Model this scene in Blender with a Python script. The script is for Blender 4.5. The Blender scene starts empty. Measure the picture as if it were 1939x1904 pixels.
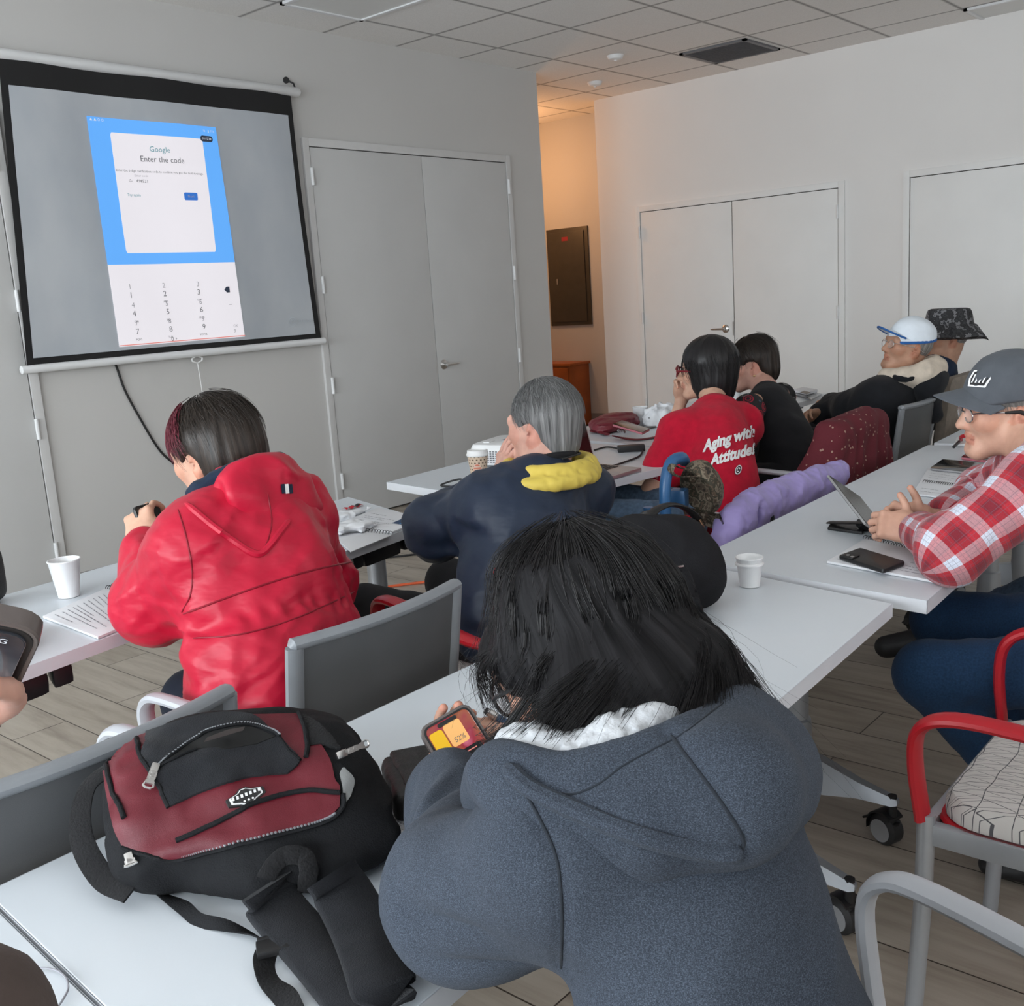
import bpy, bmesh, math, random
import numpy as np
from mathutils import Vector, Matrix

random.seed(7)
RNG = np.random.default_rng(7)
SC = bpy.context.scene
COL = SC.collection
PI = math.pi
V3 = lambda *a: np.array(a, float)

# ------------------------------------------------------------------ camera
CZ = 1.43
YAW, PITCH, ROLL, FPX = 0.85240969, -0.19632475, -0.06606965, 1952.067
def cam_axes():
    f = V3(math.sin(YAW)*math.cos(PITCH), math.cos(YAW)*math.cos(PITCH), math.sin(PITCH))
    r = np.cross(f, V3(0, 0, 1)); r /= np.linalg.norm(r); u = np.cross(r, f)
    c, s = math.cos(ROLL), math.sin(ROLL)
    return c*r + s*u, -s*r + c*u, f
CR, CU, CF = cam_axes()
cam_data = bpy.data.cameras.new('camera'); cam = bpy.data.objects.new('camera', cam_data); COL.objects.link(cam)
cam_data.sensor_fit = 'HORIZONTAL'; cam_data.sensor_width = 36.0
cam_data.lens = 36.0*FPX/1939.0
cam_data.clip_start = 0.02; cam_data.clip_end = 100
m = Matrix.Identity(4)
for i in range(3):
    m[i][0], m[i][1], m[i][2] = CR[i], CU[i], -CF[i]
m[2][3] = CZ
cam.matrix_world = m
SC.camera = cam

# ------------------------------------------------------------------ tagging and linking
def tag(o, label=None, cat=None, group=None, kind=None):
    if label: o['label'] = label
    if cat: o['category'] = cat
    if group: o['group'] = group
    if kind: o['kind'] = kind
    return o
def thing(name, label, cat, loc=(0, 0, 0), rz=0.0, group=None):
    o = bpy.data.objects.new(name, None); COL.objects.link(o)
    o.empty_display_size = 0.05
    o.location = [float(v) for v in loc]; o.rotation_euler = (0, 0, rz)
    return tag(o, label, cat, group)
def link_mesh(name, me, mat=None, parent=None, smooth=True):
    o = bpy.data.objects.new(name, me); COL.objects.link(o)
    if mat is not None:
        for mm in (mat if isinstance(mat, (list, tuple)) else [mat]): me.materials.append(mm)
    if smooth and len(me.polygons):
        me.polygons.foreach_set('use_smooth', [True]*len(me.polygons))
    if parent is not None: adopt(o, parent)
    return o
def wmat(o):
    return o.matrix_basis.copy() if o.parent is None else wmat(o.parent) @ o.matrix_parent_inverse @ o.matrix_basis
def adopt(o, parent):
    o.parent = parent; o.matrix_parent_inverse = wmat(parent).inverted()
def copy_tree(o, parent=None):
    c = o.copy(); COL.objects.link(c)
    if parent is not None: c.parent = parent; c.matrix_parent_inverse = o.matrix_parent_inverse.copy()
    for ch in list(o.children): copy_tree(ch, c)
    return c
def unit(v):
    v = np.asarray(v, float); n = np.linalg.norm(v)
    return v/n if n > 1e-12 else v

# ------------------------------------------------------------------ polygon builder
class MB:
    """collects shapes, builds ONE mesh object"""
    def __init__(s): s.v = []; s.f = []; s.mi = []; s.cur = 0; s.uv = None
    def mat(s, i): s.cur = i; return s
    def add(s, vs, fs):
        b = len(s.v); s.v.extend([tuple(map(float, p)) for p in vs])
        for f in fs: s.f.append(tuple(b+i for i in f)); s.mi.append(s.cur)
        return s
    def box(s, c, size, rot=None, bev=0.0):
        hx, hy, hz = [x/2 for x in size]
        if bev <= 0:
            vs = [(-hx,-hy,-hz),(hx,-hy,-hz),(hx,hy,-hz),(-hx,hy,-hz),(-hx,-hy,hz),(hx,-hy,hz),(hx,hy,hz),(-hx,hy,hz)]
            fs = [(0,3,2,1),(4,5,6,7),(0,1,5,4),(1,2,6,5),(2,3,7,6),(3,0,4,7)]
        else:
            b = min(bev, hx*.98, hy*.98, hz*.98)
            bm = bmesh.new(); bmesh.ops.create_cube(bm, size=1)
            for v in bm.verts: v.co = Vector((v.co.x*hx*2, v.co.y*hy*2, v.co.z*hz*2))
            bmesh.ops.bevel(bm, geom=bm.edges[:], offset=b, segments=2, profile=.7, affect='EDGES')
            bm.verts.index_update()
            vs = [tuple(v.co) for v in bm.verts]; fs = [tuple(v.index for v in f.verts) for f in bm.faces]; bm.free()
        A = np.array(vs, float)
        if rot is not None: A = A @ np.asarray(rot, float).T
        return s.add(A + np.asarray(c, float), fs)
    def prism(s, poly, z0, z1, bev=0.0):
        """vertical prism over a 2-D polygon (counter-clockwise), optional top/bottom chamfer"""
        P = np.array(poly, float); n = len(P)
        def inset(d):
            out = []
            for i in range(n):
                a, b, c = P[i-1], P[i], P[(i+1) % n]
                e1, e2 = unit(b-a), unit(c-b)
                n1, n2 = V3(-e1[1], e1[0]), V3(-e2[1], e2[0])
                k = unit(n1+n2); out.append(b + k*d/max(.3, k@n1))
            return np.array(out)
        rings = [(P, z0), (P, z1)] if bev <= 0 else [(inset(bev), z0), (P, z0+bev), (P, z1-bev), (inset(bev*.3), z1-bev*.3), (inset(bev), z1)]
        vs = [(p[0], p[1], z) for R, z in rings for p in R]
        fs = [tuple(range(n))[::-1], tuple((len(rings)-1)*n+i for i in range(n))]
        for k in range(len(rings)-1):
            for i in range(n):
                j = (i+1) % n; fs.append((k*n+i, k*n+j, (k+1)*n+j, (k+1)*n+i))
        return s.add(vs, fs)
    def rings(s, R, closed=True, caps=True):
        """loft a list of rings (m,n,3)"""
        R = [np.asarray(r, float) for r in R]; n = len(R[0]); m_ = len(R)
        vs = np.concatenate(R); fs = []
        for k in range(m_-1):
            for i in range(n if closed else n-1):
                j = (i+1) % n; fs.append((k*n+i, k*n+j, (k+1)*n+j, (k+1)*n+i))
        if caps and closed:
            fs.append(tuple(range(n))[::-1]); fs.append(tuple((m_-1)*n+i for i in range(n)))
        return s.add(vs, fs)
    def tube(s, pts, r, n=8, flat=None, up=None, caps=True):
        """tube along a path; r number or list; flat=(a,b) half sizes gives an elliptical/flat section"""
        P = np.asarray(pts, float); m_ = len(P)
        r = np.full(m_, r, float) if np.isscalar(r) else np.asarray(r, float)
        T = np.zeros_like(P); T[1:-1] = P[2:]-P[:-2]; T[0] = P[1]-P[0]; T[-1] = P[-1]-P[-2]
        T = np.array([unit(t) for t in T])
        ref = V3(0, 0, 1) if up is None else np.asarray(up, float)
        if up is None and abs(T[0]@ref) > .9: ref = V3(1, 0, 0)
        nrm = unit(ref - T[0]*(T[0]@ref)); R = []
        for k in range(m_):
            src = ref if up is not None else nrm
            q = src - T[k]*(T[k]@src)
            if np.linalg.norm(q) > 1e-4: nrm = unit(q)
            bn = np.cross(T[k], nrm)
            a = np.arange(n)*2*PI/n
            if flat is None: fa = fb = 1.0
            else: fa, fb = flat
            R.append(P[k] + r[k]*(np.cos(a)[:, None]*bn*fa + np.sin(a)[:, None]*nrm*fb))
        return s.rings(R, caps=caps)
    def lathe(s, prof, c=(0, 0, 0), n=24, rot=None):
        """profile of (radius, z)"""
        a = np.arange(n)*2*PI/n; R = []
        for r, z in prof:
            q = np.stack([np.cos(a)*max(r, 1e-5), np.sin(a)*max(r, 1e-5), np.full(n, z)], 1)
            if rot is not None: q = q @ np.asarray(rot, float).T
            R.append(q + np.asarray(c, float))
        return s.rings(R)
    def grid(s, P):
        """P (m,n,3) sheet"""
        P = np.asarray(P, float); m_, n = P.shape[:2]; fs = []
        for i in range(m_-1):
            for j in range(n-1): fs.append((i*n+j, i*n+j+1, (i+1)*n+j+1, (i+1)*n+j))
        return s.add(P.reshape(-1, 3), fs)
    def build(s, name, mat, parent=None, smooth=True, angle=35):
        me = bpy.data.meshes.new(name); me.from_pydata(s.v, [], s.f)
        mats = mat if isinstance(mat, (list, tuple)) else [mat]
        o = link_mesh(name, me, mats, parent, smooth=False)
        if len(mats) > 1: me.polygons.foreach_set('material_index', s.mi)
        me.update()
        if smooth:
            try: me.shade_smooth(); me.set_sharp_from_angle(angle=math.radians(angle))
            except Exception: pass
        return o
def rz(a):
    c, s_ = math.cos(a), math.sin(a); return np.array([[c,-s_,0],[s_,c,0],[0,0,1.]])
def rx(a):
    c, s_ = math.cos(a), math.sin(a); return np.array([[1.,0,0],[0,c,-s_],[0,s_,c]])
def ry(a):
    c, s_ = math.cos(a), math.sin(a); return np.array([[c,0,s_],[0,1.,0],[-s_,0,c]])
def spline(pts, n=24, closed=False):
    """Catmull-Rom through pts"""
    P = np.asarray(pts, float); m_ = len(P); out = []
    if not closed: Q = np.concatenate([[2*P[0]-P[1]], P, [2*P[-1]-P[-2]]])
    else: Q = np.concatenate([[P[-1]], P, P[:2]])
    segs = len(Q)-3
    for u in np.linspace(0, segs, n, endpoint=not closed):
        k = min(int(u), segs-1); t = u-k; a, b, c, d = Q[k:k+4]
        out.append(.5*((2*b)+(c-a)*t+(2*a-5*b+4*c-d)*t*t+(3*b-a-3*c+d)*t**3))
    return np.array(out)
def rrect(w, d, r, n=5, c=(0, 0)):
    out = []
    for sx, sy, a0 in ((1,1,0),(-1,1,90),(-1,-1,180),(1,-1,270)):
        for k in range(n):
            a = math.radians(a0+90*k/(n-1)); out.append((c[0]+sx*(w/2-r)+r*math.cos(a), c[1]+sy*(d/2-r)+r*math.sin(a)))
    return out

# ------------------------------------------------------------------ materials
def srgb(r, g, b):
    f = lambda c: (c/255/12.92) if c/255 <= .04045 else ((c/255+.055)/1.055)**2.4
    return (f(r), f(g), f(b), 1.0)
class NT:
    def __init__(s, name):
        s.m = bpy.data.materials.new(name); s.m.use_nodes = True; s.t = s.m.node_tree; s.t.nodes.clear()
        s.out = s.n('ShaderNodeOutputMaterial'); s.b = s.n('ShaderNodeBsdfPrincipled'); s.l(s.b.outputs[0], s.out.inputs[0])
    def n(s, typ, **kw):
        nd = s.t.nodes.new(typ)
        for k, v in kw.items(): setattr(nd, k, v)
        return nd
    def l(s, a, b): s.t.links.new(a, b)
    def coord(s, kind='Object', scale=None, attr=None):
        if attr: o = s.n('ShaderNodeAttribute', attribute_name=attr).outputs['Vector']
        else: o = s.n('ShaderNodeTexCoord').outputs[kind]
        if scale is not None:
            mp = s.n('ShaderNodeMapping'); mp.inputs['Scale'].default_value = scale if hasattr(scale, '__len__') else (scale,)*3
            s.l(o, mp.inputs[0]); o = mp.outputs[0]
        return o
    def noise(s, co, scale=5, detail=3, rough=.5):
        nd = s.n('ShaderNodeTexNoise'); nd.inputs['Scale'].default_value = scale; nd.inputs['Detail'].default_value = detail
        nd.inputs['Roughness'].default_value = rough; s.l(co, nd.inputs['Vector']); return nd.outputs['Fac']
    def ramp(s, fac, stops, interp='LINEAR'):
        nd = s.n('ShaderNodeValToRGB'); nd.color_ramp.interpolation = interp; e = nd.color_ramp.elements
        while len(e) < len(stops): e.new(.5)
        for i, (p, c) in enumerate(stops): e[i].position = p; e[i].color = c
        s.l(fac, nd.inputs[0]); return nd.outputs[0]
    def mix(s, fac, a, b, mode='MIX'):
        nd = s.n('ShaderNodeMix', data_type='RGBA', blend_type=mode)
        for v, i in ((fac, 0), (a, 6), (b, 7)):
            if hasattr(v, 'is_linked'): s.l(v, nd.inputs[i])
            else: nd.inputs[i].default_value = v
        return nd.outputs[2]
    def math(s, op, a, b=None):
        nd = s.n('ShaderNodeMath', operation=op)
        for v, i in ((a, 0), (b, 1)):
            if v is None: continue
            if hasattr(v, 'is_linked'): s.l(v, nd.inputs[i])
            else: nd.inputs[i].default_value = v
        return nd.outputs[0]
    def bump(s, h, strength=.3, dist=.01):
        nd = s.n('ShaderNodeBump'); nd.inputs['Strength'].default_value = strength; nd.inputs['Distance'].default_value = dist
        s.l(h, nd.inputs['Height']); s.l(nd.outputs[0], s.b.inputs['Normal'])
    def base(s, c):
        if hasattr(c, 'is_linked'): s.l(c, s.b.inputs['Base Color'])
        else: s.b.inputs['Base Color'].default_value = c
    def set(s, **kw):
        for k, v in kw.items(): s.b.inputs[k.replace('_', ' ')].default_value = v
        return s
def simple(name, c, rough=.5, metal=0.0, var=.06, nscale=12, bump=0.0, bscale=200, coat=0.0, emit=None, es=1.0, sheen=0.0, spec=None):
    t = NT(name); co = t.coord()
    f = t.noise(co, nscale, 3)
    lo = tuple(x*(1-var) for x in c[:3])+(1,); hi = tuple(min(1, x*(1+var)) for x in c[:3])+(1,)
    t.base(t.ramp(f, [(.3, lo), (.7, hi)]))
    t.set(Roughness=rough, Metallic=metal)
    if coat: t.b.inputs['Coat Weight'].default_value = coat
    if sheen: t.b.inputs['Sheen Weight'].default_value = sheen
    if spec is not None: t.b.inputs['Specular IOR Level'].default_value = spec
    if bump: t.bump(t.noise(co, bscale, 2), bump, .002)
    if emit: t.b.inputs['Emission Color'].default_value = emit; t.b.inputs['Emission Strength'].default_value = es
    return t.m
def fabric(name, c, rough=.85, var=.12, nscale=30, weave=900, wb=.25, fold=0.0, fscale=8, sheen=.06):
    t = NT(name); co = t.coord()
    f = t.noise(co, nscale, 4)
    lo = tuple(x*(1-var) for x in c[:3])+(1,); hi = tuple(min(1, x*(1+var)) for x in c[:3])+(1,)
    t.base(t.ramp(f, [(.3, lo), (.7, hi)])); t.set(Roughness=rough)
    t.b.inputs['Sheen Weight'].default_value = sheen
    t.b.inputs['Specular IOR Level'].default_value = .22
    h = t.noise(co, weave, 2)
    if fold:
        h2 = t.noise(co, fscale, 3); h = t.math('ADD', t.math('MULTIPLY', h, .08), t.math('MULTIPLY', h2, fold)); t.bump(h, .6, .02)
    else: t.bump(h, wb, .0015)
    return t.m
M = {}
# ------------------------------------------------------------------ implicit-surface modelling (numpy, sparse surface nets)
def smin(a, b, k):
    if k <= 0: return np.minimum(a, b)
    h = np.maximum(k-np.abs(a-b), 0)/k
    return np.minimum(a, b) - h*h*k*.25
def smax(a, b, k): return -smin(-a, -b, k)
def rc(a, b, r1, r2=None, n=None, s=1.0):
    """tapered capsule a->b; flattened by factor s along n"""
    a, b = np.asarray(a, float), np.asarray(b, float); r2 = r1 if r2 is None else r2
    ab = b-a; L2 = max(ab@ab, 1e-12)
    nn = None if n is None else unit(n)
    def f(P):
        q = P-a
        t = np.clip(q@ab/L2, 0, 1); w = q - t[:, None]*ab
        if nn is not None:
            h = w@nn; w = w + np.outer(h*(1/s-1), nn)
            return (np.linalg.norm(w, axis=1) - (r1+(r2-r1)*t))*min(1, (s+1)/2)
        return np.linalg.norm(w, axis=1) - (r1+(r2-r1)*t)
    R_ = max(r1, r2)*1.0
    f.lo = np.minimum(a, b)-R_; f.hi = np.maximum(a, b)+R_
    return f
def chain(pts, rs, n=None, s=1.0):
    fs = [rc(pts[i], pts[i+1], rs[i], rs[i+1], n, s) for i in range(len(pts)-1)]
    def f(P):
        d = fs[0](P)
        for g in fs[1:]: d = np.minimum(d, g(P))
        return d
    f.lo = np.min([g.lo for g in fs], 0); f.hi = np.max([g.hi for g in fs], 0)
    return f
def ell(c, rad, A=None):
    """ellipsoid; A rows = local axes"""
    c = np.asarray(c, float); rad = np.asarray(rad, float); A = np.eye(3) if A is None else np.asarray(A, float)
    def f(P):
        q = (P-c)@A.T
        k0 = np.linalg.norm(q/rad, axis=1); k1 = np.linalg.norm(q/(rad*rad), axis=1)
        return np.where(k1 > 1e-9, k0*(k0-1)/np.maximum(k1, 1e-9), -rad.min())
    e = np.sqrt(((A*rad[:, None])**2).sum(0)); f.lo = c-e; f.hi = c+e
    return f
def rbox(c, half, r, A=None):
    c = np.asarray(c, float); half = np.asarray(half, float)-r; A = np.eye(3) if A is None else np.asarray(A, float)
    def f(P):
        q = np.abs((P-c)@A.T)-half
        return np.linalg.norm(np.maximum(q, 0), axis=1)+np.minimum(q.max(1), 0)-r
    e = (np.abs(A)*(half+r)[:, None]).sum(0); f.lo = c-e; f.hi = c+e
    return f
def plane(c, n):
    c = np.asarray(c, float); n = unit(n)
    f = lambda P: (P-c)@n
    f.lo = f.hi = c
    return f
class Shape:
    """list of (op, fn, k, color) evaluated in order; disp(P,d) added last"""
    def __init__(s): s.L = []; s.disp = []; s.pad = .04
    def add(s, f, k=.02, c=None): s.L.append(('+', f, k, c)); return s
    def sub(s, f, k=.01, c=None): s.L.append(('-', f, k, c)); return s
    def cut(s, f, k=.005): s.L.append(('&', f, k, None)); return s
    def __call__(s, P):
        d = None
        for op, f, k, c in s.L:
            e = f(P)
            if d is None: d = e
            elif op == '+': d = smin(d, e, k)
            elif op == '-': d = smax(d, -e, k)
            else: d = smax(d, e, k)
        for g in s.disp: d = d + g(P)
        return d
    def bounds(s):
        A = [f for op, f, k, c in s.L if op == '+']
        return np.min([f.lo for f in A], 0)-s.pad, np.max([f.hi for f in A], 0)+s.pad
    def colors(s, P, default):
        """colour of the nearest coloured primitive"""
        best = np.full(len(P), 1e9); col = np.tile(np.array(default[:4], float), (len(P), 1))
        for op, f, k, c in s.L:
            if c is None or op == '&': continue
            d = f(P) if op == '+' else np.abs(f(P))
            mk = d < best; best[mk] = d[mk]; col[mk] = c
        return col
def _hash(i, j, k):
    h = (i*374761393 + j*668265263 + k*2147483647 + 1013904223) & 0xffffffff
    h = ((h ^ (h >> 13))*1274126177) & 0xffffffff
    return ((h ^ (h >> 16)) & 0xffff)/65535.0
def vnoise(P):
    """value noise 0..1"""
    P = np.asarray(P, float); I = np.floor(P).astype(np.int64); F = P-I; F = F*F*(3-2*F)
    r = 0
    for dx in (0, 1):
        for dy in (0, 1):
            for dz in (0, 1):
                w = (F[:, 0] if dx else 1-F[:, 0])*(F[:, 1] if dy else 1-F[:, 1])*(F[:, 2] if dz else 1-F[:, 2])
                r = r + w*_hash(I[:, 0]+dx, I[:, 1]+dy, I[:, 2]+dz)
    return r
def fold(scale, amp, A=None, seed=0.0, ridge=True):
    """wrinkle displacement: ridged noise in stretched coordinates"""
    S = np.asarray(scale, float)
    def g(P):
        q = P if A is None else P@np.asarray(A, float).T
        q = q*S + seed
        n = vnoise(q)*.65 + vnoise(q*2.1+17.3)*.35
        if ridge: n = 1-2*np.abs(n-.5)*2
        else: n = 2*n-1
        return -amp*n
    return g
def crease(pts, w, depth):
    """a stitched groove following a 3-D polyline"""
    f = chain(pts, [0.0]*len(pts))
    return lambda P: depth*np.exp(-(f(P)/w)**2)
def sdf_arrays(f, lo, hi, vox, slack=2.0):
    lo = np.asarray(lo, float); hi = np.asarray(hi, float)
    L = 0
    while vox*2**(L+1) < (hi-lo).max()/6 and L < 5: L += 1
    s = vox*2**L
    dims = np.ceil((hi-lo)/s).astype(int)+1
    g = np.stack(np.meshgrid(*[np.arange(n) for n in dims], indexing='ij'), -1).reshape(-1, 3)
    off8 = np.array([(i, j, k) for i in (0, 1) for j in (0, 1) for k in (0, 1)])
    while True:
        d = f(lo + (g+.5)*s)
        g = g[np.abs(d) < s*.87*slack + (0.012 if L else 0.0)]
        if L == 0: break
        g = (g[:, None, :]*2 + off8[None]).reshape(-1, 3); s /= 2; L -= 1
    Mx = int(g.max())+3
    key = lambda q: (q[..., 0]*Mx + q[..., 1])*Mx + q[..., 2]
    corners = g[:, None, :] + off8[None]
    ck = key(corners).reshape(-1)
    uk, first, inv = np.unique(ck, return_index=True, return_inverse=True)
    cp = corners.reshape(-1, 3)[first]
    val = f(lo + cp*vox); val[val == 0] = 1e-9
    inv = inv.reshape(-1, 8); cv = val[inv]
    mixed = (cv.min(1) < 0) & (cv.max(1) > 0)
    g = g[mixed]; cv = cv[mixed]
    edges = [(a, b) for a in range(8) for b in range(a+1, 8) if np.abs(off8[a]-off8[b]).sum() == 1]
    acc = np.zeros((len(g), 3)); cnt = np.zeros(len(g))
    for a, b in edges:
        va, vb = cv[:, a], cv[:, b]; x = (va < 0) != (vb < 0)
        t = np.where(x, va/np.where(x, va-vb, 1), 0)
        p = off8[a] + t[:, None]*(off8[b]-off8[a])
        acc[x] += p[x]; cnt[x] += 1
    V = lo + (g + acc/cnt[:, None])*vox
    gk = key(g); order = np.argsort(gk); sk = gk[order]
    quads = []
    def find(q):
        kk = key(q); i = np.clip(np.searchsorted(sk, kk), 0, len(sk)-1)
        return np.where(sk[i] == kk, order[i], -1)
    for ax in range(3):
        e = np.zeros(3, int); e[ax] = 1
        b1 = (ax+1) % 3; b2 = (ax+2) % 3
        ib = [i for i in range(8) if (off8[i] == e).all()][0]
        x = (cv[:, 0] < 0) != (cv[:, ib] < 0)
        q = g[x]; flip = cv[x, 0] < 0
        o1 = np.zeros(3, int); o1[b1] = 1; o2 = np.zeros(3, int); o2[b2] = 1
        c0, c1, c2, c3 = np.nonzero(x)[0], find(q-o1), find(q-o1-o2), find(q-o2)
        ok = (c1 >= 0) & (c2 >= 0) & (c3 >= 0)
        Q = np.stack([c0, c1, c2, c3], 1)
        Q[~flip] = Q[~flip][:, ::-1]
        quads.append(Q[ok])
    return V, np.concatenate(quads)
def relax(V, Q, it=2, lam=.5):
    E_ = np.concatenate([Q[:, [0, 1]], Q[:, [1, 2]], Q[:, [2, 3]], Q[:, [3, 0]]])
    for _ in range(it):
        acc = np.zeros_like(V); cnt = np.zeros(len(V))
        for a in range(3):
            acc[:, a] = np.bincount(E_[:, 0], V[E_[:, 1], a], len(V)) + np.bincount(E_[:, 1], V[E_[:, 0], a], len(V))
        cnt = np.bincount(E_[:, 0], minlength=len(V)) + np.bincount(E_[:, 1], minlength=len(V))
        V = V + lam*(acc/np.maximum(cnt, 1)[:, None]-V)
    return V
def mesh_np(name, V, Q):
    me = bpy.data.meshes.new(name); n, q = len(V), len(Q)
    me.vertices.add(n); me.vertices.foreach_set('co', np.ascontiguousarray(V, np.float32).ravel())
    me.loops.add(q*4); me.loops.foreach_set('vertex_index', np.ascontiguousarray(Q, np.int32).ravel())
    me.polygons.add(q); me.polygons.foreach_set('loop_start', np.arange(0, q*4, 4, dtype=np.int32))
    try: me.polygons.foreach_set('loop_total', np.full(q, 4, np.int32))
    except Exception: pass
    me.update(calc_edges=True); me.validate()
    return me
def set_attr(me, name, A, typ='FLOAT_VECTOR'):
    at = me.attributes.new(name, typ, 'POINT')
    at.data.foreach_set('color' if typ == 'FLOAT_COLOR' else 'vector', np.ascontiguousarray(A, np.float32).ravel())
def keep_big(V, Q, frac=.02):
    """drop specks: keep connected islands larger than frac of the whole"""
    n = len(V); lab = np.arange(n)
    E_ = np.concatenate([Q[:, [0, 1]], Q[:, [1, 2]], Q[:, [2, 3]], Q[:, [3, 0]]])
    for _ in range(400):
        m_ = np.minimum(lab[E_[:, 0]], lab[E_[:, 1]]); old = lab.copy()
        np.minimum.at(lab, E_[:, 0], m_); np.minimum.at(lab, E_[:, 1], m_); lab = lab[lab]
        if (lab == old).all(): break
    cnt = np.bincount(lab, minlength=n); good = cnt[lab] >= frac*n
    idx = np.cumsum(good)-1
    return V[good], idx[Q[good[Q].all(1)]]
def sdf_obj(name, shape, vox, mat, parent=None, smooth_it=1, color=None, attr=None, loc=None, frac=.02):
    lo, hi = shape.bounds()
    V, Q = sdf_arrays(shape, lo, hi, vox)
    if frac: V, Q = keep_big(V, Q, frac)
    V = relax(V, Q, smooth_it)
    me = mesh_np(name, V, Q)
    E_ = np.sort(np.concatenate([Q[:, [0, 1]], Q[:, [1, 2]], Q[:, [2, 3]], Q[:, [3, 0]]]), 1); _, ec = np.unique(E_[:, 0]*len(V)+E_[:, 1], return_counts=True)
    if (ec == 1).any():
        bm = bmesh.new(); bm.from_mesh(me); be = [e for e in bm.edges if e.is_boundary]
        bmesh.ops.holes_fill(bm, edges=be, sides=40); bm.to_mesh(me); bm.free(); me.update()
    if color is not None: set_attr(me, 'Col', shape.colors(V, color) if not callable(color) else color(V), 'FLOAT_COLOR')
    if attr is not None:
        for k, fn in attr.items(): set_attr(me, k, fn(V))
    o = link_mesh(name, me, mat, parent)
    return o
def frame(fwd, up=(0, 0, 1)):
    """rows: right, forward, up"""
    y = unit(fwd); x = unit(np.cross(y, np.asarray(up, float))); z = np.cross(x, y)
    return np.array([x, y, z])
# ------------------------------------------------------------------ room materials
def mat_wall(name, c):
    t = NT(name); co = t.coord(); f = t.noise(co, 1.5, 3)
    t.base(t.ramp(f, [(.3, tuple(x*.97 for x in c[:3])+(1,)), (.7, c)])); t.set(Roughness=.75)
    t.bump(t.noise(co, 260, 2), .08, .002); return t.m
M['wall'] = mat_wall('wall_paint_dim', (.60, .59, .575, 1))  # white walls darkened in colour to stand in for weaker light on the front
M['wall_lit'] = mat_wall('wall_paint_lit', (.87, .855, .84, 1))  # same white paint, lighter copy for the side the window light reaches
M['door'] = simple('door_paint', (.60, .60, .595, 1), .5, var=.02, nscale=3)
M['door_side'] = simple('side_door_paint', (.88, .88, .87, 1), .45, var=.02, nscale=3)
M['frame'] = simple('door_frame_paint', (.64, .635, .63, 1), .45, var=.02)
M['white_plastic'] = simple('white_plastic', (.82, .82, .82, 1), .4, var=.02)
M['white_metal'] = simple('white_painted_metal', (.80, .81, .82, 1), .35, var=.02)
M['chrome'] = simple('brushed_steel', (.62, .61, .60, 1), .28, 1.0, var=.05)
M['silver'] = simple('silver_paint', (.42, .44, .47, 1), .38, .55, var=.04)
M['black_plastic'] = simple('black_plastic', (.012, .012, .013, 1), .42, var=.2)
M['black_rubber'] = simple('black_rubber', (.018, .018, .019, 1), .6, var=.2)
M['dark_gap'] = simple('dark_gap', (.05, .045, .04, 1), .8)

def mat_floor():
    t = NT('oak_plank_floor'); co = t.coord()
    mp = t.n('ShaderNodeMapping'); mp.inputs['Rotation'].default_value = (0, 0, PI/2); t.l(co, mp.inputs[0])
    br = t.n('ShaderNodeTexBrick'); t.l(mp.outputs[0], br.inputs['Vector'])
    br.inputs['Scale'].default_value = 1; br.inputs['Brick Width'].default_value = 1.22; br.inputs['Row Height'].default_value = .2
    br.inputs['Mortar Size'].default_value = .0022; br.inputs['Mortar Smooth'].default_value = .1; br.offset = .37
    br.inputs['Color1'].default_value = (0, 0, 0, 1); br.inputs['Color2'].default_value = (1, 1, 1, 1); br.inputs['Mortar'].default_value = (.5, .5, .5, 1)
    gm = t.n('ShaderNodeMapping'); gm.inputs['Scale'].default_value = (9, .9, 1); t.l(co, gm.inputs[0])
    jit = t.n('ShaderNodeVectorMath', operation='ADD'); t.l(gm.outputs[0], jit.inputs[0])
    cc = t.n('ShaderNodeVectorMath', operation='SCALE'); t.l(br.outputs['Color'], cc.inputs[0]); cc.inputs['Scale'].default_value = 13.0
    t.l(cc.outputs[0], jit.inputs[1])
    n1 = t.noise(jit.outputs[0], 3.2, 6, .62); n2 = t.noise(jit.outputs[0], 1.1, 3, .5)
    g = t.math('ADD', t.math('MULTIPLY', n1, .6), t.math('MULTIPLY', n2, .4))
    base = t.ramp(g, [(.30, srgb(118, 106, 94)), (.46, srgb(160, 149, 135)), (.56, srgb(174, 164, 150)), (.75, srgb(186, 177, 164))])
    tone = t.mix(.22, base, t.ramp(br.outputs['Color'], [(0, srgb(140, 128, 113)), (1, srgb(186, 177, 165))]))
    t.base(t.mix(br.outputs['Fac'], tone, srgb(70, 62, 54)))
    t.set(Roughness=.42); t.b.inputs['Specular IOR Level'].default_value = .4
    t.bump(t.math('ADD', t.math('MULTIPLY', n1, .25), t.math('MULTIPLY', br.outputs['Fac'], -1.0)), .25, .002)
    return t.m
M['floor'] = mat_floor()

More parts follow.
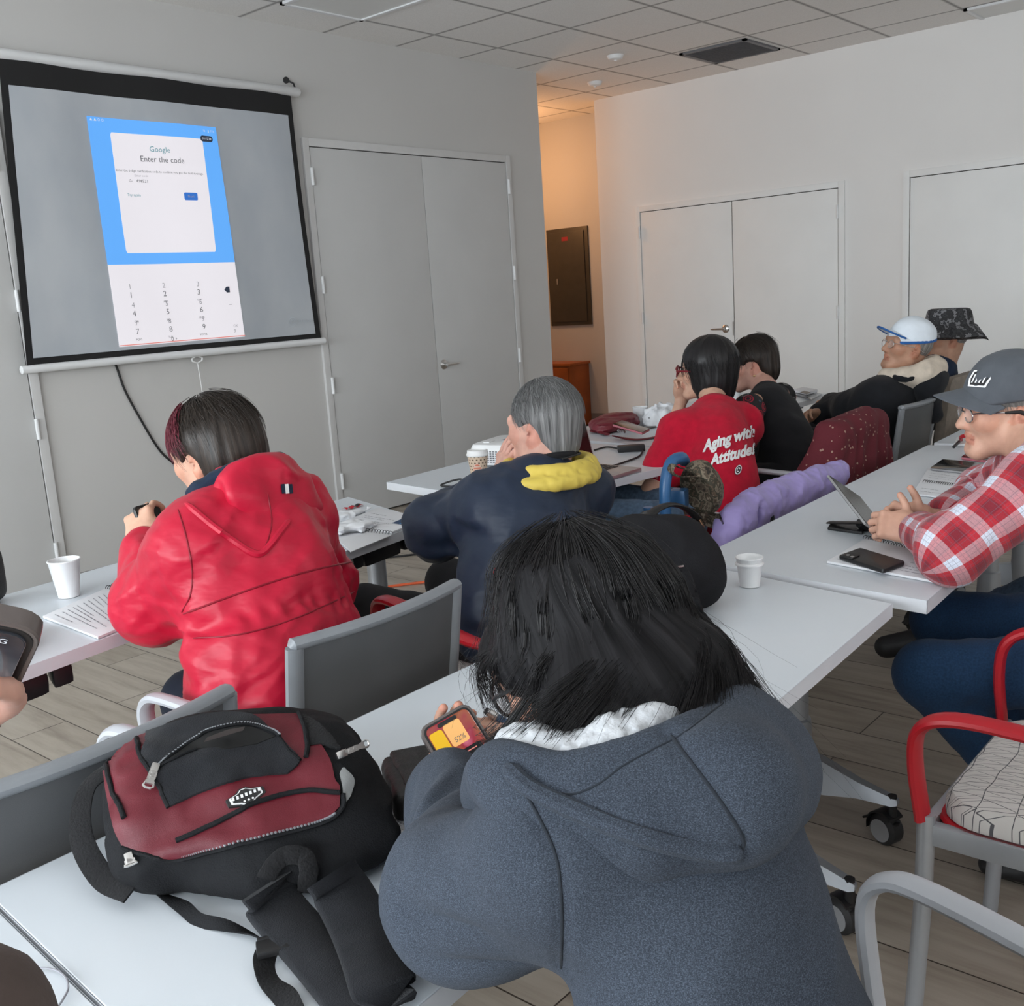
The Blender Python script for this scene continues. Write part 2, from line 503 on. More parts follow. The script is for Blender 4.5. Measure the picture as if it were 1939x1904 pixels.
TS, TX0, TY0 = .643, 4.047, 5.075
def mat_ceiling():
    """acoustic tile with a dark-edged metal grid"""
    t = NT('ceiling_tile'); co = t.coord()
    sp = t.n('ShaderNodeSeparateXYZ'); t.l(co, sp.inputs[0])
    def dist(o, off):
        q = t.math('DIVIDE', t.math('SUBTRACT', o, off), TS)
        fr = t.math('SUBTRACT', q, t.math('ROUND', q)); return t.math('MULTIPLY', t.math('ABSOLUTE', fr), TS)
    d = t.math('MINIMUM', dist(sp.outputs[0], TX0), dist(sp.outputs[1], TY0))
    line = t.math('LESS_THAN', d, .006); soft = t.ramp(d, [(.006, (.55, .55, .55, 1)), (.02, (1, 1, 1, 1))])
    n = t.noise(co, 140, 3, .7)
    tile = t.ramp(n, [(.35, (.80, .785, .765, 1)), (.6, (.88, .865, .845, 1))])
    tile = t.mix(1.0, tile, soft, 'MULTIPLY')
    t.base(t.mix(line, tile, (.34, .33, .32, 1))); t.set(Roughness=.85)
    t.bump(t.math('ADD', t.math('MULTIPLY', n, .3), t.math('MULTIPLY', line, .6)), .25, .004)
    return t.m
M['ceiling'] = mat_ceiling()

# ------------------------------------------------------------------ room shell
YF, XR, ZC = 5.448, 8.305, 3.176
XL, YB = -2.6, -2.6
def struct(name, mb, mat, parent=None, **kw):
    o = mb.build(name, mat, parent, **kw)
    if parent is None: o['kind'] = 'structure'
    return o
def struct_root(name, loc):
    o = bpy.data.objects.new(name, None); COL.objects.link(o); o.location = loc; o['kind'] = 'structure'; o.empty_display_size = .1
    return o
def bx(x0, x1, y0, y1, z0, z1, bev=0, mb=None):
    mb = mb or MB(); return mb.box(((x0+x1)/2, (y0+y1)/2, (z0+z1)/2), (x1-x0, y1-y0, z1-z0), bev=bev)
struct('floor', bx(XL-.2, 9.4, YB-.2, 8.4, -.1, 0), M['floor'], smooth=False)
struct('ceiling', bx(XL-.2, 9.4, YB-.2, 8.4, ZC, ZC+.1), M['ceiling'], smooth=False)
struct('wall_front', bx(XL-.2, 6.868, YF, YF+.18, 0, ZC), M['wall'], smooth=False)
struct('wall_right', bx(XR, XR+.16, YB-.2, 5.92, 0, ZC), M['wall_lit'], smooth=False)
struct('wall_hallway', bx(8.85, 9.0, 5.92, 8.4, 0, ZC), M['wall'], smooth=False)
struct('wall_hallway_return', bx(8.465, 8.85, 5.80, 5.92, 0, ZC), M['wall'], smooth=False)
struct('wall_hallway_end', bx(5.0, 8.85, 8.2, 8.4, 0, ZC), M['wall'], smooth=False)
struct('wall_hallway_left', bx(4.9, 5.0, YF+.18, 8.4, 0, ZC), M['wall'], smooth=False)
struct('wall_back', bx(XL-.2, XR, YB-.2, YB, 0, ZC), M['wall'], smooth=False)
# left wall: piers and headers around three wide windows
WZ0, WZ1 = .75, 2.45
WINS = [(-2.2, -.2), (.25, 2.25), (2.7, 4.7)]
wl = MB(); bx(XL-.2, XL, YB, YF, 0, WZ0, mb=wl); bx(XL-.2, XL, YB, YF, WZ1, ZC, mb=wl)
ys = [YB]+[v for w in WINS for v in w]+[YF]
for i in range(0, len(ys), 2): bx(XL-.2, XL, ys[i], ys[i+1], WZ0, WZ1, mb=wl)
struct('wall_left', wl, M['wall'], smooth=False)
def mat_glass():
    t = NT('window_glass'); t.base((.95, .98, 1, 1)); t.set(Roughness=.02, Alpha=.12); t.b.inputs['Specular IOR Level'].default_value = .6
    return t.m
M['glass'] = mat_glass()
for i, (a, b) in enumerate(WINS):
    w = struct_root('window_%d' % (i+1), (XL-.1, (a+b)/2, WZ0))
    fr = MB()
    for (y0, y1, z0, z1) in ((a, b, WZ0, WZ0+.05), (a, b, WZ1-.05, WZ1), (a, a+.05, WZ0, WZ1), (b-.05, b, WZ0, WZ1), ((a+b)/2-.025, (a+b)/2+.025, WZ0, WZ1)):
        bx(XL-.14, XL-.06, y0, y1, z0, z1, mb=fr)
    fr.build('window_frame', M['white_metal'], w, smooth=False)
    bx(XL-.103, XL-.097, a+.05, b-.05, WZ0+.05, WZ1-.05).build('window_pane', M['glass'], w, smooth=False)
    bx(XL-.02, XL+.08, a-.05, b+.05, WZ0-.03, WZ0).build('window_sill', M['white_metal'], w, smooth=False)

M['baseboard'] = simple('baseboard_vinyl', (.30, .28, .27, 1), .6)
def baseboard(name, x0, x1, y0, y1): struct(name, bx(x0, x1, y0, y1, 0, .10), M['baseboard'], smooth=False)
baseboard('baseboard_front', 6.47, 6.868, YF-.012, YF)
baseboard('baseboard_front_middle', 2.53, 4.38, YF-.012, YF)
baseboard('baseboard_right', XR-.012, XR, 5.51, 5.92)
baseboard('baseboard_right_middle', XR-.012, XR, 3.05, 3.48)
struct('baseboard_hallway', bx(8.838, 8.85, 5.92, 8.2, 0, .17), M['baseboard'], smooth=False)

def lever(mb, c, out, along):
    """rose + spindle + lever; out = wall normal, along = lever direction"""
    out, along = unit(out), unit(along); c = np.asarray(c, float)
    A = np.stack([along, np.cross(out, along), out], 1)
    mb.lathe([(0, 0), (.036, 0), (.036, .006), (.030, .012), (.014, .016), (.012, .05), (0, .05)], c, 24, A)
    p = [c+out*.048+along*v for v in (-.012, .02, .06, .10, .125)]; p[-1] = p[-1]-out*.006
    mb.tube(p, [.011, .0105, .009, .008, .0065], 10)
def hinge(mb, c, ax_n, side):
    """knuckle barrel with two leaves, on wall normal ax_n"""
    c = np.asarray(c, float)
    mb.tube([c+V3(0, 0, -.055), c+V3(0, 0, -.0545), c+V3(0, 0, .0545), c+V3(0, 0, .055)], [.006, .0105, .0105, .006], 10)
    for dz in (-.02, .02): mb.tube([c+V3(0, 0, dz-.001), c+V3(0, 0, dz+.001)], .0112, 10)
# double doors on the front wall (faces -y)
def front_door(name, x0, x1, xm, ztop, hx, handle):
    r = struct_root(name, ((x0+x1)/2, YF, 0))
    f = MB(); w = .05
    bx(x0-w, x0, YF-.022, YF, 0, ztop+w, .004, f); bx(x1, x1+w, YF-.022, YF, 0, ztop+w, .004, f); bx(x0, x1, YF-.022, YF, ztop, ztop+w, .004, f)
    f.build('door_frame', M['frame'], r)
    bx(x0, x1, YF-.004, YF-.001, 0, ztop).build('gap_shade', M['dark_gap'], r, smooth=False)  # dark sheet behind the leaves paints the shade of the gaps
    for a, b in ((x0+.006, xm-.0025), (xm+.0025, x1-.006)):
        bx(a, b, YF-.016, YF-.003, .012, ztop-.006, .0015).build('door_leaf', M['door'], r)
    for x, zs in hx:
        for z in zs:
            h = MB(); hinge(h, (x, YF-.028, z), 1, 1); h.build('hinge', M['white_metal'], r)
    if handle is not None:
        h = MB(); lever(h, (handle[0], YF-.016, handle[1]), (0, -1, 0), (1, 0, 0)); h.build('lever_handle', M['chrome'], r)
        bx(xm-.0135, xm-.002, YF-.018, YF-.0165, handle[1]-.06, handle[1]+.06).build('strike_plate', M['chrome'], r, smooth=False)
    return r
front_door('door_1', 4.466, 6.405, 5.478, 2.463, ((4.464, (2.274, 1.59, .93, .28)), (6.413, (2.28, 1.62, .97, .30))), (5.545, .974))
front_door('door_2', .52, 2.462, 1.49, 2.463, ((2.460, (2.27, 1.577, .914, .247)),), None)
# doors on the right wall (faces -x)
def side_door(name, y0, y1, ym, ztop, hs, handle):
    r = struct_root(name, (XR, (y0+y1)/2, 0)); f = MB(); w = .05
    bx(XR-.022, XR, y0-w, y0, 0, ztop+w, .004, f); bx(XR-.022, XR, y1, y1+w, 0, ztop+w, .004, f); bx(XR-.022, XR, y0, y1, ztop, ztop+w, .004, f)
    f.build('door_frame', M['door_side'], r)
    bx(XR-.004, XR-.001, y0, y1, 0, ztop).build('gap_shade', M['dark_gap'], r, smooth=False)  # dark backing sheet, shade between the leaves put in as colour
    for a, b in ((y0+.006, ym-.004), (ym+.004, y1-.006)):
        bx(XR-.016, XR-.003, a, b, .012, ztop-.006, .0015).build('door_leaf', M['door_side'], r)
    for y, zs in hs:
        for z in zs:
            h = MB(); hinge(h, (XR-.028, y, z), 0, 1); h.build('hinge', M['white_metal'], r)
    if handle is not None:
        h = MB(); lever(h, (XR-.016, handle[0], handle[1]), (-1, 0, 0), (0, 1, 0)); h.build('lever_handle', M['chrome'], r)
        bx(XR-.018, XR-.0165, ym+.004, ym+.016, handle[1]-.06, handle[1]+.06).build('strike_plate', M['chrome'], r, smooth=False)
side_door('door_3', 3.551, 5.451, 4.507, 2.123, ((5.457, (1.941, 1.159, .35)), (3.556, (1.936, 1.137, .35))), (4.592, 1.035))
side_door('door_4', 1.10, 2.983, 2.04, 2.133, (), None)

# ceiling fittings
def fitting(name, label, cat, loc): return thing(name, label, cat, loc)
def tile_box(ix, iy): # tile spanning grid cells from (TX0,TY0)
    return TX0+ix*TS, TY0-iy*TS
M['grille'] = simple('vent_grille', (.17, .17, .18, 1), .5, .3)
M['diffuser'] = simple('light_diffuser', (.72, .72, .70, 1), .35, var=.01)
vt = fitting('ceiling_vent', 'dark grey square air vent grille set in the ceiling tiles', 'vent', (7.59, 4.11, ZC))
g = MB(); x0, x1, y0, y1 = 7.315, 7.875, 3.835, 4.395
for a in ((x0, x1, y0, y0+.03), (x0, x1, y1-.03, y1), (x0, x0+.03, y0, y1), (x1-.03, x1, y0, y1)): bx(*a, ZC-.014, ZC-.001, mb=g)
g.build('vent_frame', M['grille'], vt, smooth=False)
g = MB()
for k in range(18):
    x = x0+.045+k*(x1-x0-.09)/17; g.box((x, (y0+y1)/2, ZC-.008), (.004, y1-y0-.06, .016), ry(.6))
bx(x0+.03, x1-.03, y0+.03, y1-.03, ZC-.003, ZC-.001, mb=g)
g.build('vent_louvres', M['grille'], vt, smooth=False)
for (ix, iy, lab) in ((0, 1, 'flat ceiling light panel, switched off, above the projection screen wall'), (6, 5, 'flat ceiling light panel, switched off, close to the wall with the side doors')):
    xx, yy = tile_box(ix, iy-1)
    L = fitting('ceiling_light', lab, 'ceiling light', (xx+TS/2, yy-TS/2, ZC))
    g = MB()
    for a in ((xx+.01, xx+TS-.01, yy-TS+.01, yy-TS+.035), (xx+.01, xx+TS-.01, yy-.035, yy-.01), (xx+.01, xx+.035, yy-TS+.01, yy-.01), (xx+TS-.035, xx+TS-.01, yy-TS+.01, yy-.01)): bx(*a, ZC-.016, ZC-.001, mb=g)
    g.build('light_frame', M['white_metal'], L, smooth=False)
    bx(xx+.035, xx+TS-.035, yy-TS+.035, yy-.035, ZC-.008, ZC-.002).build('light_diffuser', M['diffuser'], L, smooth=False)
for (x, y, lab) in ((6.932, 4.723, 'small round white smoke detector on the ceiling near the air vent'), (7.612, 5.408, 'small white ceiling sprinkler cap nearest the hallway')):
    s_ = fitting('smoke_detector' if y < 5 else 'sprinkler_cap', lab, 'smoke detector' if y < 5 else 'sprinkler', (x, y, ZC))
    MB().lathe([(0, -.034), (.035, -.034), (.052, -.026), (.062, -.008), (.064, 0), (0, 0)], (x, y, ZC), 24).build('detector_housing' if y < 5 else 'cap_plate', M['white_plastic'], s_)
    MB().lathe([(0, -.042), (.010, -.042), (.014, -.034), (0, -.034)], (x, y, ZC), 12).build('sensor_dome', M['white_plastic'], s_)

# hallway: electrical panel, cabinet
M['panel'] = simple('panel_bronze', (.085, .075, .06, 1), .45, .4)
ep = thing('electrical_panel', 'dark bronze electrical panel door on the hallway wall', 'electrical panel', (8.85, 6.80, 1.1))
bx(8.83, 8.85, 6.455, 6.99, 1.10, 2.10, .004).build('panel_frame', M['panel'], ep)
bx(8.818, 8.831, 6.50, 6.945, 1.14, 2.06, .003).build('panel_door', M['panel'], ep)
MB().box((8.815, 6.86, 1.56), (.012, .018, .06), bev=.004).build('panel_latch', M['chrome'], ep)
M['red_label'] = simple('red_label', (.35, .03, .04, 1), .5)
bx(8.816, 8.8185, 6.70, 6.78, 1.97, 2.01).build('warning_sticker', M['red_label'], ep, smooth=False)
M['orange_wood'] = simple('orange_wood', (.38, .10, .02, 1), .4, var=.2, nscale=4)
cb = thing('wood_cabinet', 'orange brown wooden cabinet standing in the hallway', 'cabinet', (8.66, 6.95, 0))
bx(8.50, 8.835, 6.52, 7.5, .06, .70, .004).build('cabinet_body', M['orange_wood'], cb)
bx(8.48, 8.838, 6.50, 7.52, .70, .725, .004).build('cabinet_top', M['orange_wood'], cb)
bx(8.52, 8.82, 6.54, 7.48, .0, .06).build('plinth', M['dark_gap'], cb, smooth=False)
for a, b in ((6.54, 7.0), (7.02, 7.48)):
    d = bx(8.485, 8.50, a, b, .08, .68, .003).build('cabinet_door', M['orange_wood'], cb)
    MB().lathe([(0, 0), (.008, 0), (.008, .015), (.014, .022), (0, .03)], (8.485, b-.05 if a < 6.8 else a+.05, .5), 12, ry(-PI/2)).build('knob', M['chrome'], d)

# wall outlet
ol = thing('wall_outlet', 'white electrical outlet plate low on the front wall', 'outlet', (3.985, YF, .46))
MB().box((3.985, YF-.004, .461), (.075, .008, .118), bev=.003).build('outlet_plate', M['white_plastic'], ol)
for dz in (-.02, .02):
    MB().lathe([(0, 0), (.016, 0), (.015, .003), (0, .003)], (3.985, YF-.008, .461+dz), 16, rx(PI/2)).build('socket', M['black_plastic'] if False else M['frame'], ol)

# ------------------------------------------------------------------ light
def area(name, loc, rot, sx, sy, power, col):
    l = bpy.data.lights.new(name, 'AREA'); l.shape = 'RECTANGLE'; l.size = sx; l.size_y = sy; l.energy = power; l.color = col
    o = bpy.data.objects.new(name, l); COL.objects.link(o); o.location = loc; o.rotation_euler = rot; return o
for i, (a, b) in enumerate(WINS):
    area('window_light', (XL-.25, (a+b)/2, (WZ0+WZ1)/2+.1), (0, -PI/2-.12, 0), 1.75, b-a, (150, 185, 180)[i], (.88, .95, 1.0))
l = bpy.data.lights.new('hallway_lamp', 'POINT'); l.energy = 30; l.color = (1.0, .50, .22); l.shadow_soft_size = .12
o = bpy.data.objects.new('hallway_lamp', l); COL.objects.link(o); o.location = (7.9, 6.9, 2.6)
w = bpy.data.worlds.new('sky'); SC.world = w; w.use_nodes = True
nt = w.node_tree; bg = nt.nodes['Background']
sky = nt.nodes.new('ShaderNodeTexSky'); sky.sky_type = 'HOSEK_WILKIE'; sky.turbidity = 6; sky.sun_direction = (-.3, -.5, .8)
mixn = nt.nodes.new('ShaderNodeMix'); mixn.data_type = 'RGBA'; mixn.inputs[0].default_value = .75
nt.links.new(sky.outputs[0], mixn.inputs[6]); mixn.inputs[7].default_value = (.9, .95, 1, 1)
nt.links.new(mixn.outputs[2], bg.inputs[0]); bg.inputs[1].default_value = 1.0
# fill lamp added at the back, where the wall has no window
area('back_fill_light', (2.6, YB+.05, 1.7), (PI/2+.1, 0, PI), 6.5, 1.7, 95, (.92, .96, 1.0))
SC.view_settings.view_transform = 'Standard'
SC.view_settings.look = 'None'
SC.view_settings.exposure = 0.0
# ------------------------------------------------------------------ projection screen, cables on the wall
M['screen_cloth'] = None
def mat_screen():
    t = NT('screen_cloth'); co = t.coord()
    n = t.noise(t.coord(scale=(1.6, 1, .9)), 2.2, 3, .5)
    t.base(t.ramp(n, [(.3, (.44, .475, .52, 1)), (.7, (.53, .555, .585, 1))])); t.set(Roughness=.8); return t.m
M['screen_cloth'] = mat_screen()
M['screen_black'] = simple('screen_border', (.008, .008, .009, 1), .7)
def glow(name, c, es, base=None):
    t = NT(name); co = t.coord(); n = t.noise(co, 3, 2)
    cc = t.ramp(n, [(.3, tuple(x*.985 for x in c[:3])+(1,)), (.7, c)])
    t.base(base or tuple(x*.35 for x in c[:3])+(1,)); t.set(Roughness=.8)
    t.l(cc, t.b.inputs['Emission Color']); t.b.inputs['Emission Strength'].default_value = es; return t.m
M['pic_white'] = glow('projected_white', srgb(240, 236, 242), .74)
M['pic_blue'] = glow('projected_blue', srgb(96, 172, 252), .85, (.05, .13, .25, 1))
M['pic_button'] = glow('projected_button', srgb(52, 120, 214), .7, (.02, .06, .18, 1))
M['pic_text'] = simple('projected_grey_text', srgb(126, 124, 130), .8)
M['pic_faint'] = simple('projected_faint_text', srgb(186, 182, 190), .8)
M['pic_light'] = glow('projected_light_text', srgb(235, 240, 250), .6)
M['pic_teal'] = simple('projected_teal_text', srgb(120, 178, 190), .8)
M['pic_red'] = glow('projected_red_line', srgb(244, 150, 140), .6)
M['pic_dark'] = simple('projected_dark_badge', srgb(60, 70, 90), .8)
M['logo_grey'] = simple('screen_logo_grey', srgb(196, 202, 208), .8)

def text_arrays(txt, size, bold=0.0, align='CENTER', res=3, spacing=1.0, extrude=0.0):
    """flat triangulated text in the xy plane"""
    cu = bpy.data.curves.new('t', 'FONT'); cu.body = txt; cu.size = size; cu.align_x = align; cu.align_y = 'CENTER'
    cu.offset = bold; cu.resolution_u = res; cu.space_character = spacing; cu.extrude = extrude; cu.fill_mode = 'FRONT' if not extrude else 'BOTH'
    o = bpy.data.objects.new('t', cu); COL.objects.link(o); dg = bpy.context.evaluated_depsgraph_get(); dg.update()
    me = o.evaluated_get(dg).to_mesh(); vs = np.array([v.co[:] for v in me.vertices], float).reshape(-1, 3); fs = [tuple(p.vertices) for p in me.polygons]
    o.evaluated_get(dg).to_mesh_clear(); bpy.data.objects.remove(o); bpy.data.curves.remove(cu); return vs, fs
def put_text(mb, txt, size, c, ex, ey, **kw):
    vs, fs = text_arrays(txt, size, **kw)
    if len(vs): mb.add(np.asarray(c, float)+vs[:, :1]*np.asarray(ex, float)+vs[:, 1:2]*np.asarray(ey, float), fs)
    return mb

scr = thing('projection_screen', 'large pull-down projection screen with black border hanging on the front wall', 'projection screen', (3.42, YF-.06, 1.23))
YS = YF-.06
def ripple(x, z): return -.012*math.sin((x-2.4)*4.2+z*.8)*(1-abs(z-1.95)/1.0) + .006*math.sin(x*9+z*2)
def sheet(x0, x1, z0, z1, off, nx=30, nz=20, edge=None):
    P = np.zeros((nz, nx, 3))
    for i, z in enumerate(np.linspace(z0, z1, nz)):
        a, b = (x0, x1) if edge is None else edge(z)
        for j, x in enumerate(np.linspace(a, b, nx)): P[i, j] = (x, YS+ripple(x, z)-off, z)
    return P
def outer(z): 
    t = (z-1.235)/(2.75-1.235); pin = -.055*math.exp(-((z-2.33)/.16)**2)*0 - .02*math.sin(PI*t)
    return 2.437+.098*t-(-.0), 4.373-.04*t+pin*.6
def inner(z):
    t = (z-1.235)/(2.75-1.235); a, b = outer(z); return a+.036, b-.042
MB().grid(sheet(0, 0, 1.235, 2.755, 0, edge=outer)).build('screen_border', M['screen_black'], scr)
sc_ = MB().grid(sheet(0, 0, 1.283, 2.628, .004, edge=inner)).build('screen_fabric', M['screen_cloth'], scr)
# roller casing and bottom bar
MB().tube([(2.36, YS+.02, 2.775), (2.37, YS+.02, 2.775), (4.39, YS+.02, 2.775), (4.40, YS+.02, 2.775)], [.02, .042, .042, .036], 16, flat=(1.0, .72), up=(0, 0, 1)).build('roller_casing', M['white_metal'], scr)
MB().tube([(2.405, YS, 1.228), (2.41, YS, 1.228), (4.40, YS, 1.232), (4.405, YS, 1.232)], [.012, .022, .022, .012], 14).build('bottom_bar', M['white_metal'], scr)
h = MB(); h.tube([(4.385, YS+.02, 2.80), (4.385, YS+.03, 2.83), (4.37, YS+.05, 2.845), (4.355, YF, 2.845)], .006, 8); h.tube([(4.345, YF-.012, 2.85), (4.35, YF, 2.85)], .02, 10)
h.build('wall_hook', M['black_plastic'], scr)
pu = MB(); c0 = (3.44, YS, 1.19)
pu.tube([(3.405, YS, 1.20), (3.408, YS, 1.185), (3.44, YS, 1.172), (3.472, YS, 1.185), (3.475, YS, 1.20)], .005, 8); pu.tube([(3.43, YS, 1.21), (3.405, YS, 1.20)], .004, 6); pu.tube([(3.45, YS, 1.21), (3.475, YS, 1.20)], .004, 6)
pu.tube(spline([(3.44, YS, 1.172), (3.446, YS, 1.05), (3.45, YS, .94)], 8), .003, 6)
pu.build('pull_cord', M['white_plastic'], scr)
# the projected picture: phone sign-in page over a number pad
def on_screen(x, z, off): return (x, YS+ripple(x, z)-off, z)
def pic_rect(name, mat, f, z0, z1, off, parent, nx=60, nz=40): return MB().grid(sheet(0, 0, z0, z1, off, nx, nz, f)).build(name, mat, parent)
pe = lambda z: (2.957, 3.748+(2.51-z)*.026)
pic = pic_rect('projected_picture', M['pic_white'], pe, 1.302, 1.745, .007, scr)
pic_rect('blue_page', M['pic_blue'], pe, 1.745, 2.515, .007, pic)
pic_rect('white_card', M['pic_white'], lambda z: (3.081+max(0, .012-(2.442-z))*.6+max(0, .012-(z-1.806))*.6, 3.643-max(0, .012-(2.442-z))*.6-max(0, .012-(z-1.806))*.6), 1.806, 2.442, .0095, pic, 60, 60)
pts = rrect(.085, .042, .008, 8, (3.52, 2.118)); bt = MB().add([on_screen(x, z, .011) for x, z in pts], [tuple(range(len(pts)))]).build('next_button', M['pic_button'], pic, smooth=False)
pts = rrect(.085, .034, .016, 4, (3.672, 2.445)); MB().add([on_screen(x, z, .010) for x, z in pts], [tuple(range(len(pts)))]).build('status_badge', M['pic_dark'], pic, smooth=False)
EX, EZ = (1, 0, 0), (0, 0, 1)
def words(name, mat, items, off=.0122, **kw):
    m_ = MB()
    for txt, x, z, s_ in items: put_text(m_, txt, s_, on_screen(x, z, off), EX, EZ, **kw)
    m_.v = [on_screen(v[0], v[2], off) for v in m_.v]
    return m_.build(name, mat, pic, smooth=False)
words('heading_text', M['pic_teal'], [('Google', 3.36, 2.366, .042)], res=2)
words('heading_text', M['pic_text'], [('Enter the code', 3.37, 2.312, .044)], res=2)
words('body_text', M['pic_text'], [('Enter the 6-digit verification code to confirm you got the text message', 3.35, 2.246, .0185), ('G-', 3.165, 2.193, .022), ('498521', 3.235, 2.193, .024)], res=1)
words('body_text', M['pic_faint'], [('Enter code', 3.232, 2.222, .018), ('Next', 3.52, 2.118, .02)], res=1)
words('link_text', M['pic_teal'], [('Try again', 3.175, 2.118, .022)], res=1)
words('badge_text', M['pic_light'], [('00:02:38', 3.672, 2.445, .018), ('▲ ▲ ○ ○', 3.01, 2.499, .018), ('12 · ▮ 71%', 3.69, 2.488, .016)], res=1)
keys = []; faint = []
kx = (3.07, 3.285, 3.50); kz = (1.578, 1.477, 1.378)
for r_, row in enumerate((('1', '2', '3'), ('4', '5', '6'), ('7', '8', '9'))):
    for c_, d in enumerate(row):
        keys.append((d, kx[c_]+.004*r_, kz[r_], .044)); faint.append((d, kx[c_]+.004*r_, kz[r_]+.046, .04))
for x, z, s_ in ((kx[1], 1.535, 'ABC'), (kx[2], 1.535, 'DEF'), (kx[0]+.01, 1.433, 'GHI'), (kx[1], 1.433, 'JKL'), (kx[2], 1.433, 'MNO'), (kx[0]+.01, 1.335, 'PQRS'), (kx[1], 1.335, 'TUV'), (kx[2], 1.335, 'WXYZ')): keys.append((s_, x, z, .016))
keys += [('0', kx[1]+.01, 1.322, .036), ('+', kx[1]+.035, 1.322, .024)]
words('keypad_digits', M['pic_text'], keys, res=2); words('keypad_digits', M['pic_faint'], faint+[('9', 3.71, 1.34, .03), ('–', 3.70, 1.50, .04), ('OK', 3.72, 1.37, .022)], res=2)
k = MB()
P_ = [(3.668, 1.586), (3.684, 1.603), (3.705, 1.603), (3.705, 1.569), (3.684, 1.569)]
k.add([on_screen(x, z, .0125) for x, z in P_], [tuple(range(5))]); k.build('backspace_key', M['pic_dark'], pic, smooth=False)
k = MB().grid([[on_screen(x, z, .012) for x in np.linspace(2.957, 3.779, 10)] for z in (1.3065, 1.3115)]); k.build('red_line', M['pic_red'], pic, smooth=False)
lg = MB()
for r_, a0, a1 in ((.030, 0, 2*PI), (.019, -.6*PI, 1.2*PI)):
    A = np.linspace(a0, a1, 22); q = [on_screen(4.155+r_*math.cos(a), 1.368+r_*math.sin(a), .0075) for a in A]
    q2 = [on_screen(4.155+(r_-.0045)*math.cos(a), 1.368+(r_-.0045)*math.sin(a), .0075) for a in A]; lg.grid([q, q2])
put_text(lg, 'D', .03, on_screen(4.155, 1.368, .0075), EX, EZ, res=2); put_text(lg, 'SENIOR', .024, on_screen(4.255, 1.368, .0075), EX, EZ, res=2, spacing=1.3)
lg.v = [on_screen(v[0], v[2], .0085) for v in lg.v]
lg.build('screen_logo', M['logo_grey'], scr, smooth=False)

# black cable running down the wall behind the red jacket
MB().tube(spline([(2.93, YF-.03, 1.24), (2.958, YF-.012, 1.19), (2.99, YF-.008, 1.06), (3.055, YF-.008, .90), (3.15, YF-.008, .70), (3.25, YF-.008, .585), (3.42, YF-.008, .40), (3.55, YF-.01, .16), (3.6, YF-.03, .006)], 40), .0065, 8).build('wall_cable', M['black_plastic'])
tag(bpy.data.objects['wall_cable'], 'thin black cable dangling down the front wall below the projection screen', 'cable')

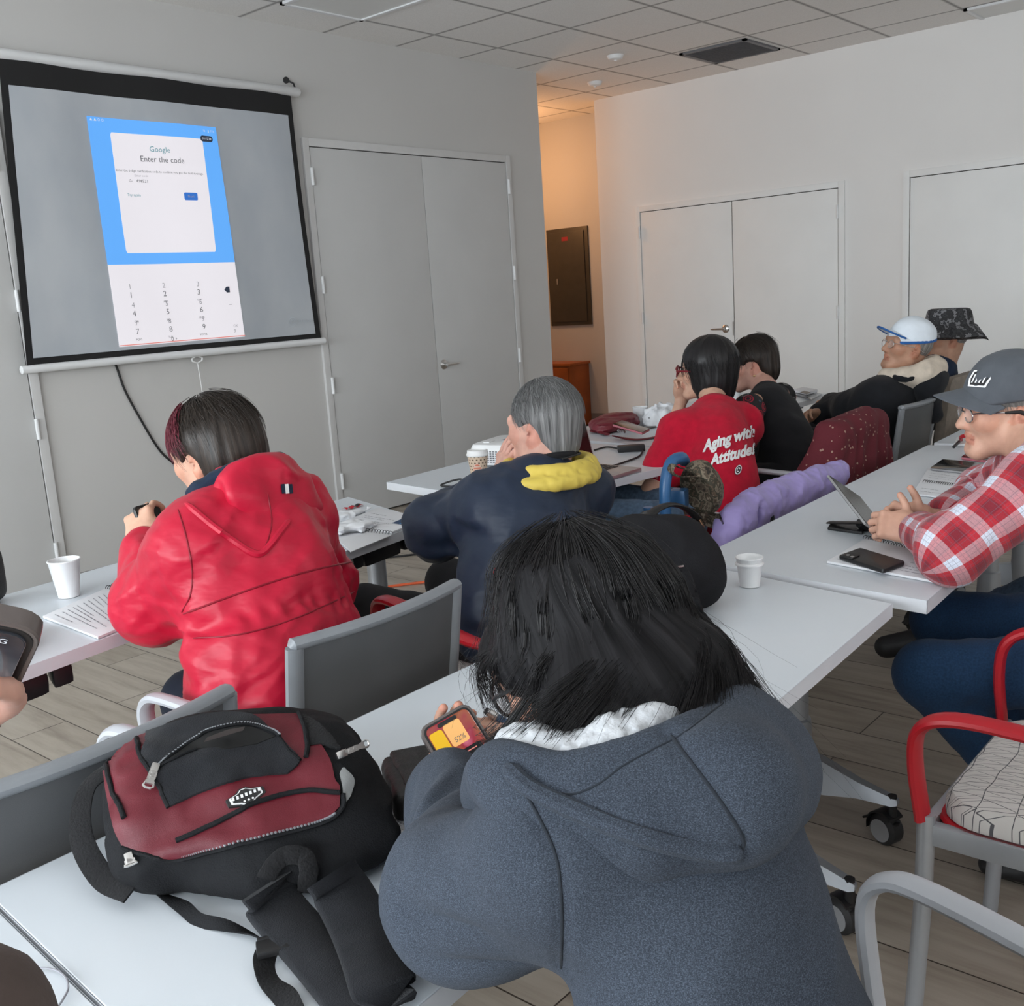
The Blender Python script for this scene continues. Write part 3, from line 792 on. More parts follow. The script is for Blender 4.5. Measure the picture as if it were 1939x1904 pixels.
# ------------------------------------------------------------------ tables
def mat_laminate():
    t = NT('white_laminate'); co = t.coord(); n = t.noise(co, 3, 3); n2 = t.noise(co, 900, 2)
    t.base(t.ramp(n, [(.3, (.64, .69, .74, 1)), (.7, (.68, .72, .765, 1))])); t.set(Roughness=.33)
    t.b.inputs['Specular IOR Level'].default_value = .45; t.bump(n2, .05, .0005); return t.m
M['laminate'] = mat_laminate()
M['edge'] = simple('table_edge_band', (.66, .68, .72, 1), .4, var=.02)
TH = .73
def table(label, quad, legs, mech=(), group='white training tables'):
    """quad: near-left, near-right, far-right, far-left; legs: list of (x,y)"""
    q = np.array(quad, float); c = q.mean(0)
    t = thing('table', label, 'table', (c[0], c[1], 0), 0, group)
    # counter-clockwise with softened corners
    top = MB(); top.prism([tuple(p) for p in q], TH-.032, TH-.0012, .0012)
    top.build('tabletop', M['laminate'], t, angle=20)
    # edge banding: thin strip round the sides
    e = MB(); n = len(q)
    for i in range(n):
        a, b = q[i], q[(i+1) % n]; d = unit(b-a); o = V3(d[1], -d[0])
        pts = [a-d*0, b+d*0]; 
        P = [[(*(p+o*.0012), z) for p in pts] for z in (TH-.031, TH-.0015)]
        e.grid(P)
    e.build('edge_band', M['edge'], t, smooth=False)
    yd = unit((q[3]-q[0])+(q[2]-q[1])); xd = unit(q[1]-q[0])
    A = np.array([[xd[0], yd[0], 0], [xd[1], yd[1], 0], [0, 0, 1.]])
    depth = np.linalg.norm(q[3]-q[0])
    for (lx, ly) in legs:
        p = MB(); p.lathe([(0, .12), (.034, .12), (.034, .69), (0, .69)], (lx, ly, 0), 22); lg_ = p.build('leg', M['silver'], t)
        cl = MB(); cl.lathe([(.03, .085), (.040, .09), (.044, .20), (.040, .285), (.034, .29), (.03, .28)], (lx, ly, 0), 22); cl.build('leg_collar', M['silver'], lg_)
        f = MB(); L = depth*.44
        for s_ in (-1, 1):
            R = []
            for u_, hw, zt, zb in ((.0, .030, .20, .095), (.25, .028, .185, .10), (.6, .024, .155, .115), (.95, .018, .135, .115), (1.0, .012, .130, .118)):
                b_ = V3(lx, ly, 0)+V3(yd[0], yd[1], 0)*s_*(.025+u_*(L-.025)); w_ = V3(xd[0], xd[1], 0)*hw*s_
                R.append([b_-w_+V3(0, 0, zb), b_+w_+V3(0, 0, zb), b_+w_*.6+V3(0, 0, zt), b_-w_*.6+V3(0, 0, zt)])
            f.rings(R)
        f.build('foot', M['silver'], t)
        for s_ in (-1, 1):
            b_ = V3(lx, ly, 0)+V3(yd[0], yd[1], 0)*s_*(L-.015)
            caster(t, b_, .118, .75*s_+.4)
        br = MB(); br.box((lx, ly, TH-.05), (.10, depth*.72, .03), A, .006); br.build('support_bracket', M['black_plastic'], t)
    if len(legs) == 2:
        a, b = np.array(legs[0]), np.array(legs[1]); mid = (a+b)/2; ln = np.linalg.norm(b-a); d = unit(b-a)
        MB().box((mid[0], mid[1], TH-.055), (ln, .05, .03), np.array([[d[0], -d[1], 0], [d[1], d[0], 0], [0, 0, 1]]), .004).build('cross_rail', M['black_plastic'], t)
    for (mx, my, L) in mech:
        m_ = MB(); m_.box((mx, my, TH-.062), (L*.62, .07, .055), A, .02)
        for s_ in (-1, 1): m_.box((mx+xd[0]*s_*L*.42, my+xd[1]*s_*L*.42, TH-.055), (.05, .09, .05), A, .012)
        m_.build('tilt_lever', M['black_plastic'], t)
    return t
def caster(parent, p, ztop, ang=0.0, r=.041):
    A = rz(ang); p = np.asarray(p, float); ax = A[:, 0]
    w = MB(); w.lathe([(0, -.022), (r*.75, -.024), (r, -.016), (r, .016), (r*.75, .024), (0, .022)], (p[0]+A[0, 1]*.018, p[1]+A[1, 1]*.018, r), 24, A @ ry(PI/2)); wo = w.build('caster_wheel', M['black_rubber'], parent)
    d = MB()
    for s_ in (-1, 1): d.lathe([(0, s_*.0245), (r*.72, s_*.0245), (r*.72, s_*.0258), (0, s_*.0262)], (p[0]+A[0, 1]*.018, p[1]+A[1, 1]*.018, r), 22, A @ ry(PI/2))
    d.build('wheel_disc', M['silver'], wo)
    f = MB(); f.lathe([(0, ztop+.02), (.012, ztop+.02), (.012, r*1.7), (.02, r*1.65), (.02, r*1.5), (0, r*1.5)], (p[0], p[1], 0), 12)
    R = []
    for u_ in np.linspace(-.2, 2.3, 9):
        cc = V3(p[0]+A[0, 1]*.018, p[1]+A[1, 1]*.018, r) + A[:, 1]*math.cos(u_)*r*1.1*(1) + V3(0, 0, 1)*math.sin(u_)*r*1.12
        R.append([cc+ax*.024, cc-ax*.024, cc-ax*.024+V3(0, 0, .006), cc+ax*.024+V3(0, 0, .006)])
    f.rings(R)
    cc = V3(p[0], p[1], r)+A[:, 1]*(r*1.2+.02); f.box(cc+V3(0, 0, .014), (.03, .03, .006), A @ rx(-.5), .002)
    f.build('caster_fork', M['black_plastic'], parent)

table('white training table in front of the grey hoodie, black and red backpack on it', [(.405, .70), (2.138, .798), (2.24, 1.362), (.445, 1.325)], [(.62, 1.02), (2.02, 1.09)])
table('white training table under the bottom left corner of the photo, beside the backpack table', [(-1.35, .64), (.398, .70), (.438, 1.325), (-1.33, 1.29)], [(-1.1, .98), (.15, 1.01)])
table('white training table where the man in the plaid shirt rests his arms', [(2.19, .742), (4.30, .835), (4.262, 1.448), (2.262, 1.368)], [(2.41, 1.155), (4.05, 1.14)])
table('white training table with red folded glasses, beyond the plaid shirt table', [(4.345, .84), (6.40, .93), (6.36, 1.53), (4.318, 1.443)], [(4.55, 1.15), (6.1, 1.2)])
table('white training table at the red jacket, with an open blue-pictured booklet', [(.30, 2.085), (2.318, 2.392), (2.494, 3.003), (.50, 2.755)], [(.75, 2.45), (2.335, 2.695)], mech=((.86, 2.225, .30), (2.12, 2.43, .30)))
table('white training table holding the projector, laptop and coffee cup', [(2.665, 2.29), (3.86, 2.16), (3.92, 3.17), (2.78, 3.098)], [(2.95, 2.75), (3.72, 2.62)])
table('white training table with the dark red purse, beside the red T-shirt', [(3.905, 2.55), (6.03, 2.645), (6.05, 3.33), (4.045, 3.285)], [(4.2, 2.93), (5.8, 2.98)])

# ------------------------------------------------------------------ chairs
M['chair_grey'] = simple('grey_chair_plastic', (.23, .245, .265, 1), .42, var=.04, bump=.08, bscale=700)
M['chair_back'] = simple('charcoal_chair_back', (.085, .088, .092, 1), .5, var=.05, bump=.1, bscale=900)
M['arm_light'] = simple('pale_grey_arm', (.50, .52, .56, 1), .35, var=.03)
M['seat_fabric'] = fabric('grey_seat_fabric', (.12, .125, .135, 1))
def grey_chair(label, loc, rot, seed=0):
    """task chair: seat, curved plastic back with lip, two posts, two loop arms, four legs on casters; sitter faces +y"""
    t = thing('office_chair', label, 'chair', (0, 0, 0), 0, 'grey plastic-backed chairs')
    R = []   # seat cushion
    for z, k in ((.425, .93), (.432, .99), (.455, 1.0), (.468, .97), (.472, .86)): R.append([(x*k, y*k+.02, z) for x, y in rrect(.47, .46, .09, 6)])
    MB().rings(R).build('seat', M['seat_fabric'], t)
    def back_y(u, v): return -.235 - .05*(v) - .028*(1-(u*2)**2)*1.0 + .0
    nu, nv = 17, 12; F = np.zeros((nv, nu, 3)); B = np.zeros((nv, nu, 3))
    for i, v in enumerate(np.linspace(0, 1, nv)):
        w = .40+.03*v
        for j, u in enumerate(np.linspace(-.5, .5, nu)):
            z = .50+.335*v; F[i, j] = (u*w, back_y(u, v)+.008, z); B[i, j] = (u*w, back_y(u, v)-.006, z)
    m_ = MB(); m_.grid(F[:, ::-1]); m_.grid(B)
    m_.grid([F[:, 0], B[:, 0]]); m_.grid([B[:, -1], F[:, -1]]); m_.grid([B[0], F[0]]); m_.build('backrest', M['chair_back'], t)
    lip = MB(); P = [(u*.435, back_y(u, 1)+.002, .84) for u in np.linspace(-.5, .5, 15)]
    lip.tube([(-.222, back_y(-.5, 1)+.004, .835)]+P+[(.222, back_y(.5, 1)+.004, .835)], [.008]+[.016]*15+[.008], 12, flat=(1.15, .8)); lip.build('back_top_rail', M['chair_grey'], t)
    for s_ in (-1, 1):
        p = MB(); p.tube(spline([(s_*.215, back_y(.5, 1)+.0, .835), (s_*.214, back_y(.5, .5), .67), (s_*.21, -.235, .52), (s_*.20, -.20, .45), (s_*.20, -.12, .415)], 14), [.016]*14, 10, flat=(.85, 1.25)); p.build('back_post', M['chair_grey'], t)
        a = MB(); a.tube(spline([(s_*.215, -.245, .64), (s_*.24, -.20, .655), (s_*.255, -.08, .665), (s_*.26, .10, .67), (s_*.26, .165, .655), (s_*.258, .19, .61), (s_*.25, .175, .52), (s_*.24, .15, .43)], 30), .0155, 10, flat=(1.25, .75)); a.build('armrest', M['arm_light'], t)
    fr = MB(); fr.box((0, .0, .41), (.40, .36, .025), None, .006); fr.build('seat_pan', M['chair_grey'], t)
    for sx in (-1, 1):
        for sy in (-1, 1):
            l = MB(); l.tube([(sx*.20, sy*.16, .415), (sx*.235, sy*.205, .11), (sx*.237, sy*.208, .085)], .0135, 10); l.build('leg', M['silver'], t); caster(t, (sx*.237, sy*.208, 0), .085, sx*sy*.6+sx, r=.034)
    t.location = loc; t.rotation_euler = (0, 0, rot); return t
grey_chair('grey plastic-backed chair of the woman in the red jacket', (1.285, 1.775, 0), .02)
def chair_copy(label, loc, rot):
    c = copy_tree(CH0); c['label'] = label; c.location = loc; c.rotation_euler = (0, 0, rot); return c
CH0 = [o for o in bpy.data.objects if o.name.startswith('office_chair')][0]
chair_copy('grey plastic-backed chair with nobody in it, behind the black and red backpack', (.635, 1.665, 0), .06)
chair_copy('grey plastic-backed chair of the man in the white cap', (4.775, 1.95, 0), 0.0)
chair_copy('grey chair with a silver armrest under the person in the grey hoodie', (.915, .365, 0), -.25)
chair_copy('grey chair draped with the dark red patterned garment', (4.06, 1.96, 0), 0.0)
lc = chair_copy('grey chair draped with the lilac puffer jacket', (3.08, 1.83, 0), 0.0); lc.scale = (1, 1, .87)

M['red_plastic'] = simple('red_chair_plastic', (.46, .008, .018, 1), .35, var=.04)
def mat_seat_pattern():
    """off-white upholstery with thin dark zig-zag lines in bands"""
    t = NT('zigzag_upholstery'); co = t.coord()
    sp = t.n('ShaderNodeSeparateXYZ'); t.l(co, sp.inputs[0]); x, y = sp.outputs[0], sp.outputs[1]
    nz = t.noise(co, 11, 1); yb = t.math('ADD', t.math('MULTIPLY', y, 17), t.math('MULTIPLY', nz, .55))
    fy = t.math('FRACT', yb); row = t.math('FLOOR', yb)
    ph = t.math('ADD', t.math('MULTIPLY', x, 34), t.math('MULTIPLY', row, .37))
    tri = t.math('ABSOLUTE', t.math('SUBTRACT', t.math('FRACT', ph), .5))
    d1 = t.math('ABSOLUTE', t.math('SUBTRACT', t.math('MULTIPLY', tri, 2), fy))
    ph2 = t.math('ADD', t.math('MULTIPLY', x, 57), t.math('MULTIPLY', fy, 1.1)); d2 = t.math('ABSOLUTE', t.math('SUBTRACT', t.math('FRACT', ph2), .5))
    l1 = t.math('LESS_THAN', d1, .040); l2 = t.math('LESS_THAN', d2, .024); l3 = t.math('LESS_THAN', t.math('ABSOLUTE', t.math('SUBTRACT', fy, .04)), .016)
    m_ = t.math('MAXIMUM', t.math('MAXIMUM', l1, l2), l3)
    t.base(t.mix(m_, (.62, .60, .575, 1), (.10, .10, .11, 1))); t.set(Roughness=.85); t.bump(t.noise(co, 800, 2), .2, .001); return t.m
M['zigzag'] = mat_seat_pattern()
def red_chair(label, loc, rot):
    """stacking chair: padded patterned seat in a red shell, red back, silver tube frame, red loop arms"""
    t = thing('stacking_chair', label, 'chair', (0, 0, 0), 0, 'red and silver stacking chairs')
    R = []
    for z, k in ((.445, .95), (.455, 1.0), (.478, 1.0), (.495, .96), (.503, .86), (.507, .6)): R.append([(x*k, y*k+.0, z) for x, y in rrect(.47, .47, .08, 7)])
    MB().rings(R).build('seat_cushion', M['zigzag'], t)
    R = []
    for z, k in ((.415, .92), (.425, .99), (.447, 1.015), (.452, 1.0)): R.append([(x*k, y*k, z) for x, y in rrect(.48, .48, .08, 7)])
    MB().rings(R).build('seat_shell', M['red_plastic'], t)
    nu, nv = 13, 10; F = np.zeros((nv, nu, 3)); B = F.copy()
    for i, v in enumerate(np.linspace(0, 1, nv)):
        for j, u in enumerate(np.linspace(-.5, .5, nu)):
            y = -.235-.055*v-.02*(1-4*u*u); F[i, j] = (u*.40, y+.007, .50+.31*v); B[i, j] = (u*.40, y-.007, .50+.31*v)
    m_ = MB(); m_.grid(F[:, ::-1]); m_.grid(B); m_.grid([F[:, 0], B[:, 0]]); m_.grid([B[:, -1], F[:, -1]]); m_.grid([B[0], F[0]]); m_.grid([F[-1], B[-1]]); m_.build('backrest', M['red_plastic'], t)
    for s_ in (-1, 1):
        MB().tube(spline([(s_*.235, -.30, .815), (s_*.235, -.275, .66), (s_*.235, -.25, .50), (s_*.24, -.25, .25), (s_*.245, -.285, .012)], 16), .0165, 12).build('rear_leg', M['silver'], t)
        MB().tube([(s_*.24, .245, .47), (s_*.242, .248, .30), (s_*.245, .265, .012)], .0165, 12).build('front_leg', M['silver'], t)
        MB().tube([(s_*.235, -.302, .808), (s_*.235, -.304, .825), (s_*.235, -.305, .838), (s_*.235, -.305, .842)], [.021, .023, .02, .008], 12).build('post_cap', M['red_plastic'], t)
        MB().box((s_*.237, 0, .432), (.022, .49, .04), None, .004).build('side_rail', M['silver'], t)
        MB().tube(spline([(s_*.235, -.275, .655), (s_*.262, -.24, .648), (s_*.272, -.15, .652), (s_*.272, .06, .672), (s_*.27, .19, .672), (s_*.262, .25, .64), (s_*.252, .262, .57), (s_*.244, .25, .46)], 36), .019, 12, flat=(1.15, .62)).build('armrest', M['red_plastic'], t)
    MB().box((0, .245, .432), (.46, .02, .04), None, .004).build('front_rail', M['silver'], t)
    t.location = loc; t.rotation_euler = (0, 0, rot); return t
RC0 = red_chair('empty red and silver chair with a zigzag patterned seat, lower right', (1.995, .345, 0), 0.0)
c = copy_tree(RC0); c['label'] = 'red and silver chair that the man in the plaid shirt sits on'; c.location = (2.66, .20, 0); c.rotation_euler = (0, 0, -.05)
c = copy_tree(RC0); c['label'] = 'red and silver chair of the man in the navy jacket'; c.location = (1.965, 1.745, 0); c.rotation_euler = (0, 0, -.22)
M['taupe'] = fabric('taupe_upholstery', srgb(132, 122, 112), weave=120, wb=.5)
def taupe_chair(label, loc, rot):
    t = thing('upholstered_chair', label, 'chair', (0, 0, 0))
    R = []
    for z, k in ((.40, .95), (.41, 1.0), (.46, 1.0), (.475, .95), (.48, .8)): R.append([(x*k, y*k, z) for x, y in rrect(.48, .48, .05, 5)])
    MB().rings(R).build('seat', M['taupe'], t)
    R = []
    for y, k in ((-.30, .93), (-.295, 1.0), (-.25, 1.0), (-.24, .94)): R.append([(x*k, y-.10*((z+.25)), .70+z*k) for x, z in rrect(.46, .42, .05, 5)])
    MB().rings(R).build('backrest', M['taupe'], t)
    for sx in (-1, 1):
        for sy in (-1, 1): MB().tube([(sx*.21, sy*.21, .41), (sx*.225, sy*.235, .0)], [.018, .013], 10).build('leg', M['black_plastic'], t)
    t.location = loc; t.rotation_euler = (0, 0, rot); return t
taupe_chair('taupe upholstered chair of the person in the bucket hat', (5.36, 1.98, 0), 0)
# ------------------------------------------------------------------ helpers for things on the tables
def pix(px, py):
    d = CF*FPX + CR*(px-969.5) - CU*(py-952.0); return d
def onz(px, py, z):
    """point of the horizontal plane z seen at photo position (px,py)"""
    d = pix(px, py); t = (z-CZ)/d[2]; return V3(d[0]*t, d[1]*t, z)
def hit(shape, px, py, t0=.25, t1=4.0, off=0.0):
    """first point of a modelled surface along a sight line"""
    D = np.array([unit(pix(x, y)) for x, y in zip(np.atleast_1d(px), np.atleast_1d(py))]); t = np.full(len(D), t0); O = V3(0, 0, CZ)
    bt, bd = t.copy(), np.full(len(D), 1e9)
    for _ in range(160):
        d = shape(O+D*t[:, None]); m_ = np.abs(d) < bd; bd[m_] = np.abs(d)[m_]; bt[m_] = t[m_]; t = np.minimum(t+d*.6, t1)
    P = O+D*bt[:, None]; e = .002
    def grad(P):
        N_ = np.stack([shape(P+V3(e, 0, 0))-shape(P-V3(e, 0, 0)), shape(P+V3(0, e, 0))-shape(P-V3(0, e, 0)), shape(P+V3(0, 0, e))-shape(P-V3(0, 0, e))], 1); return N_/np.maximum(np.linalg.norm(N_, axis=1, keepdims=True), 1e-9)
    far = bd > .002  # sight line passes beside the thing: settle on its nearest skin
    if far.any():
        Pf = P[far]
        for _ in range(8): Pf = Pf-grad(Pf)*shape(Pf)[:, None]*.8
        P[far] = Pf
    N_ = grad(P); hit.missed = bd > .012
    return P+N_*off, N_
T0 = TH
M['paper'] = simple('white_paper', (.74, .75, .78, 1), .7, var=.02, nscale=4)
M['paper_cup'] = simple('paper_cup_white', (.80, .81, .82, 1), .5, var=.02)
M['ink'] = simple('printed_ink', (.10, .10, .12, 1), .7)
M['ink_light'] = simple('printed_grey_ink', (.28, .28, .31, 1), .7)
M['ink_red'] = simple('printed_red_ink', (.45, .05, .05, 1), .7)
M['ink_blue'] = simple('printed_blue', (.10, .32, .62, 1), .6)
M['ink_navy'] = simple('printed_navy', (.02, .06, .14, 1), .6)
M['wire_black'] = simple('black_binding_wire', (.02, .02, .022, 1), .35, .3)
M['screen_off'] = simple('dark_glass_screen', (.012, .011, .010, 1), .12, var=.1)
M['pink_case'] = simple('pink_case', (.55, .16, .20, 1), .45)
M['clear_case'] = simple('clear_case_edge', (.12, .10, .095, 1), .2)
M['burgundy_leather'] = simple('burgundy_leather', (.16, .012, .022, 1), .45, bump=.3, bscale=150)
M['tissue'] = simple('tissue_paper', (.80, .82, .85, 1), .9, var=.03)
M['laptop_silver'] = simple('laptop_aluminium', (.45, .45, .46, 1), .35, .7)
M['keys'] = simple('laptop_keys', (.02, .02, .022, 1), .5)
M['orange_rubber'] = simple('orange_cable', (.80, .14, .05, 1), .5)

# ------------------------------------------------------------------ people: skin, hair and garment builders
def mat_skin(name, c):
    t = NT(name); co = t.coord()
    vc = t.n('ShaderNodeVertexColor', layer_name='Col').outputs['Color']
    n = t.noise(co, 30, 4); n2 = t.noise(co, 110, 3)
    v = t.ramp(n, [(.3, (.88, .82, .80, 1)), (.7, (1.08, 1.04, 1.02, 1))])
    t.base(t.mix(1.0, vc, v, 'MULTIPLY')); t.set(Roughness=.5)
    t.b.inputs['Subsurface Weight'].default_value = .12; t.b.inputs['Subsurface Radius'].default_value = (.012, .005, .003); t.b.inputs['Subsurface Scale'].default_value = .6
    t.b.inputs['Specular IOR Level'].default_value = .35
    t.bump(t.math('ADD', n2, t.math('MULTIPLY', n, .6)), .18, .0015); return t.m
M['skin'] = mat_skin('skin', None)
SK_TAN = (.46, .27, .185, 1); SK_FAIR = (.60, .38, .28, 1); SK_PINK = (.62, .37, .30, 1)
def tint(c, f): return tuple(min(1, x*f_) for x, f_ in zip(c[:3], f))+(1,)

def head_parts(S, H, A, skin, s=1.0, hairline=None, mouth_open=0, brow=None):
    """adds a head to Shape S. A rows: right, forward, up"""
    H = np.asarray(H, float); W_ = lambda p: H+np.asarray(p, float)*s@A
    E_ = lambda c, r: ell(W_(c), np.asarray(r)*s, A)
    lip = tint(skin, (.88, .66, .64)); ear = tint(skin, (1.0, .82, .78)); cheek = tint(skin, (1.02, .93, .9))
    S.add(E_((0, -.014, .032), (.076, .097, .088)), .02, skin)
    S.add(E_((0, .030, -.030), (.060, .066, .086)), .04, skin)
    for x in (-1, 1):
        S.add(rc(W_((x*.052, -.002, -.055)), W_((x*.018, .070, -.098)), .019*s, .016*s), .035, skin)
        S.add(E_((x*.040, .062, -.020), (.026, .026, .024)), .03, cheek)
    S.add(rc(W_((-.014, .078, -.100)), W_((.014, .078, -.100)), .017*s), .025, skin)
    S.add(rc(W_((-.040, .082, .022)), W_((.040, .082, .022)), .013*s), .022, skin)
    for x in (-1, 1):
        S.sub(E_((x*.032, .104, .000), (.017, .013, .010)), .014, skin)
        S.add(E_((x*.032, .082, .001), (.0135, .0135, .0115)), .006, tint(skin, (.93, .85, .83)))
        if brow is not None: S.add(rc(W_((x*.018, .096, .021)), W_((x*.046, .084, .022)), .0035*s), .004, brow)
    S.add(rc(W_((0, .092, .008)), W_((0, .112, -.030)), .0075*s, .0125*s), .014, skin)
    for x in (-1, 1): S.add(rc(W_((x*.010, .098, -.034)), W_((x*.013, .096, -.036)), .0085*s), .010, tint(skin, (1, .9, .88)))
    S.add(chain([W_((-.021, .086, -.062)), W_((-.007, .096, -.058)), W_((.007, .096, -.058)), W_((.021, .086, -.062))], [.0045*s, .0065*s, .0065*s, .0045*s]), .008, lip)
    S.add(chain([W_((-.018, .085, -.070)), W_((0, .095, -.072)), W_((.018, .085, -.070))], [.005*s, .0072*s, .005*s]), .008, lip)
    S.sub(chain([W_((-.024, .092, -.0655)), W_((0, .104, -.065)), W_((.024, .092, -.0655))], [.0018*s]*3), .006, tint(lip, (.6, .5, .5)))
    S.sub(rc(W_((-.012, .104, -.085)), W_((.012, .104, -.085)), .007*s), .012, skin)
    for x in (-1, 1):
        Ae = np.array([A[0]*x, A[1], A[2]]); 
        B = np.array([unit(A[0]*x+A[1]*-.35), unit(A[1]+A[0]*x*.35), A[2]])
        c = (x*.079, -.012, -.012)
        S.add(ell(W_(c), np.array((.0085, .020, .031))*s, B), .008, ear)
        S.add(ell(W_((x*.077, -.004, -.038)), np.array((.006, .010, .011))*s, B), .008, ear)
        S.sub(ell(W_((x*.092, -.010, -.008)), np.array((.009, .0105, .019))*s, B), .005, tint(ear, (.8, .7, .7)))
        S.sub(ell(W_((x*.083, .000, -.016)), np.array((.007, .006, .007))*s, B), .004, tint(ear, (.5, .4, .4)))
    return W_
def hand_parts(S, Wp, d, n, thumb, skin, curl=(.5, .55, .6, .65), spread=.06, tcurl=.3, s=1.0, tdir=None, tl=1.0):
    """hand at wrist Wp; d = wrist->knuckles, n = back-of-hand normal, thumb = +1/-1 side along cross(d,n)"""
    d = unit(d); n = unit(np.asarray(n, float)-d*(np.asarray(n, float)@d)); sd = unit(np.cross(d, n))*thumb
    Wp = np.asarray(Wp, float); A = np.array([sd, d, n]); tip = tint(skin, (1.08, .88, .86))
    S.add(rbox(Wp+d*.052*s, np.array((.040, .048, .0135))*s, .012*s, A), .012, skin)
    S.add(rc(Wp-d*.01*s, Wp+d*.03*s, .027*s, .029*s, n, .72), .03, skin)
    S.add(rc(Wp+d*.02*s+sd*.02*s-n*.006*s, Wp+d*.05*s+sd*.036*s-n*.012*s, .016*s, .014*s), .018, skin)
    offs = (.031, .0105, -.0105, -.030); lens = (.070, .079, .073, .057); rad = (.0086, .0090, .0085, .0075)
    for i in range(4):
        b = Wp+d*(.096-.004*abs(i-1.2))*s+sd*offs[i]*s; ang = curl[i]*.55; a = 0
        dd = unit(d+sd*spread*(1.4-i)); pts = [b-d*.02*s, b]; rs = [rad[i]*1.12*s, rad[i]*1.08*s]
        tot = 0
        for fr, k in ((.46, .75), (.30, 1.1), (.24, .8)):
            tot += curl[i]*k; v = dd*math.cos(tot)-n*math.sin(tot); b = b+v*lens[i]*fr*s; pts.append(b); rs.append(rad[i]*(1.0 if fr > .4 else .93 if fr > .28 else .78)*s)
        S.add(chain(pts, rs), .005, skin); S.add(ell(b, (rad[i]*.8*s,)*3), .004, tip)
        # knuckle
        S.add(ell(Wp+d*.094*s+sd*offs[i]*s+n*.006*s, (.0085*s,)*3), .010, skin)
    tb = Wp+d*.030*s+sd*.034*s-n*.008*s
    td = unit(sd*.72+d*.62-n*.30) if tdir is None else unit(tdir)
    p1 = tb+td*.036*s*tl; v2 = unit(td+d*.35*(1-tcurl)-sd*.5*tcurl-n*.15); p2 = p1+v2*.030*s*tl; v3 = unit(v2-sd*.55*tcurl+d*.1); p3 = p2+v3*.022*s*tl
    S.add(chain([tb, p1, p2, p3], [.0135*s, .0115*s, .0105*s, .0085*s]), .008, skin); S.add(ell(p3, (.0085*s,)*3), .004, tip)
def limb(S, a, b, r1, r2, k=.04, c=None): S.add(rc(a, b, r1, r2), k, c)
def limb_fold(a, b, R, amp, freq=26, around=9, seed=0., p0=0., p1=1.):
    """ring wrinkles along a sleeve or trouser leg"""
    a, b = np.asarray(a, float), np.asarray(b, float); L = np.linalg.norm(b-a); A = frame(b-a, (0.13, .21, .97) if abs(unit(b-a)[2]) < .9 else (1, .1, 0))
    def g(P):
        q = (P-a)@A.T; t = q[:, 1]/L
        rad = np.hypot(q[:, 0], q[:, 2]); w = np.exp(-(np.maximum(rad-R, 0)/.03)**2)*np.clip((t+.15)*6, 0, 1)*np.clip((1.15-t)*6, 0, 1)
        w = w*np.clip(1-np.abs((t-(p0+p1)/2)/max(.01, (p1-p0)/2))**3, 0.15, 1)
        th = np.arctan2(q[:, 2], q[:, 0])
        Q = np.stack([np.cos(th)*R*around, q[:, 1]*freq+np.sin(th*1.0+seed)*1.2, np.sin(th)*R*around], 1)+seed
        n = vnoise(Q)*.7+vnoise(Q*1.9+5)*.3; n = np.abs(2*n-1)
        return amp*(n-.45)*2*w*-1
    return g
class Pose:
    """seated figure: joints in metres"""
    def __init__(s, P, N, yaw, SW=.19, **kw):
        s.P = V3(*P); s.N = V3(*N); s.f = V3(-math.sin(yaw), math.cos(yaw), 0); s.r = V3(s.f[1], -s.f[0], 0)
        s.spine = unit(s.N-s.P); s.sf = unit(s.f-s.spine*(s.f@s.spine)); s.A = np.array([s.r, s.sf, s.spine])
        sh = kw.get('sh', .055)
        s.S = {-1: s.N-s.r*SW-s.spine*sh+s.sf*kw.get('shf', 0), 1: s.N+s.r*SW-s.spine*sh+s.sf*kw.get('shf', 0)}
        for k in ('SL', 'SR'):
            if k in kw: s.S[-1 if k == 'SL' else 1] = V3(*kw[k])
        s.E = {-1: V3(*kw['EL']), 1: V3(*kw['ER'])}; s.W = {-1: V3(*kw['WL']), 1: V3(*kw['WR'])}
        s.H = {i: s.P+s.r*i*.095+s.f*.02 for i in (-1, 1)}
        kd = kw.get('knee', .42)
        s.K = {i: (V3(*kw['KL' if i < 0 else 'KR']) if ('KL' if i < 0 else 'KR') in kw else s.H[i]+s.f*kd+s.r*i*.07+V3(0, 0, .02)) for i in (-1, 1)}
        s.Ak = {i: (V3(*kw['AL' if i < 0 else 'AR']) if ('AL' if i < 0 else 'AR') in kw else s.K[i]*V3(1, 1, 0)+s.f*.03+V3(0, 0, .09)) for i in (-1, 1)}
        s.C = s.P+(s.N-s.P)*.68
def body_core(p, skin, thick=1.0):
    S = Shape(); S.add(rc(p.P+p.spine*.05, p.C, .085*thick, .085*thick, p.sf, .8), .02, skin)
    S.add(rc(p.C, p.N, .085, .055), .04, skin); S.add(rc(p.S[-1], p.S[1], .035), .04, skin)
    for i in (-1, 1):
        S.add(rc(p.S[i], p.E[i], .042, .034), .03, skin); S.add(rc(p.E[i], p.W[i], .036, .0245), .02, skin)
    return S
def torso(p, r=(.135, .13, .12), flat=.74, sh=.06, hem=.06, belly=0., k=.07):
    """garment torso; r = hip, waist, chest radii"""
    S = Shape(); mid = p.P+(p.N-p.P)*.35
    S.add(rc(p.P+p.spine*hem, mid, r[0], r[1], p.sf, flat), .05); S.add(rc(mid, p.C, r[1], r[2], p.sf, flat), k)
    S.add(rc(p.S[-1]+p.r*.03-p.spine*.0, p.S[1]-p.r*.03, sh, sh), k)
    S.add(rc(p.C, p.N-p.spine*.02, r[2]*.8, sh*1.05, p.sf, .9), k)
    if belly: S.add(ell(p.P+p.spine*.16+p.sf*.05, (r[1]*.95, belly, .15), p.A), .06)
    return S
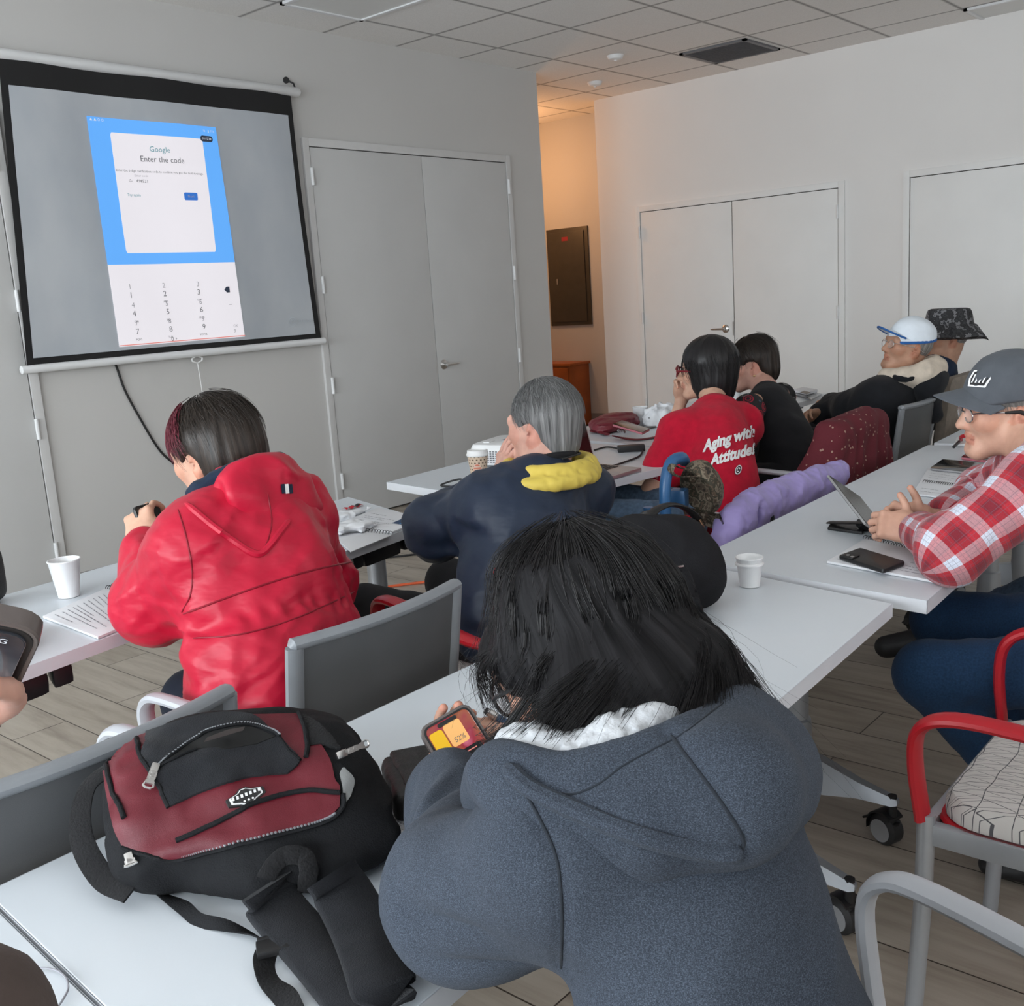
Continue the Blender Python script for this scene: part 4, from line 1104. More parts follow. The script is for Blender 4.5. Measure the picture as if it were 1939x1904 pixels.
def sleeves(S, p, ru=(.070, .060), rf=(.060, .042), k=.045, sides=(-1, 1), upto=1.0, amp=.006, freq=26, seed=0):
    for i in sides:
        S.add(rc(p.S[i], p.E[i], ru[0], ru[1]), k)
        if upto > 0:
            e = p.E[i]+(p.W[i]-p.E[i])*upto; S.add(rc(p.E[i], e, rf[0], rf[1]), k*.6)
            S.disp.append(limb_fold(p.E[i], e, rf[0], amp, freq, 10, 3.1+i+seed))
        S.disp.append(limb_fold(p.S[i], p.E[i], ru[0], amp, freq*.8, 9, 1.7+i+seed, .3, 1.1))
def trousers(p, mat, parent, r=(.088, .074, .066, .055), name='trousers', vox=.012, amp=.006):
    S = Shape(); S.add(rc(p.P-p.r*.06, p.P+p.r*.06, .105, .105), .03); S.cut(plane((0, 0, .475), (0, 0, -1)), .02) if False else None
    for i in (-1, 1):
        S.add(rc(p.H[i], p.K[i], r[0], r[1]), .05); S.add(rc(p.K[i], p.Ak[i], r[1]*.95, r[3]), .02)
        S.disp.append(limb_fold(p.K[i], p.Ak[i], r[1], amp, 18, 9, i+2.)); S.disp.append(limb_fold(p.H[i], p.K[i], r[0], amp, 14, 8, i+5.))
        S.cut(plane(p.Ak[i]-V3(0, 0, .02), V3(0, 0, -1)), .01)
    return sdf_obj(name, S, vox, mat, parent)
def shoes(p, mat, parent, s=1.0, dirs=None):
    for i in (-1, 1):
        d = p.f if dirs is None else unit(dirs[i]); a = p.Ak[i]; A = frame(d)
        S = Shape(); b = V3(a[0], a[1], 0)
        S.add(rc(b+d*-.035+V3(0, 0, .042), b+d*.05+V3(0, 0, .045), .040*s, .044*s), .02); S.add(rc(b+d*.05+V3(0, 0, .04), b+d*.155+V3(0, 0, .032), .046*s, .034*s, V3(0, 0, 1), .75), .03)
        S.add(rc(b+V3(0, 0, .05), b-d*.0+V3(0, 0, .095), .043, .042), .03); S.cut(plane((0, 0, .002), (0, 0, -1)), .004)
        S.sub(ell(b+V3(0, 0, .13), (.034, .034, .04)), .01)
        o = sdf_obj('shoe', S, .008, mat, parent)
# hair --------------------------------------------------------------
def mat_hair(name, c, hi, grey=None, rough=.38, spec=.3):
    t = NT(name)
    fl = t.n('ShaderNodeAttribute', attribute_name='flow').outputs['Vector']
    mp = t.n('ShaderNodeMapping'); mp.inputs['Scale'].default_value = (38, 1.6, 1); t.l(fl, mp.inputs[0])
    n = t.noise(mp.outputs[0], 1.0, 3, .6); mp2 = t.n('ShaderNodeMapping'); mp2.inputs['Scale'].default_value = (110, 2.2, 1); t.l(fl, mp2.inputs[0]); n2 = t.noise(mp2.outputs[0], 1.0, 2, .6)
    m_ = t.math('ADD', t.math('MULTIPLY', n, .55), t.math('MULTIPLY', n2, .45))
    t.base(t.ramp(m_, [(.36, c), (.68, hi)])); t.set(Roughness=rough); t.b.inputs['Specular IOR Level'].default_value = spec
    t.bump(m_, .5, .004); return t.m
M['hair_black'] = mat_hair('black_hair', (.006, .0055, .006, 1), (.022, .020, .021, 1))
M['hair_under'] = mat_hair('black_hair_underlayer', (.004, .004, .0045, 1), (.024, .023, .025, 1), rough=.6, spec=.10)
M['hair_dark'] = mat_hair('dark_brown_hair', (.008, .006, .005, 1), (.05, .036, .028, 1))
M['hair_grey'] = mat_hair('grey_hair', (.05, .05, .05, 1), (.30, .30, .30, 1), rough=.45)
M['hair_salt'] = mat_hair('short_grey_hair', (.10, .095, .09, 1), (.35, .33, .31, 1), rough=.5)
M['hair_auburn'] = mat_hair('auburn_hair', (.06, .008, .014, 1), (.20, .03, .05, 1))
def flow_attr(H, A, crown=(0, -.035, .12)):
    c = np.asarray(H)+np.asarray(crown)@A
    def fn(V):
        q = (V-c)@A.T; th = np.arctan2(q[:, 0], q[:, 1]); ph = np.linalg.norm(q, axis=1)
        return np.stack([th/(2*PI), ph*4, np.zeros(len(V))], 1)
    return fn
def hair_groove(H, A, amp=.0025, n=46, crown=(0, -.035, .12), wav=.0):
    c = np.asarray(H)+np.asarray(crown)@A
    def g(P):
        q = (P-c)@A.T; th = np.arctan2(q[:, 0], q[:, 1]); r = np.linalg.norm(q, axis=1)
        Q = np.stack([th*n/(2*PI)+np.sin(r*30)*wav, r*9, np.cos(th)*2], 1)
        return -amp*(vnoise(Q)*2-1)-amp*.6*(vnoise(Q*np.array([2.3, 1.2, 1])+9)*2-1)
    return g
def strands(name, curves, mat, parent, r=.0007, taper=.25, flow=True):
    """many thin tapered tubes; curves (n,m,3)"""
    C_ = np.asarray(curves, float); n, m_ = C_.shape[:2]
    T = np.gradient(C_, axis=1); T /= np.maximum(np.linalg.norm(T, axis=2, keepdims=True), 1e-9)
    up = np.where(np.abs(T[..., 2:3]) < .9, np.array([0, 0, 1.]), np.array([1., 0, 0]))
    a = np.cross(T, up); a /= np.maximum(np.linalg.norm(a, axis=2, keepdims=True), 1e-9); b = np.cross(T, a)
    rr = (np.asarray(r).reshape(-1, 1) if not np.isscalar(r) else np.full((n, 1), r))*np.linspace(1, taper, m_)[None]
    V = np.stack([C_+rr[..., None]*(math.cos(k*2*PI/3)*a+math.sin(k*2*PI/3)*b) for k in range(3)], 2)  # n,m,3,3
    idx = np.arange(n*m_*3).reshape(n, m_, 3); Q = []
    for k in range(3):
        k2 = (k+1) % 3; Q.append(np.stack([idx[:, :-1, k], idx[:, :-1, k2], idx[:, 1:, k2], idx[:, 1:, k]], -1).reshape(-1, 4))
    V = V.reshape(-1, 3); me = mesh_np(name, V, np.concatenate(Q))
    if flow:
        f = np.zeros((n, m_, 3, 3)); f[..., 0] = RNG.random(n)[:, None, None]; f[..., 1] = np.linspace(0, 1, m_)[None, :, None]; set_attr(me, 'flow', f.reshape(-1, 3))
    return link_mesh(name, me, mat, parent)
def cap_strands(H, A, n, phi0=.12, phi1=1.6, rad=(.086, .106, .098), cen=(0, -.018, .03), th=(-PI, PI), crown_tilt=-.25, wave=.006, lift=.004, m_=9, seed=1, flare=0.0, droop=0.0):
    """strand curves running from the crown down over a skull-shaped ellipsoid"""
    g = np.random.default_rng(seed); th_ = g.uniform(th[0], th[1], n); p0 = phi0+g.random(n)*(phi1-phi0)*.55; p1 = np.minimum(phi1+g.normal(0, .06, n), p0+g.uniform(.35, .95, n))
    t = np.linspace(0, 1, m_)[None]; ph = p0[:, None]+(p1-p0)[:, None]*t
    thw = th_[:, None]+g.normal(0, .10, n)[:, None]*t+np.sin(t*5+g.random(n)[:, None]*6)*.025
    Rl = rx(crown_tilt); q = np.stack([np.sin(ph)*np.sin(thw), np.sin(ph)*np.cos(thw), np.cos(ph)], -1)@Rl.T
    k = 1+lift/.09*(.3+g.random(n)[:, None]*1.2)+flare*t**2*g.random(n)[:, None]
    L = q*np.array(rad)*k[..., None]+np.array(cen); L[..., 2] -= droop*t**2
    return np.asarray(H)+L@A
def hair_cap(name, H, A, mat, parent, rad=(.086, .106, .098), cen=(0, -.018, .03), front=(.062, .045), nape=-.085, ears=True, vox=.005, amp=.0028, extra=(), cut_face=True, n=46, ear_r=(.03, .030, .040)):
    S = Shape(); H = np.asarray(H, float); W_ = lambda p: H+np.asarray(p, float)@A
    S.add(ell(W_(cen), rad, A), .01)
    for f, k in extra: S.add(f, k)
    if cut_face:
        S.sub(ell(W_((0, .105, -.035)), (.070, .075, .092), A), .012)
    S.cut(plane(W_((0, 0, nape)), -A[2]), .015)
    if ears:
        for x in (-1, 1): S.sub(ell(W_((x*.085, .012, -.030)), ear_r, A), .008)
    S.disp.append(hair_groove(H, A, amp, n))
    return sdf_obj(name, S, vox, mat, parent, attr={'flow': flow_attr(H, A)})
def eyeball(parent, W_, A, x):
    pass
def glasses(name, W_, A, parent, mat, lens=None, s=1.0, rim=True, thick=.0016, half=False, templ_end=-.02, y=.103, w=.026, h=.017):
    m_ = MB()
    for x in (-1, 1):
        c = np.array((x*.033, y, -.002)); pts = [W_(c+np.array((math.cos(a)*w*(1), -abs(math.cos(a))*.004*(1 if math.cos(a)*x > 0 else .2), math.sin(a)*h))) for a in np.linspace(0, 2*PI, 17)]
        if rim: m_.tube(pts, thick, 6)
        m_.tube([W_((x*(.033+w), y-.004, .004)), W_((x*(.039+w), y-.012, .006)), W_((x*.080, .03, .004)), W_((x*.083, templ_end+.01, .002)), W_((x*.082, templ_end-.025, -.016))], thick*1.15, 6)
    m_.tube([W_((-.008, y, .004)), W_((0, y+.005, .007)), W_((.008, y, .004))], thick, 6)
    o = m_.build(name, mat, parent)
    if lens is not None:
        for x in (-1, 1):
            l = MB(); pts = [W_(np.array((x*.033+math.cos(a)*w*.96, y-abs(math.cos(a))*.003*(1 if math.cos(a)*x > 0 else .2), -.002+math.sin(a)*h*.96))) for a in np.linspace(0, 2*PI, 16, endpoint=False)]
            l.add(pts, [tuple(range(16))]); l.build('lens', lens, o, smooth=False)
    return o
def mat_lens():
    t = NT('spectacle_lens'); t.base((.8, .75, .72, 1)); t.set(Roughness=.05, Alpha=.22); return t.m
M['lens'] = mat_lens()
def fine_text(txt, size, L=.009, **kw):
    vs, fs = text_arrays(txt, size, **kw); bm = bmesh.new(); bv = [bm.verts.new(v) for v in vs]
    for f in fs:
        try: bm.faces.new([bv[i] for i in f])
        except Exception: pass
    bmesh.ops.triangulate(bm, faces=bm.faces[:])
    for _ in range(4):
        e = [e for e in bm.edges if e.calc_length() > L]
        if not e: break
        bmesh.ops.subdivide_edges(bm, edges=e, cuts=1); bmesh.ops.triangulate(bm, faces=bm.faces[:])
    bm.verts.index_update(); vs = np.array([v.co[:] for v in bm.verts]); fs = [tuple(v.index for v in f.verts) for f in bm.faces]; bm.free(); return vs, fs
def cloth_print(shape, txt, size, o, ux, uy, off=.0035, L=.009, **kw):
    """lettering laid on a garment: o/ux/uy give the base line origin and the two text axes as seen in the photograph"""
    vs, fs = fine_text(txt, size, L, **kw); px = o[0]+vs[:, 0]/size*ux[0]+vs[:, 1]/size*uy[0]; py = o[1]+vs[:, 0]/size*ux[1]+vs[:, 1]/size*uy[1]
    P, N_ = hit(shape, px, py, t0=1.0, t1=6.0, off=off); bad = hit.missed | (np.abs((N_*(P-V3(0, 0, CZ))).sum(1))/np.linalg.norm(P-V3(0, 0, CZ), axis=1) < .12)
    return P, [f for f in fs if not any(bad[i] for i in f)]
def seam(shape, path, parent, mat, r=.0016, n=30, off=.0004, t0=.3, name='seam'):
    """a stitched seam or hem laid on a garment"""
    q = spline([c+(0,) for c in path], n); P, N_ = hit(shape, q[:, 0], q[:, 1], t0=t0, t1=6.0, off=off); return MB().tube(P, [r*.5]+[r]*(n-2)+[r*.5], 8).build(name, mat, parent)
def person(label, loc, group=None): return thing('person', label, 'person', loc, 0, group)

M['black_fabric'] = fabric('black_fabric', (.010, .010, .012, 1))
M['shoe_black'] = simple('black_shoe', (.012, .012, .013, 1), .5)
M['navy_trouser'] = fabric('navy_trousers', (.012, .018, .032, 1))
M['black_frame'] = simple('black_spectacle_arm', (.012, .012, .013, 1), .35)
M['silver_wire'] = simple('silver_wire_frame', (.75, .75, .74, 1), .25, 1.0)
M['white_print'] = simple('white_print', (.85, .85, .86, 1), .7, var=.02)
M['print_dark'] = simple('print_dark', (.02, .02, .022, 1), .7)
# ------------------------------------------------------------------ person 1: red jacket at the front left table
def nylon(name, c, rough=.42, bump=.5):
    t = NT(name); co = t.coord(); n = t.noise(co, 4, 3); n2 = t.noise(t.coord(scale=(1, 1, 2.0)), 9, 3, .5)
    t.base(t.ramp(n, [(.3, tuple(x*.85 for x in c[:3])+(1,)), (.7, c)])); t.set(Roughness=rough)
    t.b.inputs['Sheen Weight'].default_value = .04; t.b.inputs['Specular IOR Level'].default_value = .35
    t.bump(n2, bump, .012); return t.m
M['red_nylon'] = nylon('red_jacket_nylon', (.52, .005, .034, 1))
M['navy_lining'] = fabric('navy_lining', (.012, .022, .045, 1), weave=500)
M['blue_scarf'] = fabric('blue_scarf', (.035, .10, .20, 1), weave=300)
M['gold'] = simple('gold', (.75, .55, .30, 1), .3, .9)
p = Pose((1.30, 1.82, .56), (1.365, 2.03, 1.0), .20, SW=.165, EL=(1.175, 2.13, .80), ER=(1.66, 2.15, .72), WL=(1.25, 2.29, .895), WR=(1.42, 2.36, .90), sh=.062, KL=(1.235, 2.13, .54), AL=(1.25, 2.16, .09), KR=(1.48, 2.24, .54), AR=(1.48, 2.26, .09))
r1 = person('person with short dark hair in a red hooded jacket, seated before the projection screen', p.P*V3(1, 1, 0))
H = V3(1.375, 2.125, 1.115); A1 = frame(unit(V3(-.25, .95, -.18)), unit(V3(-.05, .15, 1)))
B = body_core(p, SK_FAIR); W_ = head_parts(B, H, A1, SK_FAIR); B.add(rc(p.N-p.spine*.02, H+np.array((0, -.02, -.05))@A1, .055, .052), .03, SK_FAIR)
hand_parts(B, p.W[-1], V3(.25, .45, .55), V3(-.8, -.3, .4), 1, SK_FAIR, curl=(.7, .8, .85, .9)); hand_parts(B, p.W[1], V3(-.6, .3, .5), V3(.6, -.3, .6), -1, SK_FAIR, curl=(.8, .9, .9, 1))
sdf_obj('body', B, .0048, M['skin'], r1, color=SK_FAIR)
S = torso(p, (.215, .195, .160), .68, .064, hem=.02, k=.10); sleeves(S, p, (.076, .080), (.080, .050), upto=.88, amp=.008, freq=15, k=.08)
for i in (-1, 1): S.add(rc(p.N+p.spine*.0, p.S[i], .060, .066), .06)
S.add(rc(p.P+p.spine*.03, p.P-V3(0, 0, .02), .22, .225, p.sf, .74), .06)
S.add(rc(p.C-p.sf*.04, p.N-p.sf*.03, .12, .075), .06)
S.sub(ell(p.N+p.spine*.06+p.sf*.02, (.075, .08, .075), p.A), .015)
S.disp.append(fold((4, 6, 17), .010, rx(.3)@ry(.45), 3.)); S.disp.append(fold((13, 13, 4), .005, rz(.4), 8.)); S.disp.append(fold((8, 8, 26), .004, ry(-.5), 13.))
def gath(zc, w, amp, freq): # gathered waist
    return lambda P: np.exp(-(((P-p.P)@p.spine-zc)/w)**2)*(.006+amp*np.sin(((P-p.P)@p.r)*freq+3*vnoise(P*20)))
S.disp.append(gath(.20, .018, .004, 150))
sm = [p.P+p.spine*.335-p.sf*.115+p.r*x for x in np.linspace(-.19, .19, 9)]; sm = [q+p.spine*(.02*((i-4)/4.)) for i, q in enumerate(sm)]
S.disp.append(lambda P: 1/(1+np.exp(((P-p.P)@p.sf)/.02))*(.005*np.exp(-np.maximum(((P-p.P)@p.spine-.318-.10*((P-p.P)@p.r)), 0)/.012)/(1+np.exp(-((P-p.P)@p.spine-.318-.10*((P-p.P)@p.r))/.004))))
S.disp.append(crease(spline([p.S[-1]+p.spine*.075-p.r*.0, p.S[-1]-p.sf*.07+p.r*.035, p.S[-1]-p.sf*.075-p.spine*.12+p.r*.045, p.S[-1]-p.sf*.03-p.spine*.2+p.r*.03], 8), .010, .008))
S.cut(plane((0, 0, .482), V3(0, 0, -1)), .02)
JK1 = S; jk = sdf_obj('jacket', S, .0070, M['red_nylon'], r1)
# hood lying on the back, open toward the neck
def hood(Ncen, A, w, h, d, vox, mat, parent, name='hood', tipx=0., foldn=.004, rim=0.7, th=.045):
    """a limp hood lying on the back: rolled rim round the neck, flat pouch, drooping point. A rows right, forward (normal to the back), up the back"""
    W_ = lambda q: Ncen+np.asarray(q, float)@A
    S = Shape(); R_ = [W_((w*.86*math.sin(a), .075-.105*math.cos(a)*1.05, .012+.030*math.cos(a)-.04*abs(math.sin(a))**3)) for a in np.linspace(-2.0, 2.0, 19)]
    S.add(chain(R_, [.016]+[.019]*17+[.016]), .01)
    S.add(ell(W_((0, -.028, -h*.22)), (w*.90, th, h*.42), A), .04); S.add(rc(W_((-w*.45, -.01, -h*.25)), W_((tipx, -.045, -h*.92)), .046, .028), .04); S.add(rc(W_((w*.45, -.01, -h*.25)), W_((tipx, -.045, -h*.92)), .046, .028), .04); S.add(rc(W_((0, -.03, 0)), W_((tipx, -.048, -h*.92)), .042, .028), .03)
    S.sub(ell(W_((0, .075, .055)), (w*.62, .085, .075), A), .02); S.pad = .05
    S.disp.append(fold((7, 7, 11), foldn, A@rz(.5), 2.2)); S.disp.append(crease([W_((tipx*.2, -.07, h*.10)), W_((tipx*.6, -.085, -h*.35)), W_((tipx, -.07, -h*.98))], .006, .004)); S.disp.append(crease([q+A[1]*-.016-A[2]*.024 for q in R_], .005, .003))
    global LAST_HOOD; LAST_HOOD = S; return sdf_obj(name, S, vox, mat, parent)
Ah = np.array([p.r, unit(p.sf+p.spine*.10), unit(p.spine-p.sf*.10)])
hood(p.N+p.spine*.020-p.sf*.075, Ah, .160, .19, .10, .0065, M['red_nylon'], jk, tipx=-.02, foldn=.010, th=.036)
HOOD1 = LAST_HOOD
JU = lambda P: np.minimum(JK1(P), HOOD1(P)); M['red_seam'] = nylon('red_jacket_seam', (.26, .003, .018, 1))
seam(JU, [(337, 964), (352, 1014), (362, 1065), (364, 1101), (359, 1130), (344, 1159)], jk, M['red_seam'], .0020, t0=1.0)
seam(JU, [(347, 1162), (453, 1123), (530, 1097), (597, 1078), (672, 1062)], jk, M['red_seam'], .0022, t0=1.0)
seam(JU, [(366, 1208), (430, 1204), (500, 1190), (580, 1162), (680, 1116)], jk, M['red_seam'], .0018, t0=1.0)
seam(JU, [(507, 935), (514, 985), (508, 1020), (495, 1046)], jk, M['red_seam'], .0018, t0=1.0)
seam(JU, [(352, 952), (400, 992), (440, 1022), (478, 1046), (500, 1044), (530, 1008), (548, 985)], jk, M['red_nylon'], .0085, t0=1.0, off=-.001, name='hood_hem')
S = Shape(); q = [p.N+p.r*(.088*math.cos(a))+p.sf*(.075*math.sin(a)-.015)+p.spine*(.040+.004*math.cos(3*a)) for a in np.linspace(0, 2*PI, 18)]
S.add(chain(q, [.026]*18, p.spine, .9), .01); S.disp.append(fold((20, 20, 30), .005)); sdf_obj('scarf', S, .006, M['blue_scarf'], r1)
S = Shape(); q = [p.N+p.r*(.115*math.sin(a))-p.sf*(.105*math.cos(a)-.01)+p.spine*(.055+.01*math.cos(a)) for a in np.linspace(-1.6, 1.6, 15)]
S.add(chain(q, [.02]+[.026]*13+[.02], p.spine, .8), .01); S.disp.append(fold((16, 16, 24), .005)); sdf_obj('hood_lining', S, .006, M['navy_lining'], jk)
tb = MB()
for k in range(3):
    P, N_ = hit(HOOD1, [531+7*k, 538+7*k, 540+7*k, 533+7*k], [917, 916, 934, 935], t0=1.0, t1=5.0, off=.002); tb.mat(k % 2).add(P, [(0, 1, 2, 3)])
tb.build('hood_label', [M['navy_lining'], M['white_plastic']], jk, smooth=False)
trousers(p, M['navy_trouser'], r1); shoes(p, M['shoe_black'], r1)
hr = hair_cap('hair', H, A1, M['hair_dark'], r1, rad=(.096, .112, .108), cen=(0, -.022, .028), nape=-.10, extra=((ell(H+np.array((0, -.055, -.035))@A1, (.082, .066, .072), A1), .04),), ear_r=(.03, .034, .045))
strands('hair_strands', np.concatenate([cap_strands(H, A1, 900, .1, 1.9, (.097, .113, .109), (0, -.022, .028), wave=.01, seed=3, lift=.004), cap_strands(H, A1, 60, .1, 1.7, (.097, .113, .109), (0, -.022, .028), seed=4, lift=.007)]), M['hair_dark'], hr, r=.0008)
c_ = cap_strands(H, A1, 220, .35, 1.7, (.098, .115, .11), (-.002, -.018, .028), th=(-1.5, -.25), seed=6, lift=.006); strands('auburn_fringe', c_, M['hair_auburn'], hr, r=.0011)
MB().lathe([(0, -.008), (.006, -.006), (.008, 0), (.006, .006), (0, .008)], W_((-.084, .0, -.058)), 10).build('earring', M['gold'], r1)

# ------------------------------------------------------------------ person 2: navy jacket, hand at the cheek
M['navy_nylon'] = nylon('navy_jacket_nylon', (.013, .024, .050, 1), .5, .4)
M['yellow_lining'] = nylon('yellow_collar_lining', (.72, .55, .10, 1), .6, .5)
p = Pose((2.00, 1.76, .56), (2.185, 1.79, .95), -.05, SW=.19, EL=(1.985, 2.02, .815), ER=(2.55, 2.04, .72), WL=(2.165, 1.935, .905), WR=(2.48, 2.28, .77), sh=.045, SL=(2.015, 1.83, .89), SR=(2.36, 1.785, .855))
r2 = person('person with short grey hair in a yellow-collared navy jacket, hand on cheek', p.P*V3(1, 1, 0))
H = V3(2.22, 1.805, 1.075); A2 = frame(unit(V3(-.12, .98, -.05)), unit(V3(.02, .05, 1)))
B = body_core(p, SK_PINK); W_ = head_parts(B, H, A2, SK_PINK, .97); B.add(rc(p.N, H+np.array((0, -.03, -.05))@A2, .064, .060), .03, SK_PINK)
hand_parts(B, p.W[-1], V3(.18, -.16, 1), V3(-.75, .35, .25), -1, SK_PINK, curl=(.22, .28, .34, .42), spread=.05, tcurl=.1, tdir=V3(.55, -.55, .62), s=.9)
hand_parts(B, p.W[1], V3(-.2, .9, 0), V3(0, 0, 1), -1, SK_PINK)
sdf_obj('body', B, .0045, M['skin'], r2, color=SK_PINK)
N0 = p.N.copy(); p.N = N0-p.spine*.035; S = torso(p, (.185, .18, .160), .70, .060, hem=.0, k=.09); sleeves(S, p, (.074, .084), (.082, .052), upto=.72, amp=.008, freq=15, seed=4, k=.07)
for i in (-1, 1): S.add(rc(p.N-p.spine*.01, p.S[i], .046, .064), .06)
S.cut(plane((0, 0, .51), V3(0, 0, -1)), .02)
S.add(rc(p.C-p.sf*.02, p.N-p.sf*.02, .12, .07), .06)
S.sub(ell(p.N+p.spine*.065+p.sf*.02, (.078, .08, .07), p.A), .015); S.disp.append(fold((4, 6, 15), .009, rx(-.3)@ry(.5), 11.)); S.disp.append(fold((14, 14, 5), .0045, rz(.7), 3.))
S.disp.append(crease([p.C-p.sf*.17+p.spine*.02+p.r*x for x in (-.2, -.1, 0, .1, .2)], .006, .004))
p.N = N0; jk = sdf_obj('jacket', S, .0075, M['navy_nylon'], r2)
S = Shape()
q = [p.N+p.r*(.128*math.sin(a))-p.sf*(-.104*math.cos(a)+.016)+p.spine*(.026+.012*math.cos(a)) for a in np.linspace(.35, 2*PI-.35, 24)]
S.add(chain(q, [.014]*24), .01); q2 = [c+ (c-p.N-p.spine*.03)*.17 - p.spine*.036 for c in q]
S.add(chain(q2, [.017]*24), .035); S.disp.append(fold((45, 45, 30), .004)); sdf_obj('collar', S, .0055, M['yellow_lining'], jk)
q = [p.N+p.r*(.070*math.sin(a))-p.sf*(-.072*math.cos(a)+.01)+p.spine*(.048-.004*math.cos(a)) for a in np.linspace(0, 2*PI, 20)]
S = Shape(); S.add(chain(q, [.011]*20), .01); sdf_obj('shirt_collar', S, .006, M['black_fabric'], r2)
trousers(p, M['black_fabric'], r2); shoes(p, M['shoe_black'], r2)
hr = hair_cap('hair', H, A2, M['hair_grey'], r2, rad=(.084, .104, .100), cen=(0, -.018, .030), nape=-.088, amp=.002, n=70, extra=((ell(H+np.array((0, -.055, -.045))@A2, (.066, .048, .06), A2), .03),), ear_r=(.03, .036, .048))
strands('hair_strands', cap_strands(H, A2, 1300, .08, 1.95, (.085, .105, .101), (0, -.018, .030), seed=13, lift=.003, th=(-PI, PI)), M['hair_grey'], hr, r=.0007)
q = spline([p.N+p.r*.085-p.sf*.03+p.spine*.045, p.N+p.r*.05-p.sf*.083+p.spine*.043, p.N-p.r*.03-p.sf*.088+p.spine*.040], 10); MB().tube(q, .0028, 6).build('neck_cord', M['black_rubber'], r2)

# ------------------------------------------------------------------ person 3: red T-shirt with white lettering
M['red_cotton'] = fabric('red_cotton', (.50, .006, .030, 1), weave=600, fold=.9, fscale=7)
M['jeans'] = fabric('blue_jeans', (.022, .055, .12, 1), var=.35, nscale=60, weave=700)
M['jeans_light'] = fabric('light_blue_jeans', (.07, .11, .17, 1), var=.3, nscale=60, weave=700)
p = Pose((3.36, 2.00, .56), (3.86, 2.20, .90), .20, SW=.20, EL=(3.455, 2.26, .62), ER=(4.00, 2.50, .785), WL=(3.62, 2.36, .585), WR=(4.05, 2.47, .945), sh=.05, SL=(3.64, 2.24, .84), SR=(3.99, 2.14, .82))
p.P = V3(3.54, 1.97, .54); p.spine = unit(p.N-p.P); p.sf = unit(p.f-p.spine*(p.f@p.spine)); p.A = np.array([unit(np.cross(p.sf, p.spine)), p.sf, p.spine]); p.r = p.A[0]; p.C = p.P+(p.N-p.P)*.68
r3 = person('person with a black bob in a red T-shirt with white lettering on the back', p.P*V3(1, 1, 0))
H = V3(3.985, 2.31, 1.065); A3 = frame(unit(V3(-.45, .9, .02)), unit(V3(-.06, .03, 1)))
B = body_core(p, SK_FAIR, 1.0); W_ = head_parts(B, H, A3, SK_FAIR, 1.02); B.add(rc(p.N, H+np.array((0, -.02, -.06))@A3, .058, .055), .03, SK_FAIR)
B.add(rc(p.S[-1], p.E[-1], .056, .046), .03, SK_FAIR); B.add(rc(p.E[-1], p.W[-1], .046, .028), .03, SK_FAIR)
# raised forearm beside the face
hand_parts(B, p.W[1], V3(-.55, -.35, .8), V3(.5, .5, .6), -1, SK_FAIR, curl=(.6, .7, .8, .9))
hand_parts(B, p.W[-1], V3(.2, .9, 0), V3(0, 0, 1), 1, SK_FAIR)
sdf_obj('body', B, .0055, M['skin'], r3, color=SK_FAIR)
S = torso(p, (.165, .155, .150), .74, .064, hem=-.02, k=.09)
for i in (-1, 1): S.add(rc(p.N-p.spine*.02, p.S[i], .055, .06), .06)
S.cut(plane((0, 0, .50), V3(0, 0, -1)), .02)
for i, e in ((-1, .64), (1, .55)):
    eb = p.S[i]+(p.E[i]-p.S[i])*e; S.add(rc(p.S[i], eb, .070, .078), .06); S.cut(plane(eb, unit(p.E[i]-p.S[i])), .004) if False else None
S.sub(ell(p.N+p.spine*.055+p.sf*.025, (.078, .085, .06), p.A), .01)
S.disp.append(fold((6, 6, 13), .006, rx(.2)@ry(.5), 5.)); S.disp.append(fold((3, 3, 7), .008, ry(.6), 21.))
TSH = S; ts = sdf_obj('t_shirt', S, .0075, M['red_cotton'], r3)
def print_on(shape, txt, size, c, ex, ey, nrm, bold=.0, off=.002, align='CENTER', spacing=1.0, res=3):
    """lettering that follows a cloth surface"""
    vs, fs = fine_text(txt, size, bold=bold, align=align, res=res, spacing=spacing); P = np.asarray(c)+vs[:, :1]*ex+vs[:, 1:2]*ey + nrm*.12
    for _ in range(40): P = P-nrm*np.clip(shape(P), -.02, .05)[:, None]*.8
    bad = np.abs(shape(P)) > .004; fs = [f for f in fs if not any(bad[i] for i in f)]; return P+nrm*off, fs
back_n = -p.sf
def back_at(a, b): return p.P+p.spine*b+p.r*a
sl = unit(p.r+p.spine*.02)
m_ = MB()
m_.add(*cloth_print(S, 'Aging with', .09, (1334, 846), (22.0, -7.0), (3.5, -30), bold=.0042, align='LEFT'))
m_.add(*cloth_print(S, 'Attitude!', .09, (1347, 873), (22.4, -6.4), (3.5, -30), bold=.0042, align='LEFT'))
m_.build('back_lettering', M['white_print'], ts, smooth=False)
m_ = MB()
for r0_, r1_, mi in ((0, 9.2, 0), (6.6, 8.6, 1), (2.6, 4.4, 1)):
    A = np.linspace(0, 2*PI*(.85 if r0_ == 2.6 else 1), 28); px = np.concatenate([1397+.72*r*np.cos(A)+.1*r*np.sin(A) for r in (r0_+.01, r1_)]); py = np.concatenate([890-r*np.sin(A)-.25*r*np.cos(A) for r in (r0_+.01, r1_)])
    P, N_ = hit(S, px, py, t0=1.0, t1=6.0, off=.003 if mi == 0 else .0045); m_.mat(mi).grid(P.reshape(2, 28, 3))
m_.build('round_badge_print', [M['print_dark'], M['white_print']], ts, smooth=False)
